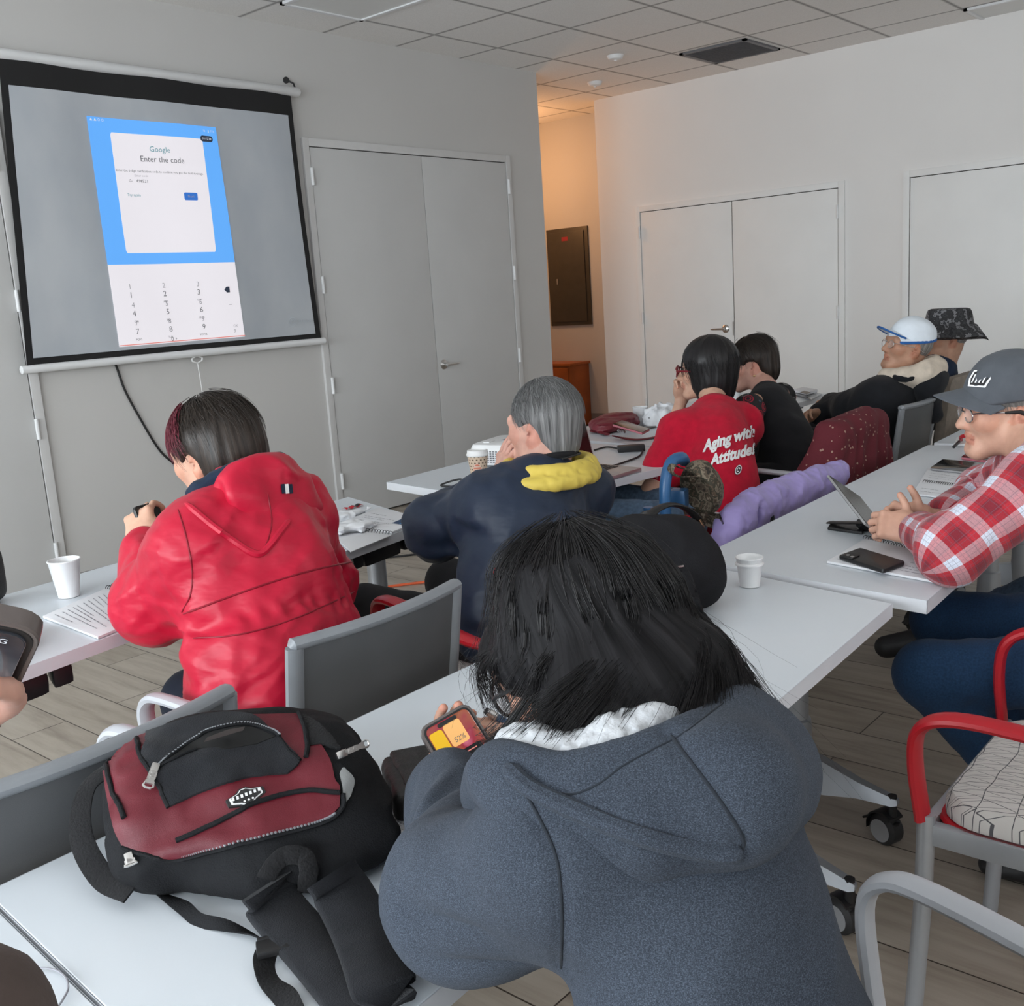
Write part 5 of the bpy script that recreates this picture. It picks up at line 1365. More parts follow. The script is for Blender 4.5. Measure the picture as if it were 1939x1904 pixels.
# small lettering round the sleeve hem
m_ = MB(); m_.add(*cloth_print(S, 'SENIOR PLANET', .03, (1227, 893), (2.6, 1.6), (2.0, -5.5), L=.02, res=1, align='LEFT')); m_.add(*cloth_print(S, 'AGING WITH ATTITUDE', .03, (1225, 899), (2.2, 1.35), (1.6, -4.4), L=.02, res=1, align='LEFT'))
m_.build('sleeve_lettering', M['white_print'], ts, smooth=False)
trousers(p, M['jeans_light'], r3); shoes(p, M['shoe_black'], r3)
bob = ((ell(H+np.array((0, -.030, -.055))@A3, (.112, .098, .085), A3), .05), (ell(H+np.array((0, -.045, -.105))@A3, (.085, .068, .055), A3), .04))
hr = hair_cap('hair', H, A3, M['hair_black'], r3, rad=(.115, .125, .118), cen=(0, -.022, .036), nape=-.155, ears=False, extra=bob, amp=.003)
strands('hair_strands', cap_strands(H, A3, 900, .08, 2.35, (.117, .127, .135), (0, -.024, .010), seed=23, lift=.002, wave=.01), M['hair_black'], hr, r=.0009)
M['red_frame'] = simple('dark_red_frame', (.16, .008, .015, 1), .3)
glasses('glasses', W_, A3, r3, M['red_frame'], M['lens'], thick=.0036, y=.122, w=.030, h=.020)

# ------------------------------------------------------------------ person 4: black vest over printed sleeves
def mat_floral():
    """black knit with scattered red, grey and blue ring medallions"""
    t = NT('ring_print'); co = t.coord()
    v = t.n('ShaderNodeTexVoronoi'); v.inputs['Scale'].default_value = 17; v.inputs['Randomness'].default_value = .8; t.l(co, v.inputs['Vector'])
    d = v.outputs['Distance']; hue = v.outputs['Color']
    sep = t.n('ShaderNodeSeparateColor'); t.l(hue, sep.inputs[0])
    colr = t.ramp(sep.outputs[0], [(0, (.30, .01, .03, 1)), (.5, (.36, .02, .04, 1)), (.55, (.16, .16, .15, 1)), (.8, (.05, .07, .12, 1)), (1, (.30, .30, .28, 1))], 'CONSTANT')
    rings = t.math('GREATER_THAN', t.math('SINE', t.math('MULTIPLY', d, 38)), .0); inside = t.math('LESS_THAN', d, .43)
    m_ = t.math('MULTIPLY', rings, inside); t.base(t.mix(m_, (.010, .010, .012, 1), colr)); t.set(Roughness=.8); return t.m
M['floral'] = mat_floral()
M['black_vest'] = fabric('black_vest', (.009, .009, .011, 1), fold=.6, fscale=9)
p = Pose((4.22, 2.0, .56), (4.44, 2.26, .925), .15, SW=.17, EL=(4.06, 2.18, .72), ER=(4.72, 2.46, .75), WL=(4.20, 2.42, .76), WR=(4.55, 2.64, .76), sh=.05)
r4 = person('person with dark hair and an earring in a black top with red ring-print sleeves', p.P*V3(1, 1, 0))
H = V3(4.50, 2.36, 1.045); A4 = frame(unit(V3(-.52, .82, -.12)), unit(V3(-.05, .12, 1)))
B = body_core(p, SK_TAN); W_ = head_parts(B, H, A4, SK_PINK); B.add(rc(p.N, H+np.array((0, -.02, -.05))@A4, .056, .052), .03, SK_PINK)
hand_parts(B, p.W[-1], V3(.3, .9, 0), V3(0, 0, 1), 1, SK_PINK); hand_parts(B, p.W[1], V3(-.3, .9, 0), V3(0, 0, 1), -1, SK_PINK)
sdf_obj('body', B, .006, M['skin'], r4, color=SK_PINK)
S = torso(p, (.165, .155, .135), .78, .05, hem=-.02); S.cut(plane((0, 0, .50), V3(0, 0, -1)), .02); S.sub(ell(p.N+p.spine*.05+p.sf*.03, (.075, .08, .06), p.A), .015); S.disp.append(fold((6, 6, 12), .006, rz(.5), 4.))
sdf_obj('vest', S, .010, M['black_vest'], r4)
S = Shape()
for i in (-1, 1): S.add(rc(p.S[i]+p.r*i*.058-p.spine*.015+p.sf*.02, p.E[i]+p.r*i*.035, .074, .076), .04); S.add(rc(p.E[i]+p.r*i*.02, p.W[i], .066, .045), .03)
for i in (-1, 1): S.disp.append(limb_fold(p.S[i], p.E[i], .07, .005, 22, 9, i*1.3))
sdf_obj('sleeves', S, .008, M['floral'], r4)
trousers(p, M['black_fabric'], r4); shoes(p, M['shoe_black'], r4)
hr = hair_cap('hair', H, A4, M['hair_dark'], r4, rad=(.094, .112, .104), cen=(0, -.022, .030), nape=-.10, extra=((ell(H+np.array((0, -.062, -.045))@A4, (.080, .062, .065), A4), .04),), ear_r=(.035, .040, .050))
strands('hair_strands', np.concatenate([cap_strands(H, A4, 600, .08, 1.9, (.095, .113, .105), (0, -.022, .030), seed=33, lift=.003), cap_strands(H, A4, 40, .3, 1.9, (.097, .115, .107), (0, -.022, .030), seed=35, lift=.007, flare=.06)]), M['hair_dark'], hr, r=.0009)
MB().lathe([(0, -.006), (.007, -.004), (.009, 0), (.007, .004), (0, .006)], W_((-.085, .0, -.052)), 10).build('earring', M['gold'], r4)
# ------------------------------------------------------------------ persons 5 and 6: white cap, bucket hat (far right)
M['black_fleece'] = fabric('black_fleece', (.010, .011, .014, 1), fold=.5, fscale=9)
M['cream_fleece'] = fabric('cream_fleece_lining', srgb(205, 192, 176), weave=250, wb=.6)
M['cap_white'] = fabric('white_cap_cotton', srgb(226, 234, 242), weave=900, var=.03)
M['cap_blue'] = fabric('blue_cap_trim', srgb(48, 96, 160), weave=900)
def cap_crown(name, H, A, mat, parent, vox=.0055, rad=(.089, .110, .092), cen=(0, -.014, .040), tilt=.12, low=.028, notch=True):
    S = Shape(); W_ = lambda q: np.asarray(H)+np.asarray(q, float)@A
    S.add(ell(W_(cen), rad, A), .01); S.add(ell(W_((0, -.02, .085)), (rad[0]*.8, rad[1]*.75, .05), A), .03)
    n = unit(-A[2]-A[1]*tilt); S.cut(plane(W_((0, 0, low)), n), .006)
    for a in np.linspace(0, PI, 4)[:3]:
        d = A[0]*math.cos(a)+A[1]*math.sin(a); top = W_((0, -.016, .138)); pl = []
        for u in np.linspace(-1.35, 1.35, 15): pl.append(W_(cen)+d*math.sin(u)*rad[1]*.93+A[2]*math.cos(u)*rad[2]*1.02)
        S.disp.append(crease(pl, .003, .0018))
    S.disp.append(fold((14, 14, 14), .0025, A, 4.))
    return sdf_obj(name, S, vox, mat, parent)
def visor(name, H, A, mat, parent, y0=.082, z0=.050, L=.085, w=.082, curve=.034, drop=.012, trim=None, th=.004):
    W_ = lambda q: np.asarray(H)+np.asarray(q, float)@A; nu, nv = 21, 9; T = np.zeros((nv, nu, 3)); Bm = T.copy()
    for i, v in enumerate(np.linspace(0, 1, nv)):
        for j, u in enumerate(np.linspace(-1, 1, nu)):
            x = w*u; yb = y0-.055*u*u; y = yb+v*L*(1-abs(u)**3.2*.62); z = z0-curve*u*u-drop*v
            T[i, j] = W_((x, y, z+th/2)); Bm[i, j] = W_((x, y, z-th/2))
    m_ = MB(); m_.grid(T); m_.grid(Bm[:, ::-1]); m_.grid([T[-1], Bm[-1]][::-1]); m_.grid([T[:, 0], Bm[:, 0]]); m_.grid([T[:, -1], Bm[:, -1]][::-1])
    o = m_.build(name, mat, parent)
    if trim is not None: MB().tube(list((T[-1]+Bm[-1])/2), .0045, 8).build('visor_trim', trim, o)
    return o
p = Pose((4.80, 1.98, .56), (4.93, 1.80, .92), .30, SW=.20, EL=(4.80, 2.00, .80), ER=(5.10, 2.08, .76), WL=(4.98, 2.18, .80), WR=(4.86, 2.20, .76), sh=.06, SL=(4.755, 1.85, .865), SR=(5.11, 1.86, .85), KL=(4.76, 2.36, .55), KR=(4.82, 2.42, .58), AL=(4.74, 2.55, .09), AR=(4.80, 2.60, .09))
r5 = person('person in a white cap with blue trim and a black hooded fleece, arms crossed', p.P*V3(1, 1, 0))
H = V3(4.925, 1.775, 1.085); A5 = frame(unit(V3(-.72, .66, .22)), unit(V3(.10, -.20, 1)))
B = body_core(p, SK_TAN); W_ = head_parts(B, H, A5, SK_TAN, 1.0); B.add(rc(p.N, H+np.array((0, -.03, -.05))@A5, .062, .058), .03, SK_TAN)
hand_parts(B, p.W[-1], V3(.8, .3, -.1), V3(0, .5, .8), -1, SK_TAN); hand_parts(B, p.W[1], V3(-.8, .1, .1), V3(0, .5, .8), 1, SK_TAN)
sdf_obj('body', B, .005, M['skin'], r5, color=SK_TAN)
hair_cap('hair', H, A5, M['hair_salt'], r5, rad=(.080, .100, .096), cen=(0, -.016, .028), nape=-.085, amp=.0012, n=90, ear_r=(.03, .04, .05))
S = torso(p, (.175, .17, .160), .74, .066, hem=.0, k=.09); sleeves(S, p, (.075, .078), (.076, .055), upto=.9, amp=.007, freq=15, k=.07)
S.sub(ell(p.N+p.spine*.06+p.sf*.02, (.078, .08, .06), p.A), .015); S.cut(plane((0, 0, .50), V3(0, 0, -1)), .02); S.disp.append(fold((5, 5, 11), .006, ry(.4), 6.))
jk = sdf_obj('jacket', S, .009, M['black_fleece'], r5)
Ah = np.array([p.r, unit(p.f*.95+V3(0, 0, .25)), V3(0, 0, 1)]); hc = p.N+V3(0, 0, .025)-p.f*.085
hood(hc+V3(0, 0, .01)-p.f*.01, Ah, .165, .20, .115, .008, M['black_fleece'], jk, th=.075)
S = Shape(); S.add(ell(hc+np.array((0, .005, .012))@Ah, (.152, .108, .086), Ah), .01); S.sub(ell(hc+np.array((0, .03, .10))@Ah, (.115, .085, .085), Ah), .03); S.add(rc(hc+Ah[0]*.13+Ah[1]*.06, hc+Ah[0]*.08+Ah[1]*.16-V3(0, 0, .03), .030), .03); S.add(rc(hc-Ah[0]*.13+Ah[1]*.06, hc-Ah[0]*.08+Ah[1]*.16-V3(0, 0, .03), .030), .03)
S.disp.append(fold((10, 10, 10), .007, None, 2.)); sdf_obj('hood_lining', S, .007, M['cream_fleece'], jk)
cp = cap_crown('cap', H, A5, M['cap_white'], r5, tilt=.22, low=.026)
visor('cap_visor', H, A5, M['cap_white'], cp, trim=M['cap_blue'], z0=.060, drop=-.006, L=.080, curve=.030)
q = []
for a in np.linspace(.62, PI*2-.62, 26):
    th = a; d = A5[1]*math.cos(th)*.110+A5[0]*math.sin(th)*.089; q.append(H+d+np.array((0, -.014, 0))@A5+A5[2]*(.030-.22*(math.cos(th)*.11)))
MB().tube(q, .0055, 6, flat=(.5, 1.3)).build('cap_band_trim', M['cap_blue'], cp)
glasses('glasses', W_, A5, r5, M['silver_wire'], M['lens'], thick=.0014)
trousers(p, M['black_fabric'], r5); shoes(p, M['shoe_black'], r5)

def mat_camo(name, cols, scale=18):
    t = NT(name); co = t.coord(); n = t.noise(co, scale, 3, .6)
    st = [(.30+.4*i/len(cols), c) for i, c in enumerate(cols)]; t.base(t.ramp(n, st, 'CONSTANT')); t.set(Roughness=.8); t.bump(t.noise(co, 600, 2), .2, .001); return t.m
M['camo_grey'] = mat_camo('grey_camouflage', [(.012, .012, .014, 1), (.035, .036, .04, 1), (.02, .02, .022, 1), (.16, .16, .17, 1), (.03, .03, .034, 1)], 22)
M['navy_knit'] = fabric('navy_knit', (.010, .022, .055, 1), fold=.5, fscale=14)
p = Pose((5.38, 2.00, .56), (5.50, 1.80, .955), .20, SW=.19, EL=(5.30, 2.02, .79), ER=(5.72, 2.10, .74), WL=(5.47, 1.93, .905), WR=(5.52, 2.35, .76), sh=.06, SL=(5.32, 1.83, .90), SR=(5.68, 1.86, .88))
r6 = person('person in a dark camouflage bucket hat and navy top, hand at the chin', p.P*V3(1, 1, 0))
H = V3(5.54, 1.80, 1.085); A6 = frame(unit(V3(-.62, .78, .02)), unit(V3(.04, -.05, 1)))
B = body_core(p, SK_TAN); W_ = head_parts(B, H, A6, SK_TAN, 1.0); B.add(rc(p.N, H+np.array((0, -.03, -.05))@A6, .060, .056), .03, SK_TAN)
hand_parts(B, p.W[-1], V3(.15, -.30, .95), V3(-.8, -.5, .0), -1, SK_TAN, curl=(.3, .4, .5, .6)); hand_parts(B, p.W[1], V3(-.3, .9, 0), V3(0, 0, 1), -1, SK_TAN)
sdf_obj('body', B, .006, M['skin'], r6, color=SK_TAN)
hair_cap('hair', H, A6, M['hair_salt'], r6, rad=(.080, .100, .096), cen=(0, -.016, .028), nape=-.085, amp=.0012, n=90, ear_r=(.03, .04, .05))
S = torso(p, (.165, .16, .150), .74, .06, hem=.0, k=.09); sleeves(S, p, (.068, .064), (.062, .05), upto=.9, amp=.006, freq=15, k=.06)
S.sub(ell(p.N+p.spine*.06+p.sf*.02, (.075, .08, .06), p.A), .015); S.cut(plane((0, 0, .50), V3(0, 0, -1)), .02); sdf_obj('sweater', S, .010, M['navy_knit'], r6)
m_ = MB(); R = []
for z, k in ((.015, 1.72), (.020, 1.70), (.060, 1.22), (.064, 1.12), (.125, 1.0), (.140, .93), (.145, .80), (.146, .3)):
    R.append([H+np.array((math.sin(a)*.092*k, math.cos(a)*.110*k-.012-.01*(k-1), z-(k-1)*.05*(.6+.4*math.cos(2*a))*(1 if k > 1.3 else 0)+.006*math.sin(5*a)*(k > 1.3)))@A6 for a in np.linspace(0, 2*PI, 40, endpoint=False)])
m_.rings(R); m_.build('bucket_hat', M['camo_grey'], r6)
trousers(p, M['black_fabric'], r6); shoes(p, M['shoe_black'], r6)

# ------------------------------------------------------------------ person 7: plaid shirt
def mat_plaid():
    t = NT('red_plaid_flannel'); co = t.coord(attr='uvw'); sp = t.n('ShaderNodeSeparateXYZ'); t.l(co, sp.inputs[0])
    ob = t.coord(); dn = t.noise(ob, 500, 2)
    def axis(o):
        f = t.math('FRACT', t.math('DIVIDE', o, .092))
        wht = t.math('LESS_THAN', t.math('ABSOLUTE', t.math('SUBTRACT', f, .5)), .155)
        drk = t.math('LESS_THAN', t.math('ABSOLUTE', t.math('SUBTRACT', t.math('FRACT', t.math('ADD', f, .5)), .5)), .15)
        f2 = t.math('FRACT', t.math('MULTIPLY', f, 9)); thin = t.math('MULTIPLY', t.math('LESS_THAN', f2, .13), t.math('GREATER_THAN', t.math('FRACT', t.math('MULTIPLY', f, 3)), .34))
        return wht, drk, thin
    wx, dx, tx = axis(sp.outputs[0]); wy, dy, ty = axis(sp.outputs[1])
    base = (.45, .016, .030, 1)
    c = t.mix(t.math('MULTIPLY', t.math('ADD', dx, dy), .38), base, (.13, .008, .02, 1))
    c = t.mix(t.math('MULTIPLY', t.math('ADD', wx, wy), .36), c, (.72, .62, .66, 1))
    c = t.mix(t.math('MULTIPLY', t.math('MULTIPLY', wx, wy), .82), c, (.66, .75, .88, 1))
    c = t.mix(t.math('MULTIPLY', t.math('MAXIMUM', tx, ty), .42), c, (.12, .10, .14, 1))
    v = t.ramp(dn, [(.3, (.86, .86, .86, 1)), (.7, (1.12, 1.12, 1.12, 1))])
    t.base(t.mix(1.0, c, v, 'MULTIPLY')); t.set(Roughness=.85); t.b.inputs['Sheen Weight'].default_value = .2; t.bump(dn, .25, .0012); return t.m
M['plaid'] = mat_plaid()
def limb_uv(segs, R):
    """segs: list of (a,b,radius,v0,axis hint, shift): cloth coordinates running along the nearest limb"""
    def fn(V):
        best = np.full(len(V), 1e9); out = np.zeros((len(V), 3))
        for a, b, r, v0, hint, mode in segs:
            a, b = np.asarray(a, float), np.asarray(b, float); ab = b-a; L = np.linalg.norm(ab); y = ab/L; x = unit(np.cross(y, hint)); z = np.cross(x, y)
            q = V-a; tt = q@y; w = q-np.outer(np.clip(tt, 0, L), y); d = np.linalg.norm(w, axis=1)-r; m_ = d < best
            th = np.arctan2(q@x, q@z); u = th*r*1.15 if mode == 'limb' else (q@x)+np.where(q@z > 0, 0, .013)
            out[m_] = np.stack([u, tt+v0, np.zeros(len(V))], 1)[m_]; best[m_] = d[m_]
        return out
    return fn
M['cap_grey'] = fabric('dark_grey_cap_cotton', srgb(84, 88, 94), weave=900, var=.08)
M['denim'] = fabric('dark_blue_denim', (.014, .042, .098, 1), var=.22, nscale=240, weave=900, wb=.35)
M['watch_gold'] = simple('watch_case_rose_gold', (.75, .45, .33, 1), .25, .9)
M['strap_beige'] = simple('watch_strap', (.55, .45, .36, 1), .5)
p = Pose((2.60, .27, .56), (2.635, .610, .985), .32, SW=.18, EL=(2.345, .745, .808), ER=(3.00, .86, .81), WL=(2.555, .890, .795), WR=(2.70, .885, .79), sh=.05, SL=(2.445, .585, .955), SR=(2.80, .690, .935), KL=(2.31, .775, .515), KR=(2.66, .86, .53), AL=(2.44, .50, .12), AR=(2.74, .62, .12))
r7 = person('person in a red plaid shirt, grey cap and glasses with hands clasped on the table', p.P*V3(1, 1, 0))
H = V3(2.715, .735, 1.082); A7 = frame(unit(V3(-.55, .83, -.05)), unit(V3(-.05, .03, 1)))
SK7 = (.58, .35, .26, 1)
B = body_core(p, SK7); W_ = head_parts(B, H, A7, SK7, .97, brow=(.2, .19, .18, 1)); B.add(rc(p.N+V3(.0, .02, .0), H+np.array((0, -.035, -.05))@A7, .066, .060), .03, SK7)
hand_parts(B, p.W[-1], V3(-.30, .86, .12), V3(-.72, -.38, .52), 1, SK7, curl=(.85, .95, 1.0, 1.0), spread=.03, tcurl=.15, tdir=V3(.28, .20, .92), s=.93, tl=.75)
hand_parts(B, V3(2.665, .905, .80), V3(-.42, .85, .15), V3(.72, .40, .5), -1, SK7, curl=(1.0, 1.1, 1.15, 1.2), spread=.03, tcurl=.1, tdir=V3(.05, .15, .95), s=.93, tl=.75)
B.add(rc(p.W[1], V3(2.665, .905, .80), .026, .026), .01, SK7)
sdf_obj('body', B, .0038, M['skin'], r7, color=SK7, smooth_it=1)
hair_cap('hair', H, A7, M['hair_salt'], r7, rad=(.0795, .100, .094), cen=(0, -.017, .028), nape=-.075, amp=.0015, n=90, vox=.004, ear_r=(.03, .034, .050))
strands('hair_strands', cap_strands(H, A7, 500, .5, 1.85, (.0800, .1005, .0945), (0, -.017, .028), seed=73, lift=.002, th=(-2.9, -.9)), M['hair_salt'], bpy.data.objects['hair.006'] if 'hair.006' in bpy.data.objects else r7, r=.0006)
S = torso(p, (.165, .165, .152), .74, .058, hem=-.04, belly=.12, k=.08); sleeves(S, p, (.070, .074), (.070, .050), upto=.86, amp=.0075, freq=14, k=.07)
for i in (-1, 1): S.add(rc(p.N-p.spine*.01, p.S[i], .056, .062), .06)
S.sub(ell(p.N+p.spine*.055+p.sf*.03, (.072, .08, .06), p.A), .01); S.disp.append(fold((4, 5, 11), .006, rx(.4), 9.)); S.cut(plane((0, 0, .53), V3(0, 0, -1)), .015)
S.disp.append(crease([p.S[-1]+V3(.03, .04, .06), p.S[-1]+V3(.02, -.05, .02), p.S[-1]+V3(.06, -.08, -.06), p.S[-1]+V3(.08, -.03, -.13)], .005, .003))
uv = limb_uv([(p.P-p.spine*.2, p.N+p.spine*.1, .15, 0, p.sf, 'body'), (p.S[-1]+p.r*.06, p.E[-1], .072, .03, (0, .3, 1), 'limb'), (p.E[-1], p.W[-1], .062, .03+np.linalg.norm(p.E[-1]-p.S[-1])+.06, (0, .3, 1), 'limb'), (p.S[1]-p.r*.06, p.E[1], .072, .03, (0, .3, 1), 'limb'), (p.E[1], p.W[1], .062, .35, (0, .3, 1), 'limb')], 0)
sh = sdf_obj('plaid_shirt', S, .0055, M['plaid'], r7, attr={'uvw': uv})
S = Shape(); q = [p.N+p.r*(.074*math.sin(a))+p.sf*(.070*math.cos(a)+.018)+p.spine*(.030+.010*math.cos(a)) for a in np.linspace(.5, 2*PI-.5, 20)]
S.add(chain(q, [.008]*20), .01); q2 = [c+(c-p.N)*.24-p.spine*.030 for c in q]; S.add(chain(q2, [.009]*20), .03); sdf_obj('shirt_collar', S, .005, M['plaid'], sh, attr={'uvw': uv})
# cuff
ca = p.W[-1]+(p.E[-1]-p.W[-1])*.10; cb = p.W[-1]+(p.E[-1]-p.W[-1])*.30; S = Shape(); S.add(rc(ca, cb, .046, .050), .01); S.sub(rc(ca-(cb-ca)*.5, ca+(cb-ca)*.2, .037), .006); S.disp.append(limb_fold(ca, cb, .045, .003, 30)); sdf_obj('shirt_cuff', S, .005, M['plaid'], sh, attr={'uvw': uv})
cp = cap_crown('cap', H, A7, M['cap_grey'], r7, tilt=.10, low=.030, rad=(.092, .114, .098), vox=.0045)
visor('cap_visor', H, A7, M['cap_grey'], cp, L=.085, w=.080, z0=.062, curve=.046, drop=.012, y0=.084)
em = MB(); az_, el_ = -.52, .50; rd_ = np.array((.092, .114, .098)); pe_ = np.array((math.sin(az_)*math.cos(el_), math.cos(az_)*math.cos(el_), math.sin(el_))); en_ = unit((pe_/rd_)@A7); c0 = W_(np.array((0, -.014, .040))+pe_*rd_)+en_*.0035; ax_ = unit(np.cross(A7[2], en_)); ay_ = np.cross(en_, ax_)
for mi, k, z in ((1, 1.0, 0), (0, .80, .0012)): em.mat(mi).add([c0+ax_*x*k+ay_*y*k+en_*z for x, y in ((-.026, -.020), (.024, -.022), (.030, .0), (.024, .024), (-.024, .022), (-.030, 0))], [tuple(range(6))])
for k in range(4): em.mat(1).add([c0+ax_*(x+.010*k-.016)+ay_*y+en_*.002 for x, y in ((-.003, -.011), (.001, -.011), (.004, .011), (0, .011))], [(0, 1, 2, 3)])
em.build('cap_emblem', [M['print_dark'], M['white_print']], cp, smooth=False)
glasses('glasses', W_, A7, r7, M['silver_wire'], M['lens'], thick=.0020, w=.026, h=.018, templ_end=-.005)
m_ = MB(); m_.tube([W_((-.0835, .03, .0045)), W_((-.0865, -.005, .003)), W_((-.086, -.030, -.010)), W_((-.083, -.043, -.035)), W_((-.078, -.048, -.06))], [.003, .0055, .007, .0075, .006], 8); m_.build('hearing_aid', M['black_frame'], r7)
wc = p.W[-1]+unit(p.E[-1]-p.W[-1])*-.004; dz_ = unit(p.E[-1]-p.W[-1]); nw = unit(V3(-.55, -.5, .6)); nw = unit(nw-dz_*(nw@dz_)); tw = np.cross(dz_, nw)
w_ = MB(); w_.rings([[wc+dz_*z+nw*.029*math.cos(a)+tw*.033*math.sin(a) for a in np.linspace(0, 2*PI, 24, endpoint=False)] for z in (-.010, .010)], caps=False)
wo = w_.build('watch_strap', M['strap_beige'], r7); MB().box(wc+nw*.032, (.034, .036, .009), np.stack([tw, dz_, nw], 1), .004).build('watch_case', M['watch_gold'], wo)
MB().box(wc+nw*.0372, (.028, .030, .002), np.stack([tw, dz_, nw], 1), .0008).build('watch_face', M['black_plastic'], wo)
trousers(p, M['denim'], r7, (.098, .080, .070, .062), 'jeans', .009, .008); shoes(p, M['shoe_black'], r7)

# ------------------------------------------------------------------ person seen only by the legs, beyond the plaid shirt
M['grey_sock'] = fabric('grey_ribbed_sock', srgb(150, 150, 152), weave=200)
K, Q_ = V3(3.62, .62, .50), V3(3.72, 1.18, .16); P0 = V3(3.62, .18, .50)
r10 = person('outstretched leg in light jeans, grey lettered sock and black shoe under the table', (3.62, .3, 0))
S = Shape(); S.add(rc(P0, K, .095, .08), .02); S.add(rc(K, Q_+(K-Q_)*.22, .078, .058), .02); S.disp.append(limb_fold(K, Q_, .07, .006, 18)); sdf_obj('jeans', S, .01, M['jeans_light'], r10)
a = Q_+(K-Q_)*.28; S = Shape(); S.add(rc(a, Q_, .048, .044), .02); so = sdf_obj('sock', S, .008, M['grey_sock'], r10)
S = Shape(); dl = unit(V3(-.25, .5, -.25)); S.add(rc(Q_+V3(0, -.02, -.03), Q_+V3(-.03, .06, -.06), .055, .052), .03); S.add(rc(Q_+V3(-.03, .05, -.055), Q_+V3(-.08, .20, -.095), .052, .042), .03); S.cut(plane((0, 0, .003), (0, 0, -1)), .004); sdf_obj('shoe', S, .008, M['shoe_black'], r10)
m_ = MB(); axl = unit(K-Q_); nl = unit(V3(-.7, -.6, .3)); nl = unit(nl-axl*(nl@axl)); tl = np.cross(axl, nl); put_text(m_, 'US', .05, Q_+axl*.10+nl*.0485, axl, -tl, bold=.001); m_.build('sock_lettering', M['print_dark'], so, smooth=False)
# ------------------------------------------------------------------ person 8: grey hoodie in the foreground
def mat_heather():
    t = NT('heather_grey_fleece'); co = t.coord(scale=(1, 1, 1.6)); a = t.noise(co, 650, 3, .75); b = t.noise(co, 1600, 2, .6); c = t.noise(co, 7, 3)
    m_ = t.math('ADD', t.math('MULTIPLY', a, .6), t.math('MULTIPLY', b, .4))
    col = t.ramp(m_, [(.34, (.018, .022, .030, 1)), (.5, (.045, .056, .075, 1)), (.66, (.12, .14, .18, 1))])
    t.base(t.mix(1.0, col, t.ramp(c, [(.3, (.85, .85, .86, 1)), (.7, (1.08, 1.08, 1.08, 1))]), 'MULTIPLY'))
    t.set(Roughness=.95); t.b.inputs['Sheen Weight'].default_value = .05; t.b.inputs['Specular IOR Level'].default_value = .12
    t.bump(t.math('ADD', m_, t.math('MULTIPLY', c, .5)), .45, .002); return t.m
M['heather'] = mat_heather()
M['sherpa'] = simple('white_sherpa', (.56, .58, .61, 1), .95, var=.12, nscale=90, bump=1.0, bscale=150)
p = Pose((.700, .320, .56), (.785, .54, 1.015), .16, SW=.185, EL=(.688, .695, .825), ER=(1.03, .74, .80), WL=(.885, .910, .795), WR=(1.035, .90, .795), sh=.05, SL=(.672, .550, .930), SR=(.862, .520, .925), AL=(.70, .62, .09), AR=(1.0, .65, .09), KL=(.74, .66, .56), KR=(1.02, .70, .56))
r8 = person('person with shoulder-length black hair in a heather grey hoodie, looking down at a phone', p.P*V3(1, 1, 0))
H = V3(.835, .640, 1.058); A8 = frame(unit(V3(-.30, .80, -.52)), unit(V3(-.10, .5, .86)))
SK8 = (.52, .31, .23, 1)
B = body_core(p, SK8); W_ = head_parts(B, H, A8, SK8, .97); B.add(rc(p.N, H+np.array((0, -.03, -.05))@A8, .055, .052), .03, SK8)
hand_parts(B, V3(.905, .915, .785), V3(.42, .45, .18), V3(-.45, -.1, -.9), 1, SK8, curl=(.7, .75, .8, .9), tcurl=.1, tdir=V3(.70, .35, -.10), s=.92)
B.add(rc(p.W[-1], V3(.905, .915, .785), .026, .026), .01, SK8)
hand_parts(B, V3(1.040, .925, .790), V3(.10, .85, .12), V3(.25, -.15, .95), -1, SK8, curl=(.75, .8, .95, 1.0), tcurl=.6, s=.92, tdir=V3(-.45, .80, .05))
B.add(rc(p.W[1], V3(1.040, .925, .790), .026, .026), .01, SK8)
sdf_obj('body', B, .0038, M['skin'], r8, color=SK8)
N0 = p.N.copy(); p.N = N0-p.spine*.045; S = torso(p, (.128, .140, .124), .74, .052, hem=-.05, k=.08); sleeves(S, p, (.069, .081), (.072, .056), upto=.93, amp=.0105, freq=13, k=.06, seed=2)
for i in (-1, 1): S.add(rc(p.N-p.spine*.02, p.S[i], .044, .060), .05)
S.sub(ell(V3(.795, .575, 1.045), (.125, .118, .105), None), .02)
S.disp.append(fold((2.6, 4, 8), .007, rx(.3)@ry(.5), 3.)); S.disp.append(fold((7, 7, 3), .003, None, 8.)); S.cut(plane((0, 0, .50), V3(0, 0, -1)), .02)
# armhole seams
for i in (-1, 1):
    s0, rr = p.S[i], p.r*i
    S.disp.append(crease(spline([s0+p.spine*.075-rr*.02, s0-p.sf*.065-rr*.012+p.spine*.03, s0-p.sf*.09-rr*.018-p.spine*.06, s0-p.sf*.075-rr*.0-p.spine*.15, s0-p.spine*.20+rr*.01], 14), .0045, .0035))
S.add(rc(V3(.665, .36, .60), V3(.665, .43, .74), .075, .080), .06)
for path in ([(968, 1456), (1017, 1540), (1052, 1619), (1062, 1690), (1064, 1760), (1062, 1832)], [(1110, 1640), (1112, 1690), (1108, 1760), (1085, 1840)]):
    q = spline([c+(0,) for c in path], 14); S.disp.append(crease(hit(S, q[:, 0], q[:, 1], t0=.3)[0], .0075, .006 if path[0][0] < 1000 else .0))
p.N = N0; HB = S; hd = sdf_obj('hoodie', S, .0050, M['heather'], r8)
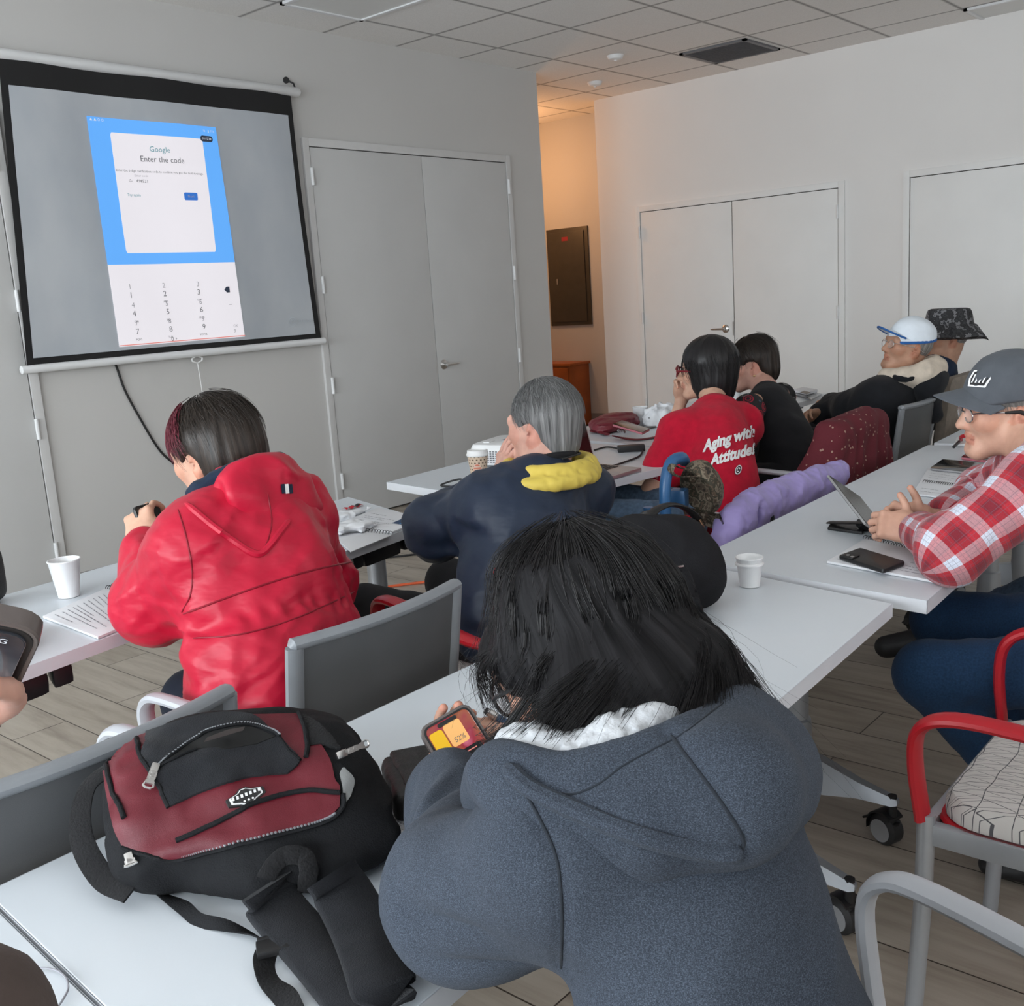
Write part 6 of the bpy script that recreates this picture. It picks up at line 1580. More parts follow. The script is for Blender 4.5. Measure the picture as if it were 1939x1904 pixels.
# hood: heavy pouch hanging on the back below a rolled rim that runs round the neck
RIM = spline([(.712, .680, .930), (.665, .622, .985), (.655, .545, .985), (.698, .493, 1.005), (.770, .470, 1.010), (.845, .480, 1.010), (.905, .532, .985), (.925, .640, .945)], 22)
tipc = V3(.715, .385, .955); Ah = np.array([unit(V3(.97, -.14, -.12)), unit(V3(.14, .86, .42)), unit(np.cross(unit(V3(.97, -.14, -.12)), unit(V3(.14, .86, .42))))])
def make_hood(S, grow=0.):
    S.add(chain(RIM, [.026+grow]*22), .01)
    S.add(ell(V3(.785, .475, .968), (.132+grow, .070+grow, .045+grow), Ah), .05); S.add(rc(V3(.765, .455, .975), V3(.735, .410, .998), .050, .028), .06); S.add(rc(V3(.85, .450, .965), V3(.735, .410, .998), .050, .034), .06)
    S.add(rc(V3(.69, .56, .99), V3(.735, .410, .998), .040, .030), .06)
S = Shape(); make_hood(S); S.add(chain([V3(.672, .600, .968), V3(.662, .528, .968), V3(.684, .468, .976), V3(.735, .412, .992)], [.034, .046, .050, .040]), .02); S.sub(ell(V3(.79, .578, 1.030), (.122, .122, .088), Ah), .02)
S.disp.append(fold((4, 4, 8), .006, Ah, 2.2)); S.pad = .04
for path, dp in (([(1262, 1380), (1300, 1432), (1345, 1490), (1390, 1555), (1408, 1590), (1404, 1612)], .0045), ([(968, 1442), (1020, 1482), (1075, 1502), (1130, 1480), (1180, 1442), (1240, 1408), (1300, 1375), (1360, 1320)], .003)):
    q = spline([c+(0,) for c in path], 18); S.disp.append(crease(hit(S, q[:, 0], q[:, 1], t0=.3)[0], .0070, dp*1.4))
HO = S; ho = sdf_obj('hood', S, .0046, M['heather'], hd)
S = Shape(); q_ = [q-unit(q-V3(.80, .60, q[2]))*.036+V3(0, 0, .016) for q in RIM]; S.add(chain(q_, [.030]*22), .01)
S.disp.append(lambda P: -.008*(vnoise(P*95)-.5)-.006*(vnoise(P*150+5)-.5)); S.pad = .03; sdf_obj('sherpa_lining', S, .0034, M['sherpa'], ho, smooth_it=1)
HU = lambda P: np.minimum(HB(P), HO(P))
M['heather_dark'] = fabric('heather_grey_seam', (.022, .027, .036, 1))
seam(HU, [(968, 1456), (1017, 1540), (1052, 1619), (1062, 1690), (1064, 1760), (1062, 1832)], hd, M['heather_dark'])
seam(HU, [(1270, 1392), (1300, 1432), (1345, 1490), (1390, 1555), (1408, 1590), (1404, 1612)], ho, M['heather_dark'])
seam(HU, [(968, 1446), (1020, 1484), (1075, 1504), (1130, 1486), (1180, 1450), (1240, 1418), (1300, 1385), (1370, 1330)], ho, M['heather_dark'], .0011)
seam(HU, [(958, 1450), (1000, 1490), (1067, 1524), (1140, 1556), (1216, 1584), (1300, 1606), (1365, 1618), (1405, 1612)], ho, M['heather'], .009, off=-.001, name='hood_hem')
trousers(p, M['black_fabric'], r8); shoes(p, M['shoe_black'], r8)
# ---- hair: scalp cap plus long locks that end at given points
HW = lambda q: H+np.asarray(q, float)@A8
def scalp(th, ph, k=1.0):
    q = V3(math.sin(ph)*math.sin(th)*.084*k, math.sin(ph)*math.cos(th)*.104*k, math.cos(ph)*.100*k); q = rx(.38)@q
    return HW(q+V3(0, -.018, .030))
LOCKS = [(-20, (.808, .742, 1.012), .9), (-35, (.798, .728, 1.005), .9), (-60, (.786, .694, .998), .98), (-88, (.762, .652, 1.000), 1.0), (-112, (.700, .610, 1.005), 1.0), (-138, (.690, .555, 1.020), 1.0), (-160, (.720, .515, 1.022), 1.0),
         (180, (.755, .455, 1.010), 1.0), (160, (.815, .432, 1.000), 1.0), (140, (.868, .435, .985), 1.0), (120, (.915, .460, .970), 1.0), (100, (.935, .530, .975), 1.0), (80, (.965, .580, .965), 1.0), (55, (.955, .665, .960), 1.0), (25, (.900, .740, .975), .95)]
LOCKS.sort(key=lambda a: a[0] if a[0] != 180 else 180)
th_k = np.array([a[0] for a in LOCKS], float); T_k = np.array([a[1] for a in LOCKS]); b_k = np.array([a[2] for a in LOCKS])
th_k = np.concatenate([th_k[-1:]-360, th_k, th_k[:1]+360]); T_k = np.concatenate([T_k[-1:], T_k, T_k[:1]]); b_k = np.concatenate([b_k[-1:], b_k, b_k[:1]])
def lock(th_deg, k, end_jit, ph0=.15, wave=0., wph=0., mm=16, lenf=1.0):
    T = np.array([np.interp(th_deg, th_k, T_k[:, a]) for a in range(3)])+end_jit; b = np.interp(th_deg, th_k, b_k); th = math.radians(th_deg)
    p0, p1, p2 = scalp(th, ph0, k), scalp(th, (ph0+1.0)/2+.15, k*1.01), scalp(th, 1.22, k*1.02*b); p3 = scalp(th, 1.62, k*1.05*b)
    out = unit((p3-H)*V3(1, 1, .2)); T = p3+(T-p3)*lenf; md = (p3+T)/2+out*.013+V3(0, 0, .004)
    C_ = spline([p0, p1, p2, p3, md, T], mm); t = np.linspace(0, 1, mm)[:, None]
    side = unit(np.cross(out, V3(0, 0, 1))); return C_+side*np.sin(t*9+wph)*wave*t+out*np.sin(t*7+wph*1.7)*wave*.7*t
S = Shape(); S.add(ell(HW((0, -.016, .028)), (.078, .096, .093), A8), .01)
for th_d in np.arange(-150, 211, 11.0):
    td = th_d if th_d <= 180 else th_d-360
    if -14 < td < 14: continue
    C_ = lock(td, .80, V3(0, 0, 0), mm=12, lenf=.82); S.add(chain(C_[3:], np.interp(np.linspace(0, 1, 9), [0, .45, .8, 1], [.016, .018, .014, .005])), .02)
S.add(ell(p.N+V3(.03, -.005, .035), (.070, .050, .045)), .03); S.add(ell(p.N+V3(.07, -.015, .025), (.05, .042, .035)), .03); S.sub(ell(HW((0, .115, -.05)), (.060, .075, .10), A8), .01)
S.disp.append(hair_groove(H, A8, .0022, 80)); S.disp.append(lambda P: -.006*(vnoise(P*np.array([34, 34, 9]))-.5))
hr = sdf_obj('hair', S, .0045, M['hair_under'], r8, attr={'flow': flow_attr(H, A8)})
g = np.random.default_rng(88); cur = []
for k in range(9500):
    td = g.uniform(-180, 180) if g.random() < .6 else g.uniform(55, 185)
    if td > 180: td -= 360
    if -16 < td < 16 and g.random() < .8: continue
    clump = math.floor(td/7.5); cj = np.array([_hash(clump*7+1, 3, 5), _hash(clump*7+2, 3, 5), _hash(clump*7+3, 3, 5)])-.5
    j = cj*V3(.032, .032, .04)+g.normal(0, 1, 3)*V3(.007, .007, .010); cur.append(lock(td, 1.0+abs(g.normal(0, .016))+.03*(g.random() < .06), j, ph0=g.uniform(.03, .35), wave=.004+.008*g.random(), wph=clump*1.3+g.normal(0, .25), mm=16, lenf=g.uniform(.75, 1.06)))
strands('hair_strands', cur, M['hair_black'], hr, r=.00042+.00042*g.random(len(cur)))
cur = []
for k in range(170):  # loose flyaway hairs
    td = g.choice([g.uniform(-70, -20), g.uniform(60, 130), g.uniform(-180, 180)]); cur.append(lock(td, 1.04+.12*g.random(), g.normal(0, 1, 3)*V3(.028, .028, .022)+V3(0, 0, -.01), ph0=g.uniform(.05, .6), wave=.012+.02*g.random(), wph=g.uniform(0, 6), mm=18, lenf=g.uniform(.6, 1.15)))
strands('flyaway_hairs', cur, M['hair_black'], hr, r=.00035)
# two thick front locks: one swept over the fleece, one curled on it
for pts, n, rad in (([(.775, .625, 1.085), (.748, .630, 1.050), (.724, .655, 1.005), (.728, .685, .985), (.752, .712, .972), (.770, .722, .958)], 90, .016), ([(.760, .560, 1.075), (.722, .565, 1.048), (.694, .575, 1.020), (.672, .580, 1.010), (.660, .600, 1.012), (.672, .622, 1.013)], 100, .018)):
    base = spline(pts, 16); cur = []
    for k in range(n):
        o = g.normal(0, 1, 3)*rad*.5; t = np.linspace(0, 1, 16)[:, None]; cur.append(base+o*(1-.55*t**2)+V3(0, 0, 1)*np.sin(t*6+g.random()*.5)*.003)
    strands('front_lock', cur, M['hair_black'], hr, r=.0005)
glasses('glasses', W_, A8, r8, M['black_frame'], M['lens'], thick=.0020, w=.027, h=.020)

# ------------------------------------------------------------------ person 9: only a hand with a phone and a sleeve at the left edge
M['brown_knit'] = fabric('brown_knit_sleeve', (.075, .055, .048, 1), weave=300)
r9 = person('hand at the left edge holding a phone in a clear case, brown sleeve below', (-.33, -.05, 0))
D1 = lambda px, py, d: V3(0, 0, CZ)+unit(pix(px, py))*d
W9 = D1(-440, 1425, .64); p9 = Pose((-.36, -.10, .92), (-.34, -.06, 1.42), -.5, SW=.18, EL=(-.26, .16, 1.02), ER=(-.02, .05, 1.02), WL=tuple(W9), WR=tuple(D1(-80, 1965, .50)))
S = body_core(p9, SK_PINK); H9 = V3(-.33, -.03, 1.58); A9h = frame(unit(V3(.5, .85, -.1))); head_parts(S, H9, A9h, SK_PINK, .97)
S.add(rc(p9.N, H9-V3(0, 0, .05), .055, .052), .03, SK_PINK)
hand_parts(S, W9, D1(-175, 1318, .63)-W9, CF*.9+CU*-.3, -1, SK_PINK, curl=(.80, .85, .9, .95), tcurl=.1, tdir=CU*.8-CR*.2-CF*.4, s=.92)
sdf_obj('body', S, .005, M['skin'], r9, color=SK_PINK); hair_cap('hair', H9, A9h, M['hair_dark'], r9, vox=.007)
S = torso(p9, (.16, .15, .15), .72, .06, hem=-.02); sleeves(S, p9, (.065, .055), (.055, .042), upto=.75, amp=.005, freq=18)
S.add(rc(p9.E[1], D1(-80, 1970, .50), .050, .037), .03); sdf_obj('sweater', S, .008, M['brown_knit'], r9)
S = Shape(); S.add(rc(V3(-.42, -.10, .90), V3(-.28, -.10, .90), .13), .02)
for x in (-.44, -.26): S.add(rc(V3(x, -.10, .86), V3(x, -.08, .48), .095, .07), .04); S.add(rc(V3(x, -.08, .48), V3(x, -.10, .07), .07, .055), .02)
S.cut(plane((0, 0, .035), (0, 0, -1)), .01); sdf_obj('trousers', S, .012, M['black_fabric'], r9)
for x in (-.44, -.26):
    S = Shape(); S.add(rc(V3(x, -.14, .045), V3(x+.02, .06, .04), .045, .04), .02); S.cut(plane((0, 0, .002), (0, 0, -1)), .004); sdf_obj('shoe', S, .008, M['shoe_black'], r9)
def paper_cup(label, x, y, h, r0, r1, group='white paper cups', sleeve=None, rims=1):
    t = thing('paper_cup', label, 'cup', (x, y, T0), 0, group); m_ = MB()
    m_.lathe([(0, .004), (r0-.002, .004), (r0, 0), (r0, .003), (r1, h-.004), (r1+.0022, h-.002), (r1+.002, h), (r1-.0005, h+.0008), (r1-.002, h-.002), (r0-.0025, .006), (0, .006)], (x, y, T0), 36)
    m_.build('cup_body', M['paper_cup'], t, angle=50)
    for k in range(1, rims): MB().lathe([(r1-.001, h-.004-.010*k), (r1+.003, h-.008-.010*k), (r1+.003, h-.005-.010*k), (r1, h-.002-.010*k)], (x, y, T0), 36).build('second_cup_rim', M['paper_cup'], t)
    return t
paper_cup('small white paper cups nested together, alone on the backpack table near the plaid shirt', *onz(1420, 1108, T0)[:2], .070, .0235, .0305, rims=2)
paper_cup('tall white paper cup on the front left table by the open handout', *onz(131, 1128, T0)[:2], .100, .027, .040)
paper_cup('white paper cup standing behind the dark red purse', *onz(1213, 803, T0)[:2], .092, .027, .039)
paper_cup('white paper cup on a lid, in front of the woman in black', *onz(1392, 762, T0)[:2], .085, .026, .037)

def page(mb, corners, z=0.0):
    """4 points of a page as a bilinear patch"""
    a, b, c, d = [np.asarray(q, float) for q in corners]
    return lambda u, v: a*(1-u)*(1-v)+b*u*(1-v)+c*u*v+d*(1-u)*v
def slab(name, corners, th, mat, parent, bev=.0006):
    q = np.array(corners, float); m_ = MB(); P2 = [tuple(c[:2]) for c in q]
    ar = sum(P2[i][0]*P2[(i+1) % 4][1]-P2[(i+1) % 4][0]*P2[i][1] for i in range(4))
    if ar < 0: P2 = P2[::-1]
    z = q[0][2]; m_.prism(P2, z, z+th, bev); return m_.build(name, mat, parent, angle=25)
def text_lines(name, f, z, rows, mat, parent, seed=0, words=True, h=.0032):
    """rows of small printed words: (v, u0, u1, weight)"""
    g = np.random.default_rng(seed); m_ = MB()
    for (v, u0, u1, hh) in rows:
        u = u0
        while u < u1-.01:
            w = g.uniform(.02, .07) if words else u1-u0; e = min(u+w, u1); a, b = f(u, v), f(e, v); n = f((u+e)/2, v+.01)-f((u+e)/2, v-.01); n = unit(n)*h*hh/2
            m_.add([(*(q[:2]), z) for q in (a-n, b-n, b+n, a+n)], [(0, 1, 2, 3)]); u = e+g.uniform(.008, .018)
    return m_.build(name, mat, parent, smooth=False)
def spiral(parent, a, b, n, r, z, out=0.0):
    """wire binding along a->b"""
    a, b = np.asarray(a, float), np.asarray(b, float); d = unit(b-a); nrm = np.cross(d, V3(0, 0, 1)); m_ = MB()
    for k in range(n):
        c = a+(b-a)*(k+.5)/n; pts = [c+nrm*r*math.cos(t)+V3(0, 0, z+r*math.sin(t)*.9)+d*.001*t for t in np.linspace(-.4, PI+.4, 9)]; m_.tube(pts, .0009, 5)
    return m_.build('spiral_binding', M['wire_black'], parent)
def booklet(label, px4, rows_px=None, th=.006, group='spiral-bound handouts', spi=None, seed=1, rows=None, second=None, name='spiral_booklet', cat='booklet'):
    q = [onz(*c, T0) for c in px4]; c0 = sum(q)/4; t = thing(name, label, cat, c0, 0, group); slab('pages', q, th, M['paper'], t)
    f = page(None, q); text_lines('printed_text', f, T0+th+.0006, rows or [(v, .08, .08+.8*_hash(seed, int(v*50), 3)+.05, 1.0) for v in np.linspace(.12, .9, 11)], M['ink_light'], t, seed)
    if spi is not None: spiral(t, spi[0]+V3(0, 0, 0), spi[1], spi[2], .0075, .006, 0)
    return t, f
# open handout on the front left table
t, f = booklet('open white spiral handout with rows of small print, front left table', [(82, 1170), (186, 1210), (262, 1178), (208, 1114)], seed=3, rows=[(.1, .1, .45, 1)]+[(v, .12, .12+w, 1.0) for v, w in ((.2, .7), (.28, .5), (.36, .75), (.42, .4), (.52, .8), (.60, .72), (.68, .3), (.76, .62), (.84, .5))], spi=(onz(203, 1116, T0), onz(260, 1128, T0), 14))
bk = thing('tablet_folio', 'closed black tablet on the front left table, by the elbow of the red jacket', 'tablet', onz(250, 1108, T0)); slab('cover', [onz(211, 1112, T0+.007), onz(285, 1128, T0+.007), onz(330, 1090, T0+.007), onz(258, 1084, T0+.007)], .010, M['black_plastic'], bk, .002)
slab('cover_strap', [onz(262, 1106, T0+.0172), onz(268, 1107, T0+.0172), onz(290, 1092, T0+.0172), onz(284, 1091, T0+.0172)], .001, M['black_rubber'], bk, .0003)
# booklet with a blue picture on the right half of the red jacket's table
q0 = [onz(*c, T0) for c in ((664, 1046), (742, 1014), (700, 1001), (625, 1010))]
pd = thing('paper_sheet', 'white lower page of the open booklet with the blue picture', 'paper', onz(690, 1015, T0)); slab('sheet', q0, .003, M['paper'], pd)
t, f = booklet('open spiral booklet with a blue picture, beside the red jacket', [(630, 998), (742, 1010), (812, 984), (716, 964)], seed=5, rows=[(v, .1, .1+w, 1) for v, w in ((.18, .35), (.3, .5), (.38, .6), (.5, .42), (.58, .55), (.72, .3))], spi=(onz(628, 999, T0), onz(741, 1013, T0), 22))
z_ = T0+.0068; pc = [onz(*c, z_) for c in ((742, 990), (776, 995), (812, 983), (772, 977))]; fq = page(None, pc)
m_ = MB(); 
m_.add([fq(u, v) for u, v in ((0, 0), (1, 0), (1, 1), (0, 1))], [(0, 1, 2, 3)]); m_.build('picture_band', M['ink_navy'], t, smooth=False)
m_ = MB(); m_.add([fq(u, v)+V3(0, 0, .0005) for u, v in ((.36, .04), (.99, .04), (.93, .5), (.99, .95), (.40, .96))], [(0, 1, 2, 3, 4)]); m_.build('blue_picture', M['ink_blue'], t, smooth=False)
def crumple(name, label, cat, c, rad, mat, amp=.02, seed=1, flat=.5, vox=.006, fr=22):
    S = Shape(); S.add(ell(V3(*c)+V3(0, 0, rad[2]*.6), rad), .01); S.pad = .04; S.disp.append(fold((fr, fr, fr), amp, rz(seed), seed*3.1)); S.disp.append(fold((fr*2, fr*2, fr*2), amp*.4, rx(seed), seed)); S.cut(plane((0, 0, T0+.0008), (0, 0, -1)), .002)
    o = sdf_obj(name, S, vox, mat); return tag(o, label, cat)
crumple('plastic_wrapper', 'crumpled clear plastic bag lying across the booklet with the blue picture', 'wrapper', onz(668, 1002, T0+.008)+V3(0, 0, .004), (.060, .042, .007), M['tissue'], .009, 2., fr=20)
crumple('plastic_wrapper', 'crinkled clear plastic bag behind the red jacket, nearest the propped dark tablet', 'wrapper', onz(655, 978, T0+.002), (.075, .030, .008), M['tissue'], .010, 4., fr=20)
cw = thing('candy_wrapper', 'small red and black candy wrapper near the far corner of the red jacket table', 'wrapper', onz(668, 960, T0)); 
m_ = MB(); a, b = onz(652, 964, T0+.004), onz(684, 955, T0+.004); d = b-a; nn = unit(np.cross(d, V3(0, 0, 1)))*.012
m_.grid([[a+d*u+nn*s_+V3(0, 0, .003*math.sin(u*17)+.004*(1-s_*s_)) for u in np.linspace(0, 1, 14)] for s_ in (-1, -.4, .4, 1)]); m_.build('wrapper_foil', M['red_plastic'], cw)
m_ = MB(); m_.grid([[a+d*u+nn*s_+V3(0, 0, .003*math.sin(u*17)+.004*(1-s_*s_)+.0008) for u in np.linspace(.5, .92, 8)] for s_ in (-.8, -.4, .4, .8)]); m_.build('wrapper_print', M['black_plastic'], cw)
tb = thing('tablet', 'dark tablet propped up behind the right shoulder of the red jacket', 'tablet', onz(615, 985, T0)); a, b = V3(2.06, 2.70, T0), V3(2.30, 2.62, T0)
ex_ = unit(V3(.9, .25, 0)); up_ = unit(V3(-.18, .30, .95)); n_ = np.cross(ex_, up_); c0 = V3(2.02, 2.72, T0+.012)
MB().box(c0+up_*.10+ex_*.0, (.27, .19, .009), np.stack([ex_, up_, n_], 1), .003).build('tablet_body', M['black_plastic'], tb); MB().box(c0+up_*.10-n_*-.005, (.25, .17, .001), np.stack([ex_, up_, n_], 1)).build('tablet_screen', M['screen_off'], tb, smooth=False)
MB().box(c0+V3(.02, .05, -.006), (.22, .10, .008), rz(.27), .003).build('stand_base', M['black_plastic'], tb)
# projector, coffee, laptop, cables on the projector table
pj = thing('projector', 'white projector with a side vent on the middle table, behind the coffee cup', 'projector', (3.33, 2.95, T0)); Rp = rz(.22); pc = V3(3.36, 2.93, T0)
R = []
for z, k in ((.006, .96), (.015, 1.0), (.070, 1.0), (.092, .93), (.098, .80)): R.append([pc+Rp@V3(x*k, y*k, z) for x, y in rrect(.30, .25, .035, 6)])
MB().rings(R).build('projector_body', M['white_plastic'], pj)
g_ = MB()
for k in range(9):
    for j in range(6): g_.box(pc+Rp@V3(-.1505, -.085+.014*k, .020+.009*j), (.003, .009, .004), Rp)
g_.build('vent_grille', M['ink'], pj, smooth=False)
g_ = MB(); g_.lathe([(0, 0), (.035, 0), (.036, .02), (.032, .022), (.028, .006), (0, .006)], pc+Rp@V3(.06, .125, .05), 24, Rp@rx(-PI/2)); g_.build('lens_barrel', M['black_plastic'], pj)
MB().box(pc+Rp@V3(.0, -.02, .0985), (.09, .07, .003), Rp, .001).build('control_panel', M['ink_light'], pj); MB().box(pc+Rp@V3(-.09, .05, .0995), (.05, .03, .005), Rp, .002).build('focus_tab', M['white_plastic'], pj)
for sx in (-1, 1): MB().lathe([(0, 0), (.010, 0), (.010, .008), (0, .008)], pc+Rp@V3(.11*sx, .09, 0), 12).build('projector_foot', M['black_rubber'], pj)
cf = onz(908, 913, T0); ct = thing('coffee_cup', 'printed paper coffee cup with a white lid beside the projector', 'cup', cf)
def mat_cup_print():
    t = NT('coffee_cup_print'); co = t.coord(attr='uvw'); sp = t.n('ShaderNodeSeparateXYZ'); t.l(co, sp.inputs[0]); x, y = sp.outputs[0], sp.outputs[1]
    row = t.math('FLOOR', t.math('MULTIPLY', y, 9)); xs = t.math('FRACT', t.math('ADD', t.math('MULTIPLY', x, 15), t.math('MULTIPLY', row, .5))); yy = t.math('FRACT', t.math('MULTIPLY', y, 9))
    d = t.math('POWER', t.math('ADD', t.math('POWER', t.math('SUBTRACT', xs, .5), 2), t.math('POWER', t.math('SUBTRACT', yy, .5), 2)), .5); dot = t.math('LESS_THAN', d, .23)
    r2_ = t.math('POWER', t.math('ADD', t.math('POWER', t.math('MULTIPLY', t.math('SUBTRACT', x, .60), 3.4), 2), t.math('POWER', t.math('SUBTRACT', y, .42), 2)), .5); logo = t.math('LESS_THAN', r2_, .30); logo2 = t.math('MULTIPLY', t.math('LESS_THAN', r2_, .27), t.math('GREATER_THAN', t.math('SINE', t.math('MULTIPLY', y, 60)), -.2))
    c = t.mix(dot, (.62, .48, .36, 1), (.09, .05, .03, 1)); c = t.mix(logo, c, (.70, .52, .42, 1)); c = t.mix(logo2, c, (.62, .20, .13, 1)); t.base(c); t.set(Roughness=.6); return t.m
n = 40; V = []; UV = []
for v in np.linspace(0, 1, 12):
    for k in range(n+1): a = 2*PI*k/n; r_ = .028+.0125*v; V.append((cf[0]+r_*math.cos(a), cf[1]+r_*math.sin(a), T0+.112*v)); UV.append((k/n, v, 0))
Q = np.array([(i*(n+1)+k, i*(n+1)+k+1, (i+1)*(n+1)+k+1, (i+1)*(n+1)+k) for i in range(11) for k in range(n)])
me = mesh_np('cup_body', np.array(V), Q); set_attr(me, 'uvw', np.array(UV)); link_mesh('cup_body', me, mat_cup_print(), ct)
MB().lathe([(0, .004), (.0282, .004), (.028, 0), (0, 0)], cf, 24).build('cup_bottom', M['paper'], ct)
MB().lathe([(.0418, .106), (.0435, .109), (.0435, .114), (.0415, .117), (.040, .128), (.037, .130), (.035, .124), (0, .123)], cf, 36).build('cup_lid', M['white_plastic'], ct)
lt = thing('laptop', 'open silver laptop with a black screen edge on the middle table', 'laptop', (3.2, 2.4, T0)); la = unit(V3(.30, -.05, 0)); lx0 = V3(2.93, 2.235, T0)
lxd, lyd = unit(V3(1, .0, 0)), unit(V3(.12, 1, 0)); A_ = np.stack([lxd, lyd, V3(0, 0, 1)], 1); lc_ = V3(3.17, 2.355, T0)
MB().box(lc_+V3(0, 0, .008), (.36, .25, .016), A_, .004).build('laptop_base', M['laptop_silver'], lt)
kb = MB()
for r_ in range(5):
    for k in range(13): kb.box(lc_+lxd*(-.145+.0242*k+.004*(r_ % 2))+lyd*(-.015+.022*r_)+V3(0, 0, .0168), (.020, .017, .0016), A_)
kb.build('keyboard', M['keys'], lt, smooth=False); MB().box(lc_-lyd*.08+V3(0, 0, .0163), (.10, .06, .0008), A_).build('touchpad', M['silver'], lt, smooth=False)
su = unit(V3(.03, .25, .97)); A_s = np.stack([lxd, su, np.cross(lxd, su)], 1); sc0 = lc_+lyd*.125+V3(0, 0, .016)
lo = MB().box(sc0+su*.115, (.36, .23, .008), A_s, .004).build('laptop_lid', M['laptop_silver'], lt); MB().box(sc0+su*.115+np.cross(lxd, su)*.0046, (.345, .215, .001), A_s).build('laptop_screen', M['screen_off'], lo, smooth=False)
bc_ = thing('blue_card', 'small white and blue card under the front edge of the silver laptop', 'card', onz(1128, 908, T0)); slab('card', [onz(1113, 905, T0), onz(1135, 918, T0), onz(1146, 911, T0), onz(1124, 899, T0)], .002, M['ink_blue'], bc_)
MB().tube(spline([onz(1050, 893, T0+.005), onz(985, 905, T0+.006), onz(950, 925, T0+.012), onz(915, 940, T0+.016), onz(885, 928, T0+.014), onz(920, 912, T0+.012), onz(945, 902, T0+.020), onz(905, 922, T0+.010), onz(860, 921, T0+.006), onz(835, 918, T0+.006), onz(870, 907, T0+.022), onz(884, 915, T0+.012), onz(878, 932, T0+.004), onz(872, 947, T0-.02)], 90), .0038, 7).build('power_cord', M['black_rubber'])
tag(bpy.data.objects['power_cord'], 'looped black cord beside the coffee cup on the middle table', 'cord')
ch = thing('charger', 'black laptop charger brick with its cable, beyond the silver laptop', 'charger', onz(1195, 849, T0)); MB().box(onz(1195, 848, T0+.014), (.12, .05, .028), rz(-.9), .006).build('charger_brick', M['black_plastic'], ch)
MB().tube(spline([onz(1180, 851, T0+.012), onz(1150, 846, T0+.004), onz(1125, 852, T0+.004)], 12), .004, 6).build('charger_cable', M['black_rubber'], ch)
MB().tube(spline([onz(1200, 843, T0+.012), onz(1216, 848, T0+.006), onz(1212, 862, T0+.004), onz(1190, 872, T0+.004), onz(1160, 882, T0+.004), onz(1140, 888, T0+.004)], 24), .004, 6).build('charger_cable', M['black_rubber'], ch)

# purse, cases, tissue on the red T-shirt table
S = Shape(); c0 = onz(1165, 815, T0); S.add(ell(c0+V3(.02, .05, .030), (.15, .09, .032), rz(-.4)), .01); S.add(ell(c0+V3(.08, .02, .035), (.10, .08, .036), rz(.2)), .03); S.disp.append(fold((9, 9, 40), .012, rz(.4), 2.)); S.disp.append(fold((30, 30, 30), .004)); S.cut(plane((0, 0, T0+.001), (0, 0, -1)), .004)
pu = thing('purse', 'slumped dark red purse with a strap on the far table', 'purse', c0); sdf_obj('purse_body', S, .007, M['burgundy_leather'], pu)
MB().tube(spline([onz(1160, 825, T0+.02), onz(1180, 829, T0+.006), onz(1205, 832, T0+.004), onz(1232, 829, T0+.004), onz(1262, 823, T0+.004)], 20), .016, 8, flat=(1, .25), up=(0, 0, 1)).build('purse_strap', M['burgundy_leather'], pu)
MB().tube(spline([onz(1150, 822, T0+.01), onz(1135, 818, T0+.006), onz(1122, 815, T0+.01), onz(1132, 806, T0+.02)], 14), .016, 8, flat=(1, .3), up=(0, 0, 1)).build('purse_strap', M['burgundy_leather'], pu)
for k in range(3): MB().lathe([(0, -.008), (.008, 0), (0, .008)], onz(1171+6*k, 815+1*k, T0+.035), 10).build('metal_stud', M['chrome'], pu)
pk = thing('tablet_case', 'pink-edged phone case with a dark screen lying on the dark red purse', 'phone', onz(1205, 805, T0))
q = [onz(*c, T0+.075) for c in ((1160, 803), (1216, 819), (1230, 812), (1178, 796))]; slab('case', [c-V3(0, 0, .010) for c in q], .010, M['pink_case'], pk, .002); slab('dark_screen', [c+V3(0, 0, .0002) for c in q], .002, M['screen_off'], pk, .0005)
crumple('crumpled_tissue', 'crumpled white tissue beside the paper cup on the far table', 'tissue', onz(1255, 803, T0), (.085, .07, .05), M['tissue'], .030, 3., vox=.007, fr=15)
pl = thing('clear_lid', 'flat clear plastic lid lying between the purse and the tissue', 'lid', onz(1228, 808, T0)); MB().lathe([(0, 0), (.045, 0), (.047, .004), (.042, .007), (0, .006)], onz(1226, 809, T0), 24).build('lid_disc', M['clear_case'], pl)
nb = thing('notebook_stack', 'notebook with a brown band lying on a tablet, far table end', 'notebook', onz(1525, 741, T0)); slab('notebook', [onz(*c, T0+.012) for c in ((1502, 742), (1528, 748), (1548, 742), (1520, 737))], .016, M['paper'], nb, .002); slab('brown_band', [onz(*c, T0+.029) for c in ((1515, 743), (1527, 746), (1535, 743), (1523, 740))], .002, M['taupe'], nb)
sl_ = thing('tablet', 'flat grey tablet under the banded notebook at the far end of the red T-shirt table', 'tablet', onz(1530, 748, T0)); slab('tablet_body', [onz(*c, T0) for c in ((1500, 745), (1537, 758), (1556, 748), (1515, 738))], .010, M['silver'], sl_, .002); slab('tablet_screen', [onz(*c, T0+.0102) for c in ((1504, 745), (1536, 756), (1551, 748), (1516, 740))], .0008, M['screen_off'], sl_, .0002)

# plaid shirt table: tablet on stand, phones, booklets, pens, red glasses
ts_ = thing('tablet', 'slim tablet standing on a folding black stand, screen toward the plaid shirt', 'tablet', onz(1640, 1000, T0))
a, b = V3(2.575, 1.075, T0+.045), V3(2.70, 1.005, T0+.045)
def solve(px, py, y): d = pix(px, py); t = y/d[1]; return V3(d[0]*t, y, CZ+d[2]*t)
c_bl, c_tl, c_tr, c_br = solve(1638, 992, 1.045), solve(1545, 872, 1.255), solve(1565, 862, 1.285), solve(1653, 978, 1.010)
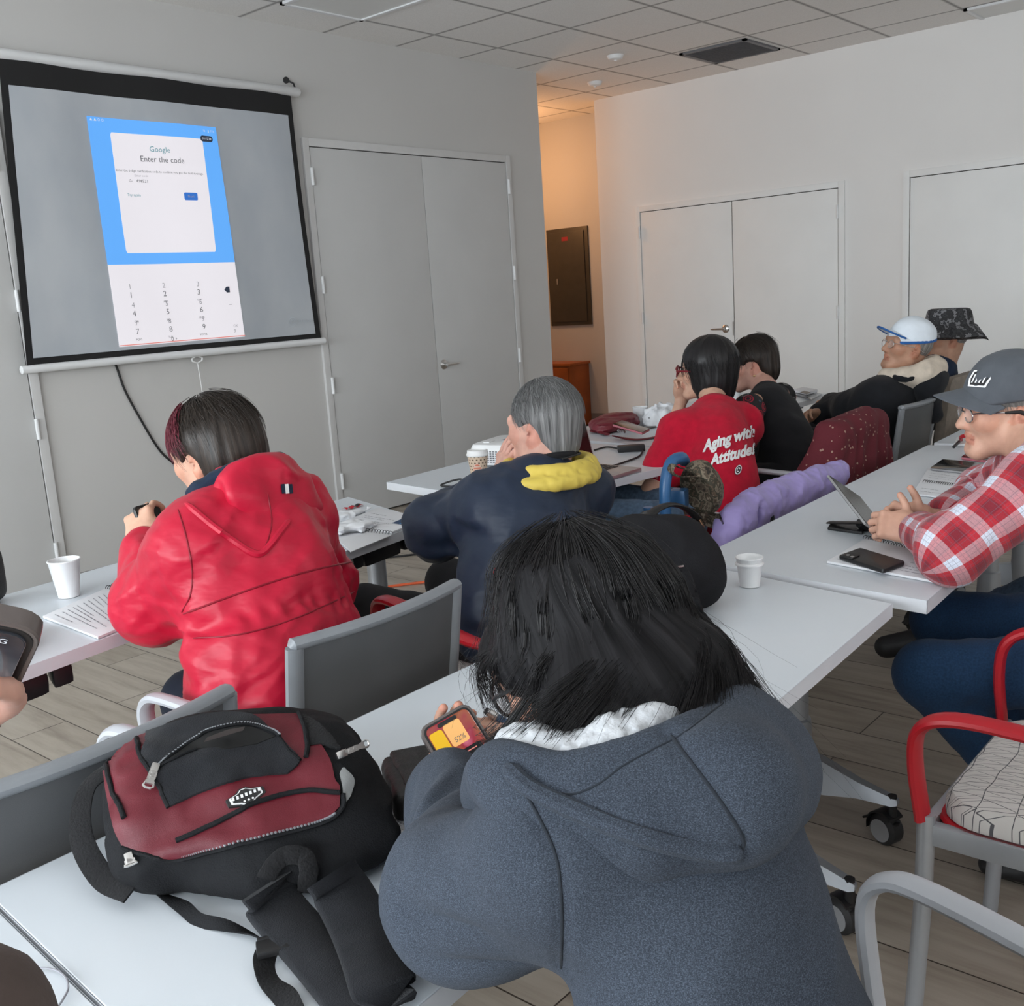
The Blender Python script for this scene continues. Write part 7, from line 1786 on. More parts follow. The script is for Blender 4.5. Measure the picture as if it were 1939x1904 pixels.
# build a true rectangle from its left edge
up_ = unit(c_tl-c_bl); wd = unit(V3(.90, .36, .0)); wd = unit(wd-up_*(wd@up_)); Lh = .225; Wd = .155; nn = np.cross(wd, up_)
cc = c_bl+up_*Lh/2+wd*Wd/2; A_t = np.stack([wd, up_, nn], 1)
MB().box(cc, (Wd, Lh, .007), A_t, .003).build('tablet_body', M['laptop_silver'], ts_); MB().box(cc+nn*.0038, (Wd-.006, Lh-.006, .001), A_t).build('tablet_screen', M['screen_off'], ts_, smooth=False); MB().box(cc-nn*.0038, (Wd-.006, Lh-.006, .001), A_t).build('tablet_back', M['screen_off'], ts_, smooth=False)
st = thing('tablet_stand', 'black folding stand under the slim tablet', 'stand', onz(1603, 1005, T0)); bq = [onz(*c, T0) for c in ((1567, 1003), (1632, 1012), (1640, 998), (1576, 990))]; slab('stand_base', bq, .008, M['black_plastic'], st, .002)
bm_ = sum(bq)/4; hl = (bq[0]+bq[3])/2+V3(0, 0, .012); hr_ = (bq[1]+bq[2])/2+V3(0, 0, .016); md = cc-up_*.045-nn*.010
MB().tube([hl, md], .008, 8, flat=(2.0, .5), up=(0, 0, 1)).build('stand_arm', M['black_plastic'], st); MB().tube([hr_, md], .008, 8, flat=(2.0, .5), up=(0, 0, 1)).build('stand_arm', M['black_plastic'], st); MB().tube([hr_+wd*-.02, hr_+wd*.03], .014, 10).build('stand_hinge', M['black_plastic'], st)
t, f = booklet('open spiral booklet under the black phone, corner of the plaid shirt table', [(1566, 1066), (1781, 1106), (1828, 1070), (1640, 1022)], seed=7, rows=[(.12, .05, .12, 1), (.20, .1, .3, 1), (.3, .12, .16, 1)]+[(v, .62, .62+w, 1) for v, w in ((.15, .3), (.25, .2), (.35, .25), (.5, .2), (.62, .3), (.75, .22))], spi=(onz(1636, 1021, T0), onz(1735, 1045, T0), 20))
def slab_r(name, corners, th, mat, parent, rr=.012, bev=.002):
    q = [np.asarray(c, float) for c in corners]; ex_, ey_ = q[1]-q[0], q[3]-q[0]; L1, L2 = np.linalg.norm(ex_), np.linalg.norm(ey_); c0 = sum(q)/4; ex_, ey_ = unit(ex_), unit(ey_)
    P = [tuple((c0+ex_*x+ey_*y)[:2]) for x, y in rrect(L1, L2, rr, 5)]
    ar = sum(P[i][0]*P[(i+1) % len(P)][1]-P[(i+1) % len(P)][0]*P[i][1] for i in range(len(P)))
    if ar < 0: P = P[::-1]
    m_ = MB(); m_.prism(P, q[0][2], q[0][2]+th, bev); return m_.build(name, mat, parent, angle=30)
z_ = T0+.0075; ph = thing('smartphone', 'black smartphone lying face down on the open booklet at the table corner', 'phone', onz(1650, 1065, z_)); slab_r('phone_body', [onz(*c, z_) for c in ((1586, 1058), (1672, 1086), (1718, 1072), (1628, 1043))], .011, M['black_plastic'], ph, .010, .003)
slab_r('camera_bump', [onz(*c, z_+.011) for c in ((1594, 1054), (1614, 1059), (1628, 1052), (1609, 1047))], .003, M['black_rubber'], ph, .004, .001)
for k, (x, y) in enumerate(((1606, 1051), (1614, 1054))): MB().lathe([(0, 0), (.005, 0), (.005, .0015), (0, .0015)], onz(x, y, z_+.014), 14).build('camera_lens', M['chrome'], ph)
t, f = booklet('open spiral booklet with columns of print beyond the clasped hands', [(1728, 937), (1838, 950), (1868, 905), (1758, 888)], seed=9, rows=[(v, .1, .1+w, 1) for v, w in ((.1, .5), (.2, .3), (.62, .4), (.7, .5), (.8, .45), (.9, .3))], spi=(onz(1748, 915, T0+.0), onz(1850, 927, T0), 24))
fp = thing('tablet', 'dark tablet lying flat above the booklet, nearest the plaid sleeve', 'tablet', onz(1820, 882, T0)); q = [onz(*c, T0+.0065) for c in ((1762, 890), (1890, 903), (1905, 886), (1786, 873))]; slab_r('tablet_body', q, .008, M['laptop_silver'], fp, .010); slab_r('tablet_screen', [c+V3(0, 0, .0082) for c in q], .0008, M['screen_off'], fp, .010, .0002)
fl = thing('smartphone', 'smartphone in a floral pink case lying beyond the flat dark tablet', 'phone', onz(1860, 872, T0)); q = [onz(*c, T0) for c in ((1821, 871), (1905, 882), (1908, 870), (1832, 863))]; slab_r('phone_case', q, .010, M['pink_case'], fl, .010); slab_r('phone_screen', [c+V3(0, 0, .0102) for c in q], .0008, M['screen_off'], fl, .010, .0002)
def pen(label, a, b, mats, r=.0052, tip=True, name='pen'):
    t = thing(name, label, 'pen', a); a, b = np.asarray(a, float), np.asarray(b, float); d = b-a
    MB().tube([a, a+d*.03, a+d*.10], [.0008, .0018, r*.8], 12).build('pen_tip', mats[0], t); MB().tube([a+d*.10, a+d*.12, a+d*.34, a+d*.35], [r*.8, r, r, r*.9], 12).build('pen_grip', mats[1], t); MB().tube([a+d*.35, a+d*.355, a+d*.97, b], [r*.9, r, r*.95, r*.5], 12).build('pen_barrel', mats[2], t); return t
pen('white pen with a dark grip on the booklet beyond the clasped hands', onz(1846, 904, T0+.012), onz(1900, 902, T0+.012), (M['chrome'], M['black_rubber'], M['white_plastic']))
pp = thing('paper_sheet', 'folded white paper beyond the floral phone, at the plaid collar', 'paper', onz(1885, 858, T0)); slab('sheet', [onz(*c, T0) for c in ((1868, 866), (1925, 872), (1930, 858), (1886, 852))], .003, M['paper'], pp)
rb = thing('eyeglass_case', 'red-rimmed glasses case with a black hinge on the farthest right table', 'case', onz(1880, 838, T0)); slab_r('case_base', [onz(*c, T0) for c in ((1806, 845), (1925, 851), (1925, 836), (1812, 832))], .012, M['white_plastic'], rb, .014, .003); 
m_ = MB(); m_.tube(spline([onz(1820, 832, T0+.02), onz(1822, 826, T0+.05), onz(1845, 824, T0+.055), onz(1885, 826, T0+.055), onz(1900, 829, T0+.05), onz(1890, 834, T0+.02)], 24), .008, 8); m_.build('red_rim', M['red_plastic'], rb); MB().tube([onz(1806, 846, T0+.01), onz(1816, 836, T0+.02)], .006, 8).build('case_hinge', M['black_plastic'], rb)

# handout, pouch, pens and phones in front of the grey hoodie
t, f = booklet('printed sheet in Chinese characters with a red heading, under the black pouch', [(694, 1600), (800, 1672), (905, 1560), (770, 1478)], seed=11, th=.004, name='printed_handout', rows=[])
cjk = MB(); g = np.random.default_rng(5)
def glyph(mb, c, ex_, ey_, s_):
    """an ideograph-like square of strokes"""
    for k in range(g.integers(2, 4)):
        y = -.4+.8*(k+.5)/3; mb.add([c+ex_*x*s_+ey_*yy*s_ for x, yy in ((-.42, y-.05), (.42, y-.05), (.42, y+.05), (-.42, y+.05))], [(0, 1, 2, 3)])
    for k in range(g.integers(1, 3)):
        x = -.3+.6*g.random(); mb.add([c+ex_*xx*s_+ey_*yy*s_ for xx, yy in ((x-.05, -.45), (x+.05, -.45), (x+.05, .45), (x-.05, .45))], [(0, 1, 2, 3)])
z_ = T0+.0048; ex_ = unit(onz(760, 1535, z_)-onz(700, 1562, z_)); ex_ = unit(ex_); ey_ = np.cross(V3(0, 0, 1), ex_)
red = MB(); blu = MB()
for k in range(9): glyph(red, onz(707, 1531, z_)+ex_*.0095*k, ex_, ey_, .0085)
rows_ = [(712, 1547, 8), (706, 1562, 5), (707, 1574, 9), (716, 1581, 6), (722, 1590, 7), (733, 1599, 6), (741, 1605, 5), (752, 1612, 5), (755, 1622, 6), (768, 1640, 4)]
for (x, y, n_) in rows_:
    for k in range(n_): glyph(cjk, onz(x, y, z_)+ex_*.0085*k, ex_, ey_, .0075)
cjk.build('chinese_text', M['ink_light'], t, smooth=False); red.build('chinese_heading', M['ink_red'], t, smooth=False)
nbk = thing('spiral_notebook', 'white spiral notebook under the phone of the person in grey', 'notebook', onz(880, 1440, T0)); q = [onz(*c, T0) for c in ((815, 1432), (905, 1520), (985, 1450), (905, 1372))]; slab('pages', q, .005, M['paper'], nbk); spiral(nbk, onz(817, 1432, T0), onz(862, 1478, T0), 9, .008, .006); f = page(None, q); text_lines('printed_text', f, T0+.0058, [(v, .5, .9, 1) for v in (.3, .4, .5, .6, .7)], M['ink_light'], nbk, 3)
S = Shape(); c0 = onz(785, 1512, T0)+V3(0, 0, .022); ey_p = unit(onz(760, 1460, T0)-onz(800, 1565, T0)); ex_p = np.cross(ey_p, V3(0, 0, 1)); Ap = np.array([ex_p, ey_p, V3(0, 0, 1)])
S.add(rbox(c0, (.036, .068, .021), .012, Ap), .01); S.disp.append(crease([c0+ex_p*.036+ey_p*.02, c0+ex_p*.037-ey_p*.02], .012, .006)); S.disp.append(fold((25, 25, 30), .0025, Ap, 3.)); S.sub(ell(c0-ex_p*.038-ey_p*.022, (.008, .018, .02), Ap), .004)
M['black_leather'] = simple('black_leather', (.013, .012, .012, 1), .5, bump=.4, bscale=300)
pc_ = thing('leather_pouch', 'worn black belt pouch with a rounded flap between the backpack and the phone', 'pouch', c0*V3(1, 1, 0)+V3(0, 0, T0)); sdf_obj('pouch_body', S, .0035, M['black_leather'], pc_)
S2 = Shape(); S2.add(rbox(c0+V3(0, 0, .019)+ex_p*.009+ey_p*.014, (.031, .060, .006), .0055, Ap), .01); S2.sub(rc(c0-ex_p*.06-ey_p*.10, c0-ex_p*.06-ey_p*.0, .045), .01); S2.disp.append(fold((18, 30, 18), .0022, Ap, 6.)); sdf_obj('pouch_flap', S2, .0032, M['black_leather'], pc_)
pen('white ballpoint pen with a black grip lying on the Chinese handout', onz(727, 1552, T0+.012), onz(800, 1612, T0+.012), (M['chrome'], M['black_rubber'], M['white_plastic']), .0055)
# phone in the left hand
pa, pb_, pc2, pd_ = onz(822, 1412, .845), onz(893, 1375, .845), None, None
L_up = unit(V3(.05, .60, .62)); Wx = unit(V3(.80, -.34, .22)); Wx = unit(Wx-L_up*(Wx@L_up)); Nn = np.cross(Wx, L_up); pcn = onz(893, 1447, .812); A_p = np.stack([Wx, L_up, Nn], 1)
gp = thing('smartphone', 'smartphone in a clear case with a colourful lit screen, held by the person in grey', 'phone', pcn)
def slab_o(name, w, h, th, r_, off, mat, parent, c=None, x=0, y=0, n=5, A=None):
    c = pcn if c is None else c; A = A_p if A is None else A; R = []
    for z, k in ((-th/2, .97), (-th/2+.001, 1.0), (th/2-.001, 1.0), (th/2, .985)): R.append([c+A@V3(px_*k+x, py_*k+y, z+off) for px_, py_ in rrect(w, h, r_, n)])
    return MB().rings(R).build(name, mat, parent, angle=30)
slab_o('phone_case', .080, .156, .0115, .013, 0, M['clear_case'], gp); sc_ = slab_o('phone_bezel', .074, .150, .002, .011, .0052, M['black_plastic'], gp)
def mat_phone():
    t = NT('phone_wallpaper_red'); co = t.coord(); n1 = t.noise(co, 26, 2); c = t.ramp(n1, [(.25, srgb(96, 44, 30)), (.45, srgb(176, 92, 52)), (.6, srgb(170, 30, 60)), (.75, srgb(226, 120, 150))]); t.base((.02, .02, .02, 1)); t.l(c, t.b.inputs['Emission Color']); t.b.inputs['Emission Strength'].default_value = .75; t.set(Roughness=.15); return t.m
wl_ = slab_o('phone_screen', .067, .142, .0008, .008, .0066, mat_phone(), gp)
for nm, col, es, w_, h_, x, y in (('yellow_widget', srgb(226, 178, 30), .8, .020, .034, -.0225, .045), ('orange_widget', srgb(238, 180, 110), .8, .026, .034, .003, .047), ('dark_widget', srgb(26, 26, 28), .6, .058, .036, -.003, .004), ('pale_widget', srgb(246, 222, 206), .85, .058, .052, -.003, -.044)):
    slab_o(nm, w_, h_, .0006, .004, .0074, glow(nm, col, es), wl_, x=x, y=y, n=4)
slab_o('screen_notch', .030, .006, .0006, .0028, .0076, M['black_plastic'], wl_, x=0, y=.0665, n=4)
m_ = MB(); put_text(m_, '52%', .010, pcn+A_p@V3(.004, .038, .0080), A_p[:, 0], A_p[:, 1]); m_.build('battery_text', M['ink'], wl_, smooth=False)
m_ = MB(); 
for k in range(5): m_.add([pcn+A_p@V3(x, -.030-.009*k+y, .0080) for x, y in ((-.026, 0), (.004+.004*(k % 3), 0), (.004+.004*(k % 3), .0015), (-.026, .0015))], [(0, 1, 2, 3)])
m_.build('list_text', M['ink_light'], wl_, smooth=False)
m_ = MB(); 
for k in range(4): m_.add([pcn+A_p@V3(x, .016-.008*k+y, .0080) for x, y in ((.002, 0), (.018, 0), (.018, .0015), (.002, .0015))], [(0, 1, 2, 3)])
m_.build('widget_text', M['pic_red'], wl_, smooth=False)
pen('dark blue stylus pen with silver collar in the hand of the person in grey', onz(1010, 1398, .785), onz(922, 1346, .825), (M['chrome'], M['ink_navy'], M['ink_navy']), .0058, name='stylus_pen')
so_ = bpy.data.objects['stylus_pen']; b_ = onz(922, 1346, .825); a_ = onz(1010, 1398, .785); d_ = a_-b_
MB().tube([b_+d_*.02, b_+d_*.2, b_+d_*.22], [.0062, .0064, .0062], 12).build('silver_collar', M['chrome'], so_); MB().tube([b_-d_*.05, b_-d_*.04, b_, b_+d_*.03], [.001, .0045, .0055, .005], 12).build('rubber_tip', M['black_rubber'], so_)

# left edge: phone held by the photographer's hand, zipped pouch, small black case
Wv = unit(CR*.93-CU*.30+CF*.5); Uv = unit(CR*.6+CU*.69-CF*.7); Uv = unit(Uv-Wv*(Uv@Wv)); A9 = np.stack([Wv, Uv, np.cross(Wv, Uv)], 1)
pcn9 = D1(79, 1179, .56)-Wv*.037-Uv*.075
g9 = thing('smartphone', 'smartphone in a clear case entering at the left edge, camera view on its screen', 'phone', pcn9)
slab_o('phone_case', .0785, .154, .0115, .013, 0, M['clear_case'], g9, pcn9, A=A9); b9 = slab_o('phone_bezel', .074, .150, .002, .011, .0052, M['black_plastic'], g9, pcn9, A=A9)
t_ = NT('camera_preview'); co = t_.coord(); c_ = t_.ramp(t_.noise(co, 22, 3), [(.35, srgb(24, 28, 36)), (.5, srgb(60, 66, 78)), (.62, srgb(110, 112, 120)), (.75, srgb(54, 46, 44))]); t_.base((.02, .02, .02, 1)); t_.l(c_, t_.b.inputs['Emission Color']); t_.b.inputs['Emission Strength'].default_value = .5; t_.set(Roughness=.12)
w9 = slab_o('phone_screen', .067, .142, .0008, .008, .0066, t_.m, b9, pcn9, A=A9)
m_ = MB(); put_text(m_, '.ıll 5G', .006, pcn9+A9@V3(.018, .064, .0076), A9[:, 0], A9[:, 1]); m_.build('status_text', M['pic_light'], w9, smooth=False)
zp = thing('zip_pouch', 'black zipped pouch with brown zipper tape standing on the front left table', 'pouch', onz(5, 1150, T0)); S = Shape(); c0 = onz(-30, 1150, T0)+V3(0, 0, .075); Az = np.array([unit(V3(.8, .6, 0)), unit(V3(-.6, .8, 0)), V3(0, 0, 1)]); S.add(rbox(c0, (.085, .03, .074), .028, Az), .01); S.disp.append(fold((12, 12, 12), .003)); sdf_obj('pouch_body', S, .005, M['black_leather'], zp)
q = [c0+Az.T@V3(.0868*math.cos(a)*1.0, .0, .0755*math.sin(a)) for a in np.linspace(-.7, 1.5, 20)]; MB().tube(q, .004, 6).build('zipper', M['taupe'], zp); MB().tube([q[4]+V3(0, -.004, 0), q[4]+V3(-.02, -.012, -.012), q[4]+V3(-.025, -.014, -.035)], [.003, .004, .003], 8).build('zipper_pull', M['chrome'], zp)
bc2 = thing('small_case', 'small black case with a white tag, in front of the zipped pouch', 'case', onz(45, 1225, T0)); q = [onz(*c, T0) for c in ((-10, 1262), (68, 1222), (62, 1196), (-20, 1225))]; slab_r('case_body', q, .028, M['black_plastic'], bc2, .02, .008); slab('white_tag', [onz(*c, T0+.0285) for c in ((45, 1206), (62, 1199), (60, 1196), (40, 1203))], .0006, M['paper'], bc2)
gw = MB().tube(spline([onz(34, 1848, T0+.004), onz(46, 1840, T0+.003), (*onz(75, 1837, T0)[:2], T0+.003), onz(105, 1836, T0+.003), onz(124, 1850, T0+.003), onz(129, 1870, T0+.003), onz(120, 1890, T0+.003), onz(108, 1908, T0+.003)], 40), .0013, 7).build('earphone_wire', M['ink_light']); tag(gw, 'thin grey wire looped over the seam of the two tables, bottom left corner', 'wire')
# phone in the hand of the red jacket
rp = thing('smartphone', 'smartphone held up beside the shoulder of the red jacket', 'phone', (1.28, 2.30, .93)); Ar = frame(V3(-.2, .9, -.3)); slab_o('phone_body', .075, .15, .010, .010, 0, M['black_plastic'], rp, V3(1.305, 2.325, .915), A=np.stack([Ar[0], Ar[2], -Ar[1]], 1)); slab_o('phone_screen', .068, .143, .001, .008, .0055, M['screen_off'], rp, V3(1.305, 2.325, .915), A=np.stack([Ar[0], Ar[2], -Ar[1]], 1))
# cables on the floor
o = MB().tube(spline([(2.75, 4.3, .008), (3.0, 3.95, .008), (3.2, 3.85, .008), (3.42, 3.90, .008), (3.75, 3.7, .008), (3.9, 3.95, .008), (4.3, 4.2, .008)], 50), .007, 8).build('extension_cord', M['orange_rubber']); tag(o, 'orange extension cord on the floor behind the red jacket table', 'cord')
o = MB().tube(spline([(3.3, 4.7, .007), (3.55, 4.5, .007), (3.8, 4.42, .007), (4.05, 4.25, .007), (4.4, 4.25, .007), (5.0, 4.5, .007)], 40), .006, 8).build('floor_cable', M['black_rubber']); tag(o, 'black cable on the floor beyond the orange cord', 'cord')
o = MB().tube(spline([(3.70, 2.58, .69), (3.69, 2.55, .55), (3.66, 2.53, .45), (3.60, 2.55, .25), (3.52, 2.6, .02)], 24), .006, 8).build('table_cable', M['black_rubber']); tag(o, 'black cable hanging down a leg of the middle table', 'cable')
# ------------------------------------------------------------------ black and red backpack lying on its back on the table
M['pack_black'] = fabric('backpack_black_nylon', (.009, .0095, .011, 1), weave=500, fold=.35, fscale=16, sheen=0)
def mat_ripstop():
    t = NT('dark_red_ripstop'); co = t.coord(); n = t.noise(co, 5, 3); w = t.n('ShaderNodeTexVoronoi', feature='DISTANCE_TO_EDGE'); w.inputs['Scale'].default_value = 420; t.l(co, w.inputs['Vector'])
    t.base(t.ramp(n, [(.3, (.085, .0035, .010, 1)), (.7, (.125, .005, .014, 1))])); t.set(Roughness=.48); t.b.inputs['Specular IOR Level'].default_value = .4
    t.bump(t.math('ADD', t.math('MULTIPLY', t.math('MINIMUM', w.outputs['Distance'], .1), .8), t.math('MULTIPLY', t.noise(co, 24, 3), 1.2)), .35, .004); return t.m
M['ripstop'] = mat_ripstop()
M['pack_pocket'] = fabric('backpack_pocket_cloth', (.012, .013, .016, 1), weave=600, fold=.4, fscale=14)
M['mesh_black'] = fabric('black_spacer_mesh', (.010, .010, .011, 1), weave=260, wb=.9)
M['inner_dark'] = simple('pocket_shade', (.003, .003, .003, 1), .9)
PC = V3(.700, 1.145, .810); pw, pl_ = unit(V3(.86, -.5, 0)), unit(V3(-.5, -.86, 0)); PU = V3(0, 0, 1); AP = np.array([pw, pl_, PU])
pk_ = thing('backpack', 'black and dark red backpack lying open on the foreground table, straps trailing', 'backpack', (.70, 1.12, TH))
S = Shape(); PWf = lambda q: PC+np.asarray(q, float)@AP
S.add(rbox(PWf((0.012, -.01, -.020)), (.158, .118, .056), .050, AP), .01)
S.add(ell(PWf((.0, -.045, .018)), (.150, .100, .064), AP), .05); S.add(ell(PWf((.05, .065, -.025)), (.135, .080, .052), AP), .04); S.add(ell(PWf((.125, .02, -.008)), (.050, .10, .055), AP), .04); S.add(ell(PWf((.075, .115, -.048)), (.125, .062, .034), AP), .03)
S.disp.append(fold((8, 10, 14), .009, AP, 3.3)); S.disp.append(fold((20, 20, 20), .0025, AP, 1.3)); S.cut(plane((0, 0, TH+.0012), (0, 0, -1)), .006); S.pad = .05
PK = S; pb_o = sdf_obj('pack_body', S, .005, M['pack_black'], pk_)
zk = lambda p: (p[0]/2.551, 1300+p[1]/2.551)
def patch(name, edges, mat, off, parent, nu=26, nv=20, shape=None, puff=0.0, base=None):
    """cloth panel on the bag's surface between four boundary curves (Coons patch): bottom, right, top, left"""
    b, r_, t_, l_ = [spline([zk(p)+(0,) for p in e], nn)[:, :2] for e, nn in zip(edges, (nu, nv, nu, nv))]
    U, Vv = np.meshgrid(np.linspace(0, 1, nu), np.linspace(0, 1, nv)); P = np.zeros((nv, nu, 2))
    for i in range(nv):
        v = i/(nv-1)
        for j in range(nu):
            u = j/(nu-1); P[i, j] = (1-v)*b[j]+v*t_[j]+(1-u)*l_[i]+u*r_[i]-((1-u)*(1-v)*b[0]+u*(1-v)*b[-1]+u*v*t_[-1]+(1-u)*v*t_[0])
    Q, N_ = hit(shape or PK, P[..., 0].ravel(), P[..., 1].ravel(), t0=.9)
    k = (np.sin(U*PI)*np.sin(Vv*PI)).ravel()**.5; Q = Q+N_*(off+puff*k)[:, None] if puff else Q+N_*off
    # true cloth thickness: skirt down into the bag along the rim
    G_ = Q.reshape(nv, nu, 3); Nn_ = N_.reshape(nv, nu, 3); big = np.zeros((nv+2, nu+2, 3)); big[1:-1, 1:-1] = G_
    big[0, 1:-1] = G_[0]-Nn_[0]*(off+.003); big[-1, 1:-1] = G_[-1]-Nn_[-1]*(off+.003); big[1:-1, 0] = G_[:, 0]-Nn_[:, 0]*(off+.003); big[1:-1, -1] = G_[:, -1]-Nn_[:, -1]*(off+.003)
    for (i, j, a, c) in ((0, 0, 1, 1), (0, -1, 1, -2), (-1, 0, -2, 1), (-1, -1, -2, -2)): big[i, j] = big[a, j]
    return MB().grid(big[::-1]).build(name, mat, parent, angle=60)
def on_pack(pts, n, off, shape=None):
    q = spline([zk(p)+(0,) for p in pts], n)[:, :2]; return hit(shape or PK, q[:, 0], q[:, 1], t0=.9, off=off)[0]
red_b = [(600, 765), (700, 803), (850, 822), (1000, 792), (1300, 722), (1560, 652), (1640, 585)]
red_r = [(1640, 585), (1640, 490), (1618, 455), (1600, 380), (1560, 300), (1490, 200), (1440, 140)]
red_t = [(500, 335), (640, 262), (800, 205), (960, 158), (1200, 146), (1440, 140)]
red_l = [(600, 765), (562, 680), (532, 540), (512, 420), (500, 335)]
fp_ = patch('front_panel', (red_b, red_r, red_t, red_l), M['ripstop'], .0045, pk_, 46, 36)
PP = lambda P: PK(P)-.0045
pocket = patch('front_pocket', ([(820, 590), (1000, 512), (1200, 452), (1390, 430)], [(1390, 430), (1450, 372), (1390, 300), (1330, 240)], [(720, 236), (960, 160), (1200, 152), (1330, 240)], [(820, 590), (780, 500), (700, 370), (720, 236)]), M['pack_pocket'], .0085, pk_, 34, 24)
patch('opening_shade', ([(815, 395), (900, 345), (1000, 320), (1100, 322), (1240, 300)], [(1240, 300), (1300, 275), (1330, 262)], [(830, 372), (950, 282), (1060, 238), (1200, 217), (1330, 262)], [(815, 395), (822, 384), (830, 372)]), M['inner_dark'], .0098, pocket, 26, 10)  # black patch on the pocket cloth, painted shade of the unzipped opening
zq = on_pack([(765, 432), (830, 365), (950, 275), (1055, 230), (1200, 208), (1310, 236), (1350, 262)], 60, .0105)
MB().tube(zq, .0026, 8).build('pocket_zipper', M['pack_black'], pocket)
zt = MB()
for q in zq[::1]: zt.box(q+V3(0, 0, .0022), (.0022, .0022, .0016))
zt.build('zipper_teeth', M['silver'], pocket, smooth=False)
zq = on_pack([(765, 432), (800, 405), (860, 372), (960, 330)], 20, .0105); MB().tube(zq, .0018, 6).build('lower_zipper_edge', M['pack_black'], pocket)
def pull(parent, top, bot, name='zipper_pull', w=.0085):
    a, b = np.asarray(top, float), np.asarray(bot, float); d = b-a; n = unit(V3(0, 0, CZ)-a); n = unit(n-unit(d)*(n@unit(d))); s_ = np.cross(unit(d), n); m_ = MB()
    m_.box(a, (.010, .013, .007), np.stack([s_, unit(d), n], 1), .0025)
    m_.tube([a+d*.06+s_*.003, a+d*.2+s_*.004, a+d*.2-s_*.004, a+d*.06-s_*.003], .0012, 6)
    R = [[a+d*u+s_*x*w_+n*z for x, z in ((-1, .0), (1, .0), (1, .0025), (-1, .0025))] for u, w_ in ((.2, w*.45), (.25, w*.6), (.62, w*.62), (.7, w*.5), (.8, w*.7), (.9, w*.72))]; m_.rings(R)
    m_.tube([a+d*.86+s_*w*.62, a+d*1.0+s_*w*.75, a+d*1.08+s_*w*.4, a+d*1.08-s_*w*.4, a+d*1.0-s_*w*.75, a+d*.86-s_*w*.62], .0016, 6)
    for k in range(4): m_.box(a+d*(.32+.09*k)+n*.003, (w*.7, .0022, .001), np.stack([s_, unit(d), n], 1) @ rz(.5 if k % 2 else -.5))
    return m_.build(name, M['chrome'], parent)
h_ = on_pack([(770, 430), (725, 515)], 2, .013); pull(pocket, h_[0], h_[1])
for pts in ([(670, 265), (695, 360), (760, 470), (822, 590)], [(510, 345), (540, 420), (570, 520), (612, 640)], [(860, 752), (1000, 690), (1160, 605), (1300, 552), (1500, 510), (1640, 518)], [(1440, 142), (1475, 215), (1485, 300), (1480, 355)], [(1330, 240), (1400, 330), (1450, 372)]):
    MB().tube(on_pack(pts, 30, .0062), .0034, 8).build('piping', M['pack_black'], pk_)
# main zipper round the edge of the red panel
zq = on_pack([(600, 770), (700, 808), (850, 828), (1000, 798), (1300, 728), (1560, 658), (1650, 590), (1655, 520)], 110, .003); MB().tube(zq, .0042, 8, flat=(1, .6)).build('main_zipper', M['pack_black'], pk_)
zt = MB(); 
for q in zq[30:86]: zt.box(q+V3(0, 0, .0035), (.0022, .0028, .002))
zt.build('main_zipper_teeth', M['silver'], pk_, smooth=False)
h_ = on_pack([(645, 822), (655, 850)], 2, .008); pull(pk_, h_[0], h_[0]+(h_[1]-h_[0])*1.0, w=.010)
h_ = on_pack([(1640, 355), (1680, 360)], 2, .010); pull(pk_, h_[0], h_[0]+unit(V3(.75, -.25, .1))*.036, w=.006)
# badge
bp = on_pack([(1115, 572), (1265, 512)], 2, .007); bcn = (bp[0]+bp[1])/2; _, nb_ = hit(PK, [zk((1190, 540))[0]], [zk((1190, 540))[1]], t0=.9); nb_ = nb_[0]; bx_ = unit(bp[1]-bp[0]); bx_ = unit(bx_-nb_*(bx_@nb_)); by_ = np.cross(nb_, bx_); L_ = np.linalg.norm(bp[1]-bp[0])/2
bd = MB(); hexa = [(-1.12, -.22), (-.55, -.42), (-.25, -.62), (.25, -.62), (.55, -.42), (1.12, -.22), (1.12, .22), (.5, .36), (.2, .58), (-.2, .58), (-.5, .36), (-1.12, .22)]
for mi, k, z in ((0, 1.0, .0), (1, .84, .0012), (0, .74, .0018)): bd.mat(mi); R = [[bcn+(bx_*x*k+by_*y*k)*L_+nb_*(z+e) for x, y in hexa] for e in (-.003, .001)]; bd.rings(R)
bd.mat(1)
for k in range(7):
    x = -.78+.26*k; bd.add([bcn+(bx_*(x+a)+by_*(b+.02))*L_+nb_*.0042 for a, b in ((-.09, -.08), (.05, -.10), (.10, .10), (-.04, .13))], [(0, 1, 2, 3)])
for k in range(3): bd.add([bcn+(bx_*(-.25+.25*k+.07*math.cos(a))+by_*(-.33+.07*math.sin(a)))*L_+nb_*.0042 for a in np.arange(8)*PI/4], [tuple(range(8))])
bd.build('rubber_badge', [M['black_rubber'], M['white_print']], pk_, smooth=False)
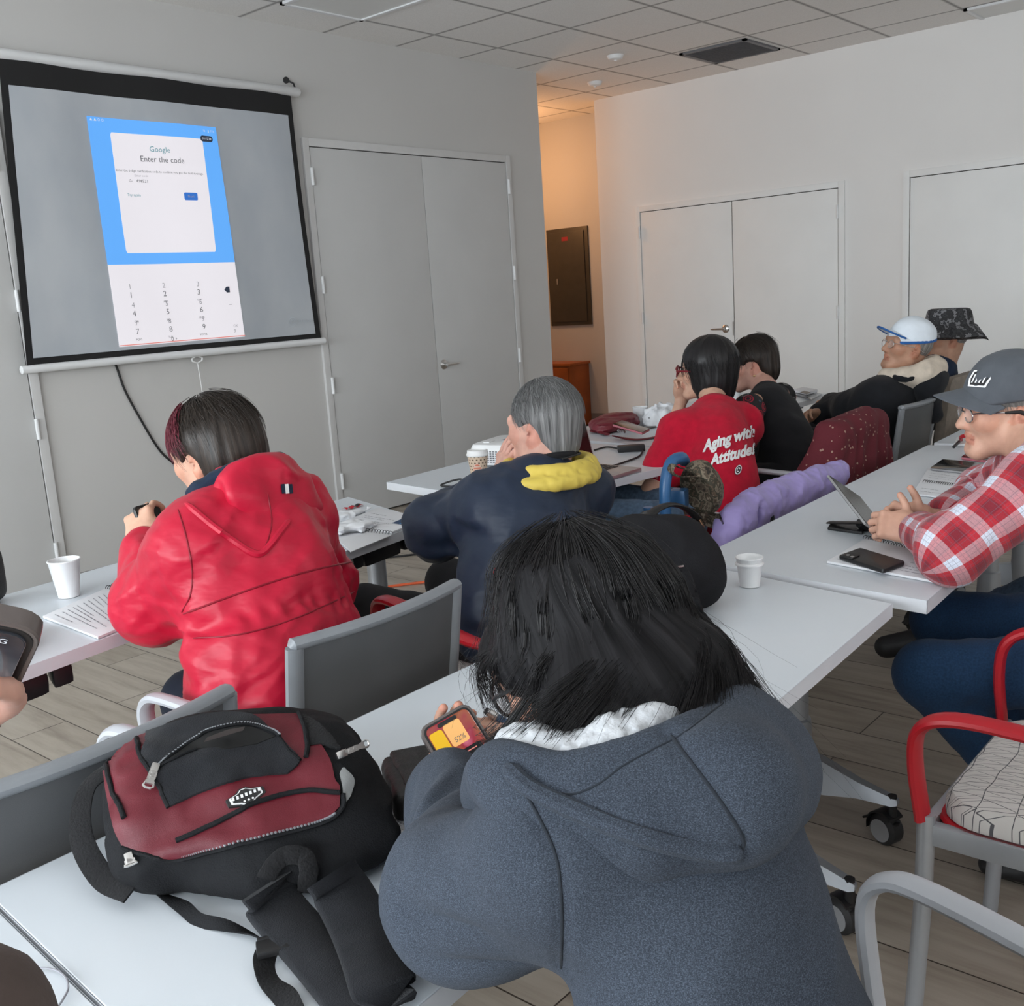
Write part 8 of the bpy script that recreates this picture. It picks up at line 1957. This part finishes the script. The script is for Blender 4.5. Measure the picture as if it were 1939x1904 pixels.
# side mesh pocket (right), grey lining seen at the right gap, carry loop on the left
patch('side_mesh_pocket', ([(1480, 300), (1560, 290), (1640, 310)], [(1640, 310), (1590, 240), (1540, 190)], [(1450, 145), (1490, 160), (1540, 190)], [(1480, 300), (1470, 220), (1450, 145)]), M['mesh_black'], .006, pk_, 16, 12)
M['bag_lining'] = fabric('grey_bag_lining', srgb(150, 152, 152), weave=400)
patch('grey_lining', ([(1650, 580), (1670, 560), (1690, 530)], [(1690, 530), (1705, 450), (1660, 395)], [(1640, 420), (1650, 400), (1660, 395)], [(1650, 580), (1655, 500), (1640, 420)]), M['bag_lining'], .003, pk_, 10, 12)
def strap(name, pts, w, th, mat, parent, n=40, ups=None, tw=None):
    P = spline(pts, n); T = np.gradient(P, axis=0); T /= np.linalg.norm(T, axis=1, keepdims=True); R = []
    for k in range(n):
        up = V3(0, 0, 1) if ups is None else unit(ups[0]*(1-k/(n-1))+ups[1]*(k/(n-1))); s_ = unit(np.cross(T[k], up)); nn = np.cross(s_, T[k])
        if tw is not None: a = tw(k/(n-1)); s_, nn = s_*math.cos(a)+nn*math.sin(a), nn*math.cos(a)-s_*math.sin(a)
        ww = w(k/(n-1)) if callable(w) else w; R.append([P[k]+s_*x*ww/2+nn*z*th/2 for x, z in ((-1, -.5), (-.9, -1), (.9, -1), (1, -.5), (1, .5), (.9, 1), (-.9, 1), (-1, .5))])
    m_ = MB(); m_.rings(R); return m_.build(name, mat, parent, angle=50)
def zkz(x, y, z): return onz(*zk((x, y)), z)
strap('side_webbing', [PWf((-.140, -.08, .035)), PWf((-.180, -.06, .015)), PWf((-.188, .0, -.02)), PWf((-.165, .06, -.05)), PWf((-.130, .105, -.055))], .030, .003, M['mesh_black'], pk_, ups=(V3(-.6, 0, .8), V3(-.4, -.4, .8)))
# padded shoulder straps toward the viewer, webbing with buckle, haul loop
strap('shoulder_strap', [zkz(1290, 960, .775), zkz(1330, 1060, .752), zkz(1480, 1230, .742), zkz(1620, 1390, .740), zkz(1760, 1560, .739)], lambda t: .070-.006*t, .012, M['pack_pocket'], pk_, ups=(V3(0, -.3, 1), V3(0, 0, 1)))
strap('shoulder_strap', [zkz(1600, 900, .785), zkz(1660, 1000, .765), zkz(1740, 1150, .752), zkz(1800, 1290, .748), zkz(1850, 1440, .746), zkz(1862, 1475, .741)], lambda t: .072-.004*t, .012, M['pack_pocket'], pk_, ups=(V3(0, -.3, 1), V3(0, 0, 1)))
strap('webbing_strap', [zkz(600, 850, .770), zkz(640, 930, .745), zkz(760, 990, .735), zkz(880, 1060, .738), zkz(960, 1125, .734), zkz(1080, 1150, .736), zkz(1200, 1190, .734), zkz(1295, 1235, .738)], lambda t: .022-.010*t, .002, M['pack_black'], pk_, 60, tw=lambda t: .9*math.sin(t*8))
strap('webbing_strap', [zkz(1300, 1250, .742), zkz(1275, 1330, .738), zkz(1300, 1420, .734), zkz(1380, 1500, .733), zkz(1420, 1580, .733)], .025, .002, M['mesh_black'], pk_, 30, tw=lambda t: .5*math.sin(t*5))
bk_ = MB(); b0 = zkz(1318, 1255, .745); Rb = np.stack([unit(V3(.8, -.5, 0)), unit(V3(.5, .8, 0)), V3(0, 0, 1)], 1); bk_.box(b0, (.036, .026, .008), Rb, .003); bk_.box(b0+Rb[:, 1]*.014, (.032, .006, .010), Rb, .002); bk_.build('strap_buckle', M['black_plastic'], pk_)
lp = on_pack([(1290, 915), (1325, 855), (1400, 826), (1470, 842), (1488, 890), (1470, 955)], 24, .010); strap('haul_loop', lp, .022, .004, M['mesh_black'], pk_, ups=(V3(-.4, -.75, .5), V3(-.4, -.75, .5)))
cl_ = on_pack([(1000, 300), (1130, 262)], 2, .013); nbx = unit(cl_[1]-cl_[0]); MB().add([cl_[0]+nbx*x+V3(-.2, -.5, .6)*y for x, y in ((0, 0), (.05, .004), (.052, .016), (.03, .022), (.004, .014))], [(0, 1, 2, 3, 4)]).build('clear_pocket_lining', M['clear_case'], pocket, smooth=False)
# ------------------------------------------------------------------ things hung on the chairs of the second row
def solve_y(px, py, y): d = pix(px, py); t = y/d[1]; return V3(d[0]*t, y, CZ+d[2]*t)
# black backpack standing at the far edge of the backpack table
M['pack2'] = fabric('plain_black_backpack', (.011, .011, .013, 1), weave=500, fold=.3, fscale=9, sheen=0)
b2 = thing('backpack', 'plain black backpack standing at the far edge of the table, behind the black hair', 'backpack', (1.86, 1.22, TH)); A2b = rz(-.5).T
S = Shape(); c0 = V3(1.855, 1.225, .825); S.add(rbox(c0, (.135, .075, .095), .06, A2b), .01); S.add(ell(c0+V3(-.01, .0, .06), (.115, .075, .055), A2b), .05); S.add(ell(c0+V3(.03, -.07, -.02), (.09, .05, .075), A2b), .04)
S.disp.append(fold((9, 9, 12), .007, None, 3.)); S.disp.append(crease([c0+V3(.13, -.09, -.09), c0+V3(.13, -.08, .03), c0+V3(.08, -.05, .10), c0+V3(-.02, -.0, .125)], .004, .004)); S.cut(plane((0, 0, TH+.001), (0, 0, -1)), .005)
sdf_obj('pack_body', S, .006, M['pack2'], b2); FL = S
q = [solve_y(1300, 1062, 1.14), solve_y(1308, 1085, 1.13), solve_y(1316, 1112, 1.12), solve_y(1311, 1132, 1.115)]; strap('strap_end', q, lambda t: .024-.008*t, .006, M['pack2'], b2, 16, ups=(V3(-.6, -.6, .5), V3(-.6, -.6, .5)))
strap('shoulder_strap', [solve_y(1285, 1085, 1.12), solve_y(1300, 1130, 1.09), (*onz(1312, 1160, TH+.012)[:2], TH+.012), (*onz(1330, 1185, TH+.008)[:2], TH+.008)], .05, .010, M['pack2'], b2, 20)
MB().box(solve_y(1286, 1072, 1.13), (.02, .004, .004), rz(-.5)).build('zipper_pull', M['chrome'], b2)

# folded blue walking aid with cap and headphones
M['walker_blue'] = simple('blue_powder_coat', (.030, .115, .27, 1), .35, var=.05)
wk = thing('rollator', 'folded walking frame with a thick blue curved handle behind the black backpack', 'walking frame', (2.62, 1.66, 0))
hp = [solve_y(1290, 866, 1.62), solve_y(1272, 874, 1.62), solve_y(1262, 900, 1.62), solve_y(1259, 935, 1.62), solve_y(1261, 985, 1.62)]
MB().tube(spline([hp[0]+V3(.05, .02, -.02)]+hp, 24), .0175, 14).build('handle', M['walker_blue'], wk)
pb = hp[-1]; MB().tube([pb, pb+V3(-.0, .0, -.25), V3(pb[0]-.01, 1.64, .10)], .016, 12).build('post', M['walker_blue'], wk)
MB().tube([pb+V3(.06, .10, .02), pb+V3(.06, .11, -.3), V3(pb[0]+.05, 1.76, .10)], .016, 12).build('post', M['walker_blue'], wk)
MB().tube([solve_y(1272, 1003, 1.61), solve_y(1318, 975, 1.63)], .016, 10).build('cross_bar', M['walker_blue'], wk)
MB().box(solve_y(1286, 942, 1.64), (.055, .05, .055), rz(.3), .010).build('handle_clamp', M['walker_blue'], wk)
MB().tube([solve_y(1276, 998, 1.60), solve_y(1300, 979, 1.61)], .0165, 8, flat=(1, .5)).build('red_sticker', M['red_plastic'], wk)
for dx, dy in ((-.01, 0), (.05, .11)):
    cw_ = V3(pb[0]+dx, 1.65+dy, .095); w_ = MB(); w_.lathe([(0, -.015), (.07, -.016), (.095, -.012), (.095, .012), (.07, .016), (0, .015)], cw_, 28, ry(PI/2)); w_.build('wheel', M['black_rubber'], wk)
S = Shape(); S.add(rbox(pb+V3(.05, .03, -.17), (.09, .07, .12), .04), .01); S.disp.append(fold((12, 12, 12), .006)); sdf_obj('frame_bag', S, .010, M['pack2'], wk)
M['camo_brown'] = mat_camo('woodland_camouflage', [srgb(44, 38, 32), srgb(84, 72, 60), srgb(120, 108, 92), srgb(60, 56, 44), srgb(92, 76, 62), srgb(148, 136, 118)], 26)
cc_ = thing('cap', 'woodland camouflage cap hanging by its strap from the blue handle', 'cap', (2.72, 1.60, .75))
c0 = solve_y(1328, 925, 1.585); Ac = np.array([unit(V3(.0, .9, .1)), unit(V3(.55, -.1, -.80)), unit(V3(.80, -.25, .50))])
S = Shape(); S.add(ell(c0, (.072, .095, .068), Ac), .01); S.sub(ell(c0-Ac[2]*.030, (.064, .085, .060), Ac), .006); S.cut(plane(c0-Ac[2]*.018, -Ac[2]), .005); S.disp.append(fold((16, 16, 16), .004)); 
for a in (0, 1.05, 2.1): d = Ac[0]*math.cos(a)+Ac[1]*math.sin(a); S.disp.append(crease([c0+d*math.sin(u)*.09+Ac[2]*math.cos(u)*.068 for u in np.linspace(-1.4, 1.4, 11)], .003, .002))
co_ = sdf_obj('cap_crown', S, .0045, M['camo_brown'], cc_)
T = np.zeros((7, 13, 3)); Bq = T.copy()
for i, v in enumerate(np.linspace(0, 1, 7)):
    for j, u in enumerate(np.linspace(-1, 1, 13)):
        q = c0+Ac[1]*(.085+v*.07*(1-.5*u*u)-.03*u*u)+Ac[0]*u*.066-Ac[2]*(.02+.02*u*u+.005*v); T[i, j] = q+Ac[2]*.002; Bq[i, j] = q-Ac[2]*.002
MB().grid(T).grid(Bq[:, ::-1]).grid([T[-1], Bq[-1]]).build('cap_visor', M['camo_brown'], cc_)
MB().tube(spline([c0-Ac[1]*.080-Ac[0]*.03, solve_y(1287, 885, 1.60), solve_y(1275, 880, 1.595), solve_y(1270, 892, 1.60), solve_y(1287, 902, 1.59), c0-Ac[1]*.065-Ac[0]*.045], 20), .010, 8, flat=(1.2, .25)).build('cap_strap', M['camo_brown'], cc_)
M['gold_trim'] = simple('rose_gold_trim', (.80, .62, .50, 1), .2, 1.0)
hp_ = thing('headphones', 'black headphones with a gold edge hanging below the camouflage cap', 'headphones', (2.55, 1.53, .72))
arc = [solve_y(*c, 1.53) for c in ((1226, 978), (1245, 963), (1270, 955), (1298, 962), (1320, 980), (1332, 1010), (1333, 1040), (1328, 1058))]
MB().tube(spline(arc[:5], 20), .011, 10, flat=(1.5, .6)).build('headband', M['black_plastic'], hp_); MB().tube(spline(arc[3:], 20), .0055, 8, flat=(2.0, .6)).build('gold_band', M['gold_trim'], hp_)
ec = solve_y(1317, 1036, 1.53); axe = unit(V3(-.8, -.35, .15)); Ae_ = frame(axe); Re_ = np.stack([Ae_[0], Ae_[2], Ae_[1]], 1)
MB().lathe([(0, -.02), (.028, -.018), (.036, -.004), (.034, .008), (.022, .012), (0, .008)], ec, 26, Re_).build('ear_pad', M['black_rubber'], hp_); MB().lathe([(.034, -.012), (.0375, -.010), (.0375, -.005), (.034, -.004)], ec, 26, Re_).build('ear_ring', M['gold_trim'], hp_)
MB().lathe([(0, -.02), (.028, -.018), (.036, -.004), (.034, .008), (0, .010)], solve_y(1228, 990, 1.56), 26, Re_).build('ear_pad', M['black_rubber'], hp_)

# lilac puffer jacket over a low chair back
M['lilac'] = nylon('lilac_nylon', (.40, .33, .68, 1), .40, .9)
M['lilac_dark'] = fabric('dark_quilt_lining', (.020, .020, .022, 1), fold=.6, fscale=20)
lj = thing('jacket', 'lilac puffer jacket with dark lining draped over a chair at the table edge', 'jacket', (3.05, 1.56, .7))
S = Shape(); pts = [solve_y(1362, 1040, 1.53), solve_y(1385, 998, 1.53), solve_y(1425, 962, 1.54), solve_y(1480, 940, 1.55), solve_y(1535, 918, 1.55), solve_y(1585, 900, 1.56)]
S.add(chain(pts, [.035, .058, .060, .062, .056, .048], V3(0, 1, .2), .8), .02); S.add(chain([q+V3(.0, .02, -.10) for q in pts[1:]], [.06]*5, V3(0, 1, 0), .6), .06)
S.disp.append(fold((16, 12, 12), .009, rz(.3)@ry(.5), 2.)); S.disp.append(fold((34, 20, 20), .004, ry(.8), 5.)); S.sub(ell(solve_y(1436, 985, 1.49), (.030, .05, .045)), .012); sdf_obj('jacket_shell', S, .0055, M['lilac'], lj)
S = Shape(); S.add(ell(solve_y(1438, 985, 1.545), (.045, .05, .055)), .01); S.disp.append(fold((30, 30, 12), .004)); sdf_obj('jacket_lining', S, .006, M['lilac_dark'], lj)

# dark red flower-sprigged garment over a chair back
def mat_sprig():
    t = NT('sprigged_burgundy'); co = t.coord(); v = t.n('ShaderNodeTexVoronoi'); v.inputs['Scale'].default_value = 44; t.l(co, v.inputs['Vector']); n = t.noise(co, 160, 2)
    d = t.math('ADD', v.outputs['Distance'], t.math('MULTIPLY', t.math('SUBTRACT', n, .5), .35)); sep = t.n('ShaderNodeSeparateColor'); t.l(v.outputs['Color'], sep.inputs[0])
    m_ = t.math('MULTIPLY', t.math('LESS_THAN', d, .20), t.math('GREATER_THAN', sep.outputs[0], .35)); t.base(t.mix(m_, (.105, .008, .016, 1), (.34, .22, .17, 1))); t.set(Roughness=.85); t.bump(n, .3, .002); return t.m
M['sprig'] = mat_sprig()
gm_ = thing('garment', 'dark red garment sprigged with small flowers hung over a chair back', 'garment', (4.05, 1.68, .7))
S = Shape(); c0 = V3(4.05, 1.682, .725); S.add(rbox(c0, (.250, .066, .150), .05), .01); S.add(rc(c0+V3(-.23, .02, .02), c0+V3(-.30, .08, -.16), .05, .06), .05); S.add(rc(c0+V3(.22, .0, .05), c0+V3(.24, -.02, -.22), .05, .06), .05); S.add(rc(c0+V3(-.05, -.02, .11), c0+V3(.08, -.02, .13), .04), .04)
S.disp.append(lambda P: .009*np.sin((P[:, 0])*62+4*vnoise(P*9))*np.clip((c0[2]+.16-P[:, 2])*6, 0, 1)); S.disp.append(fold((12, 12, 8), .006)); sdf_obj('garment_cloth', S, .008, M['sprig'], gm_)
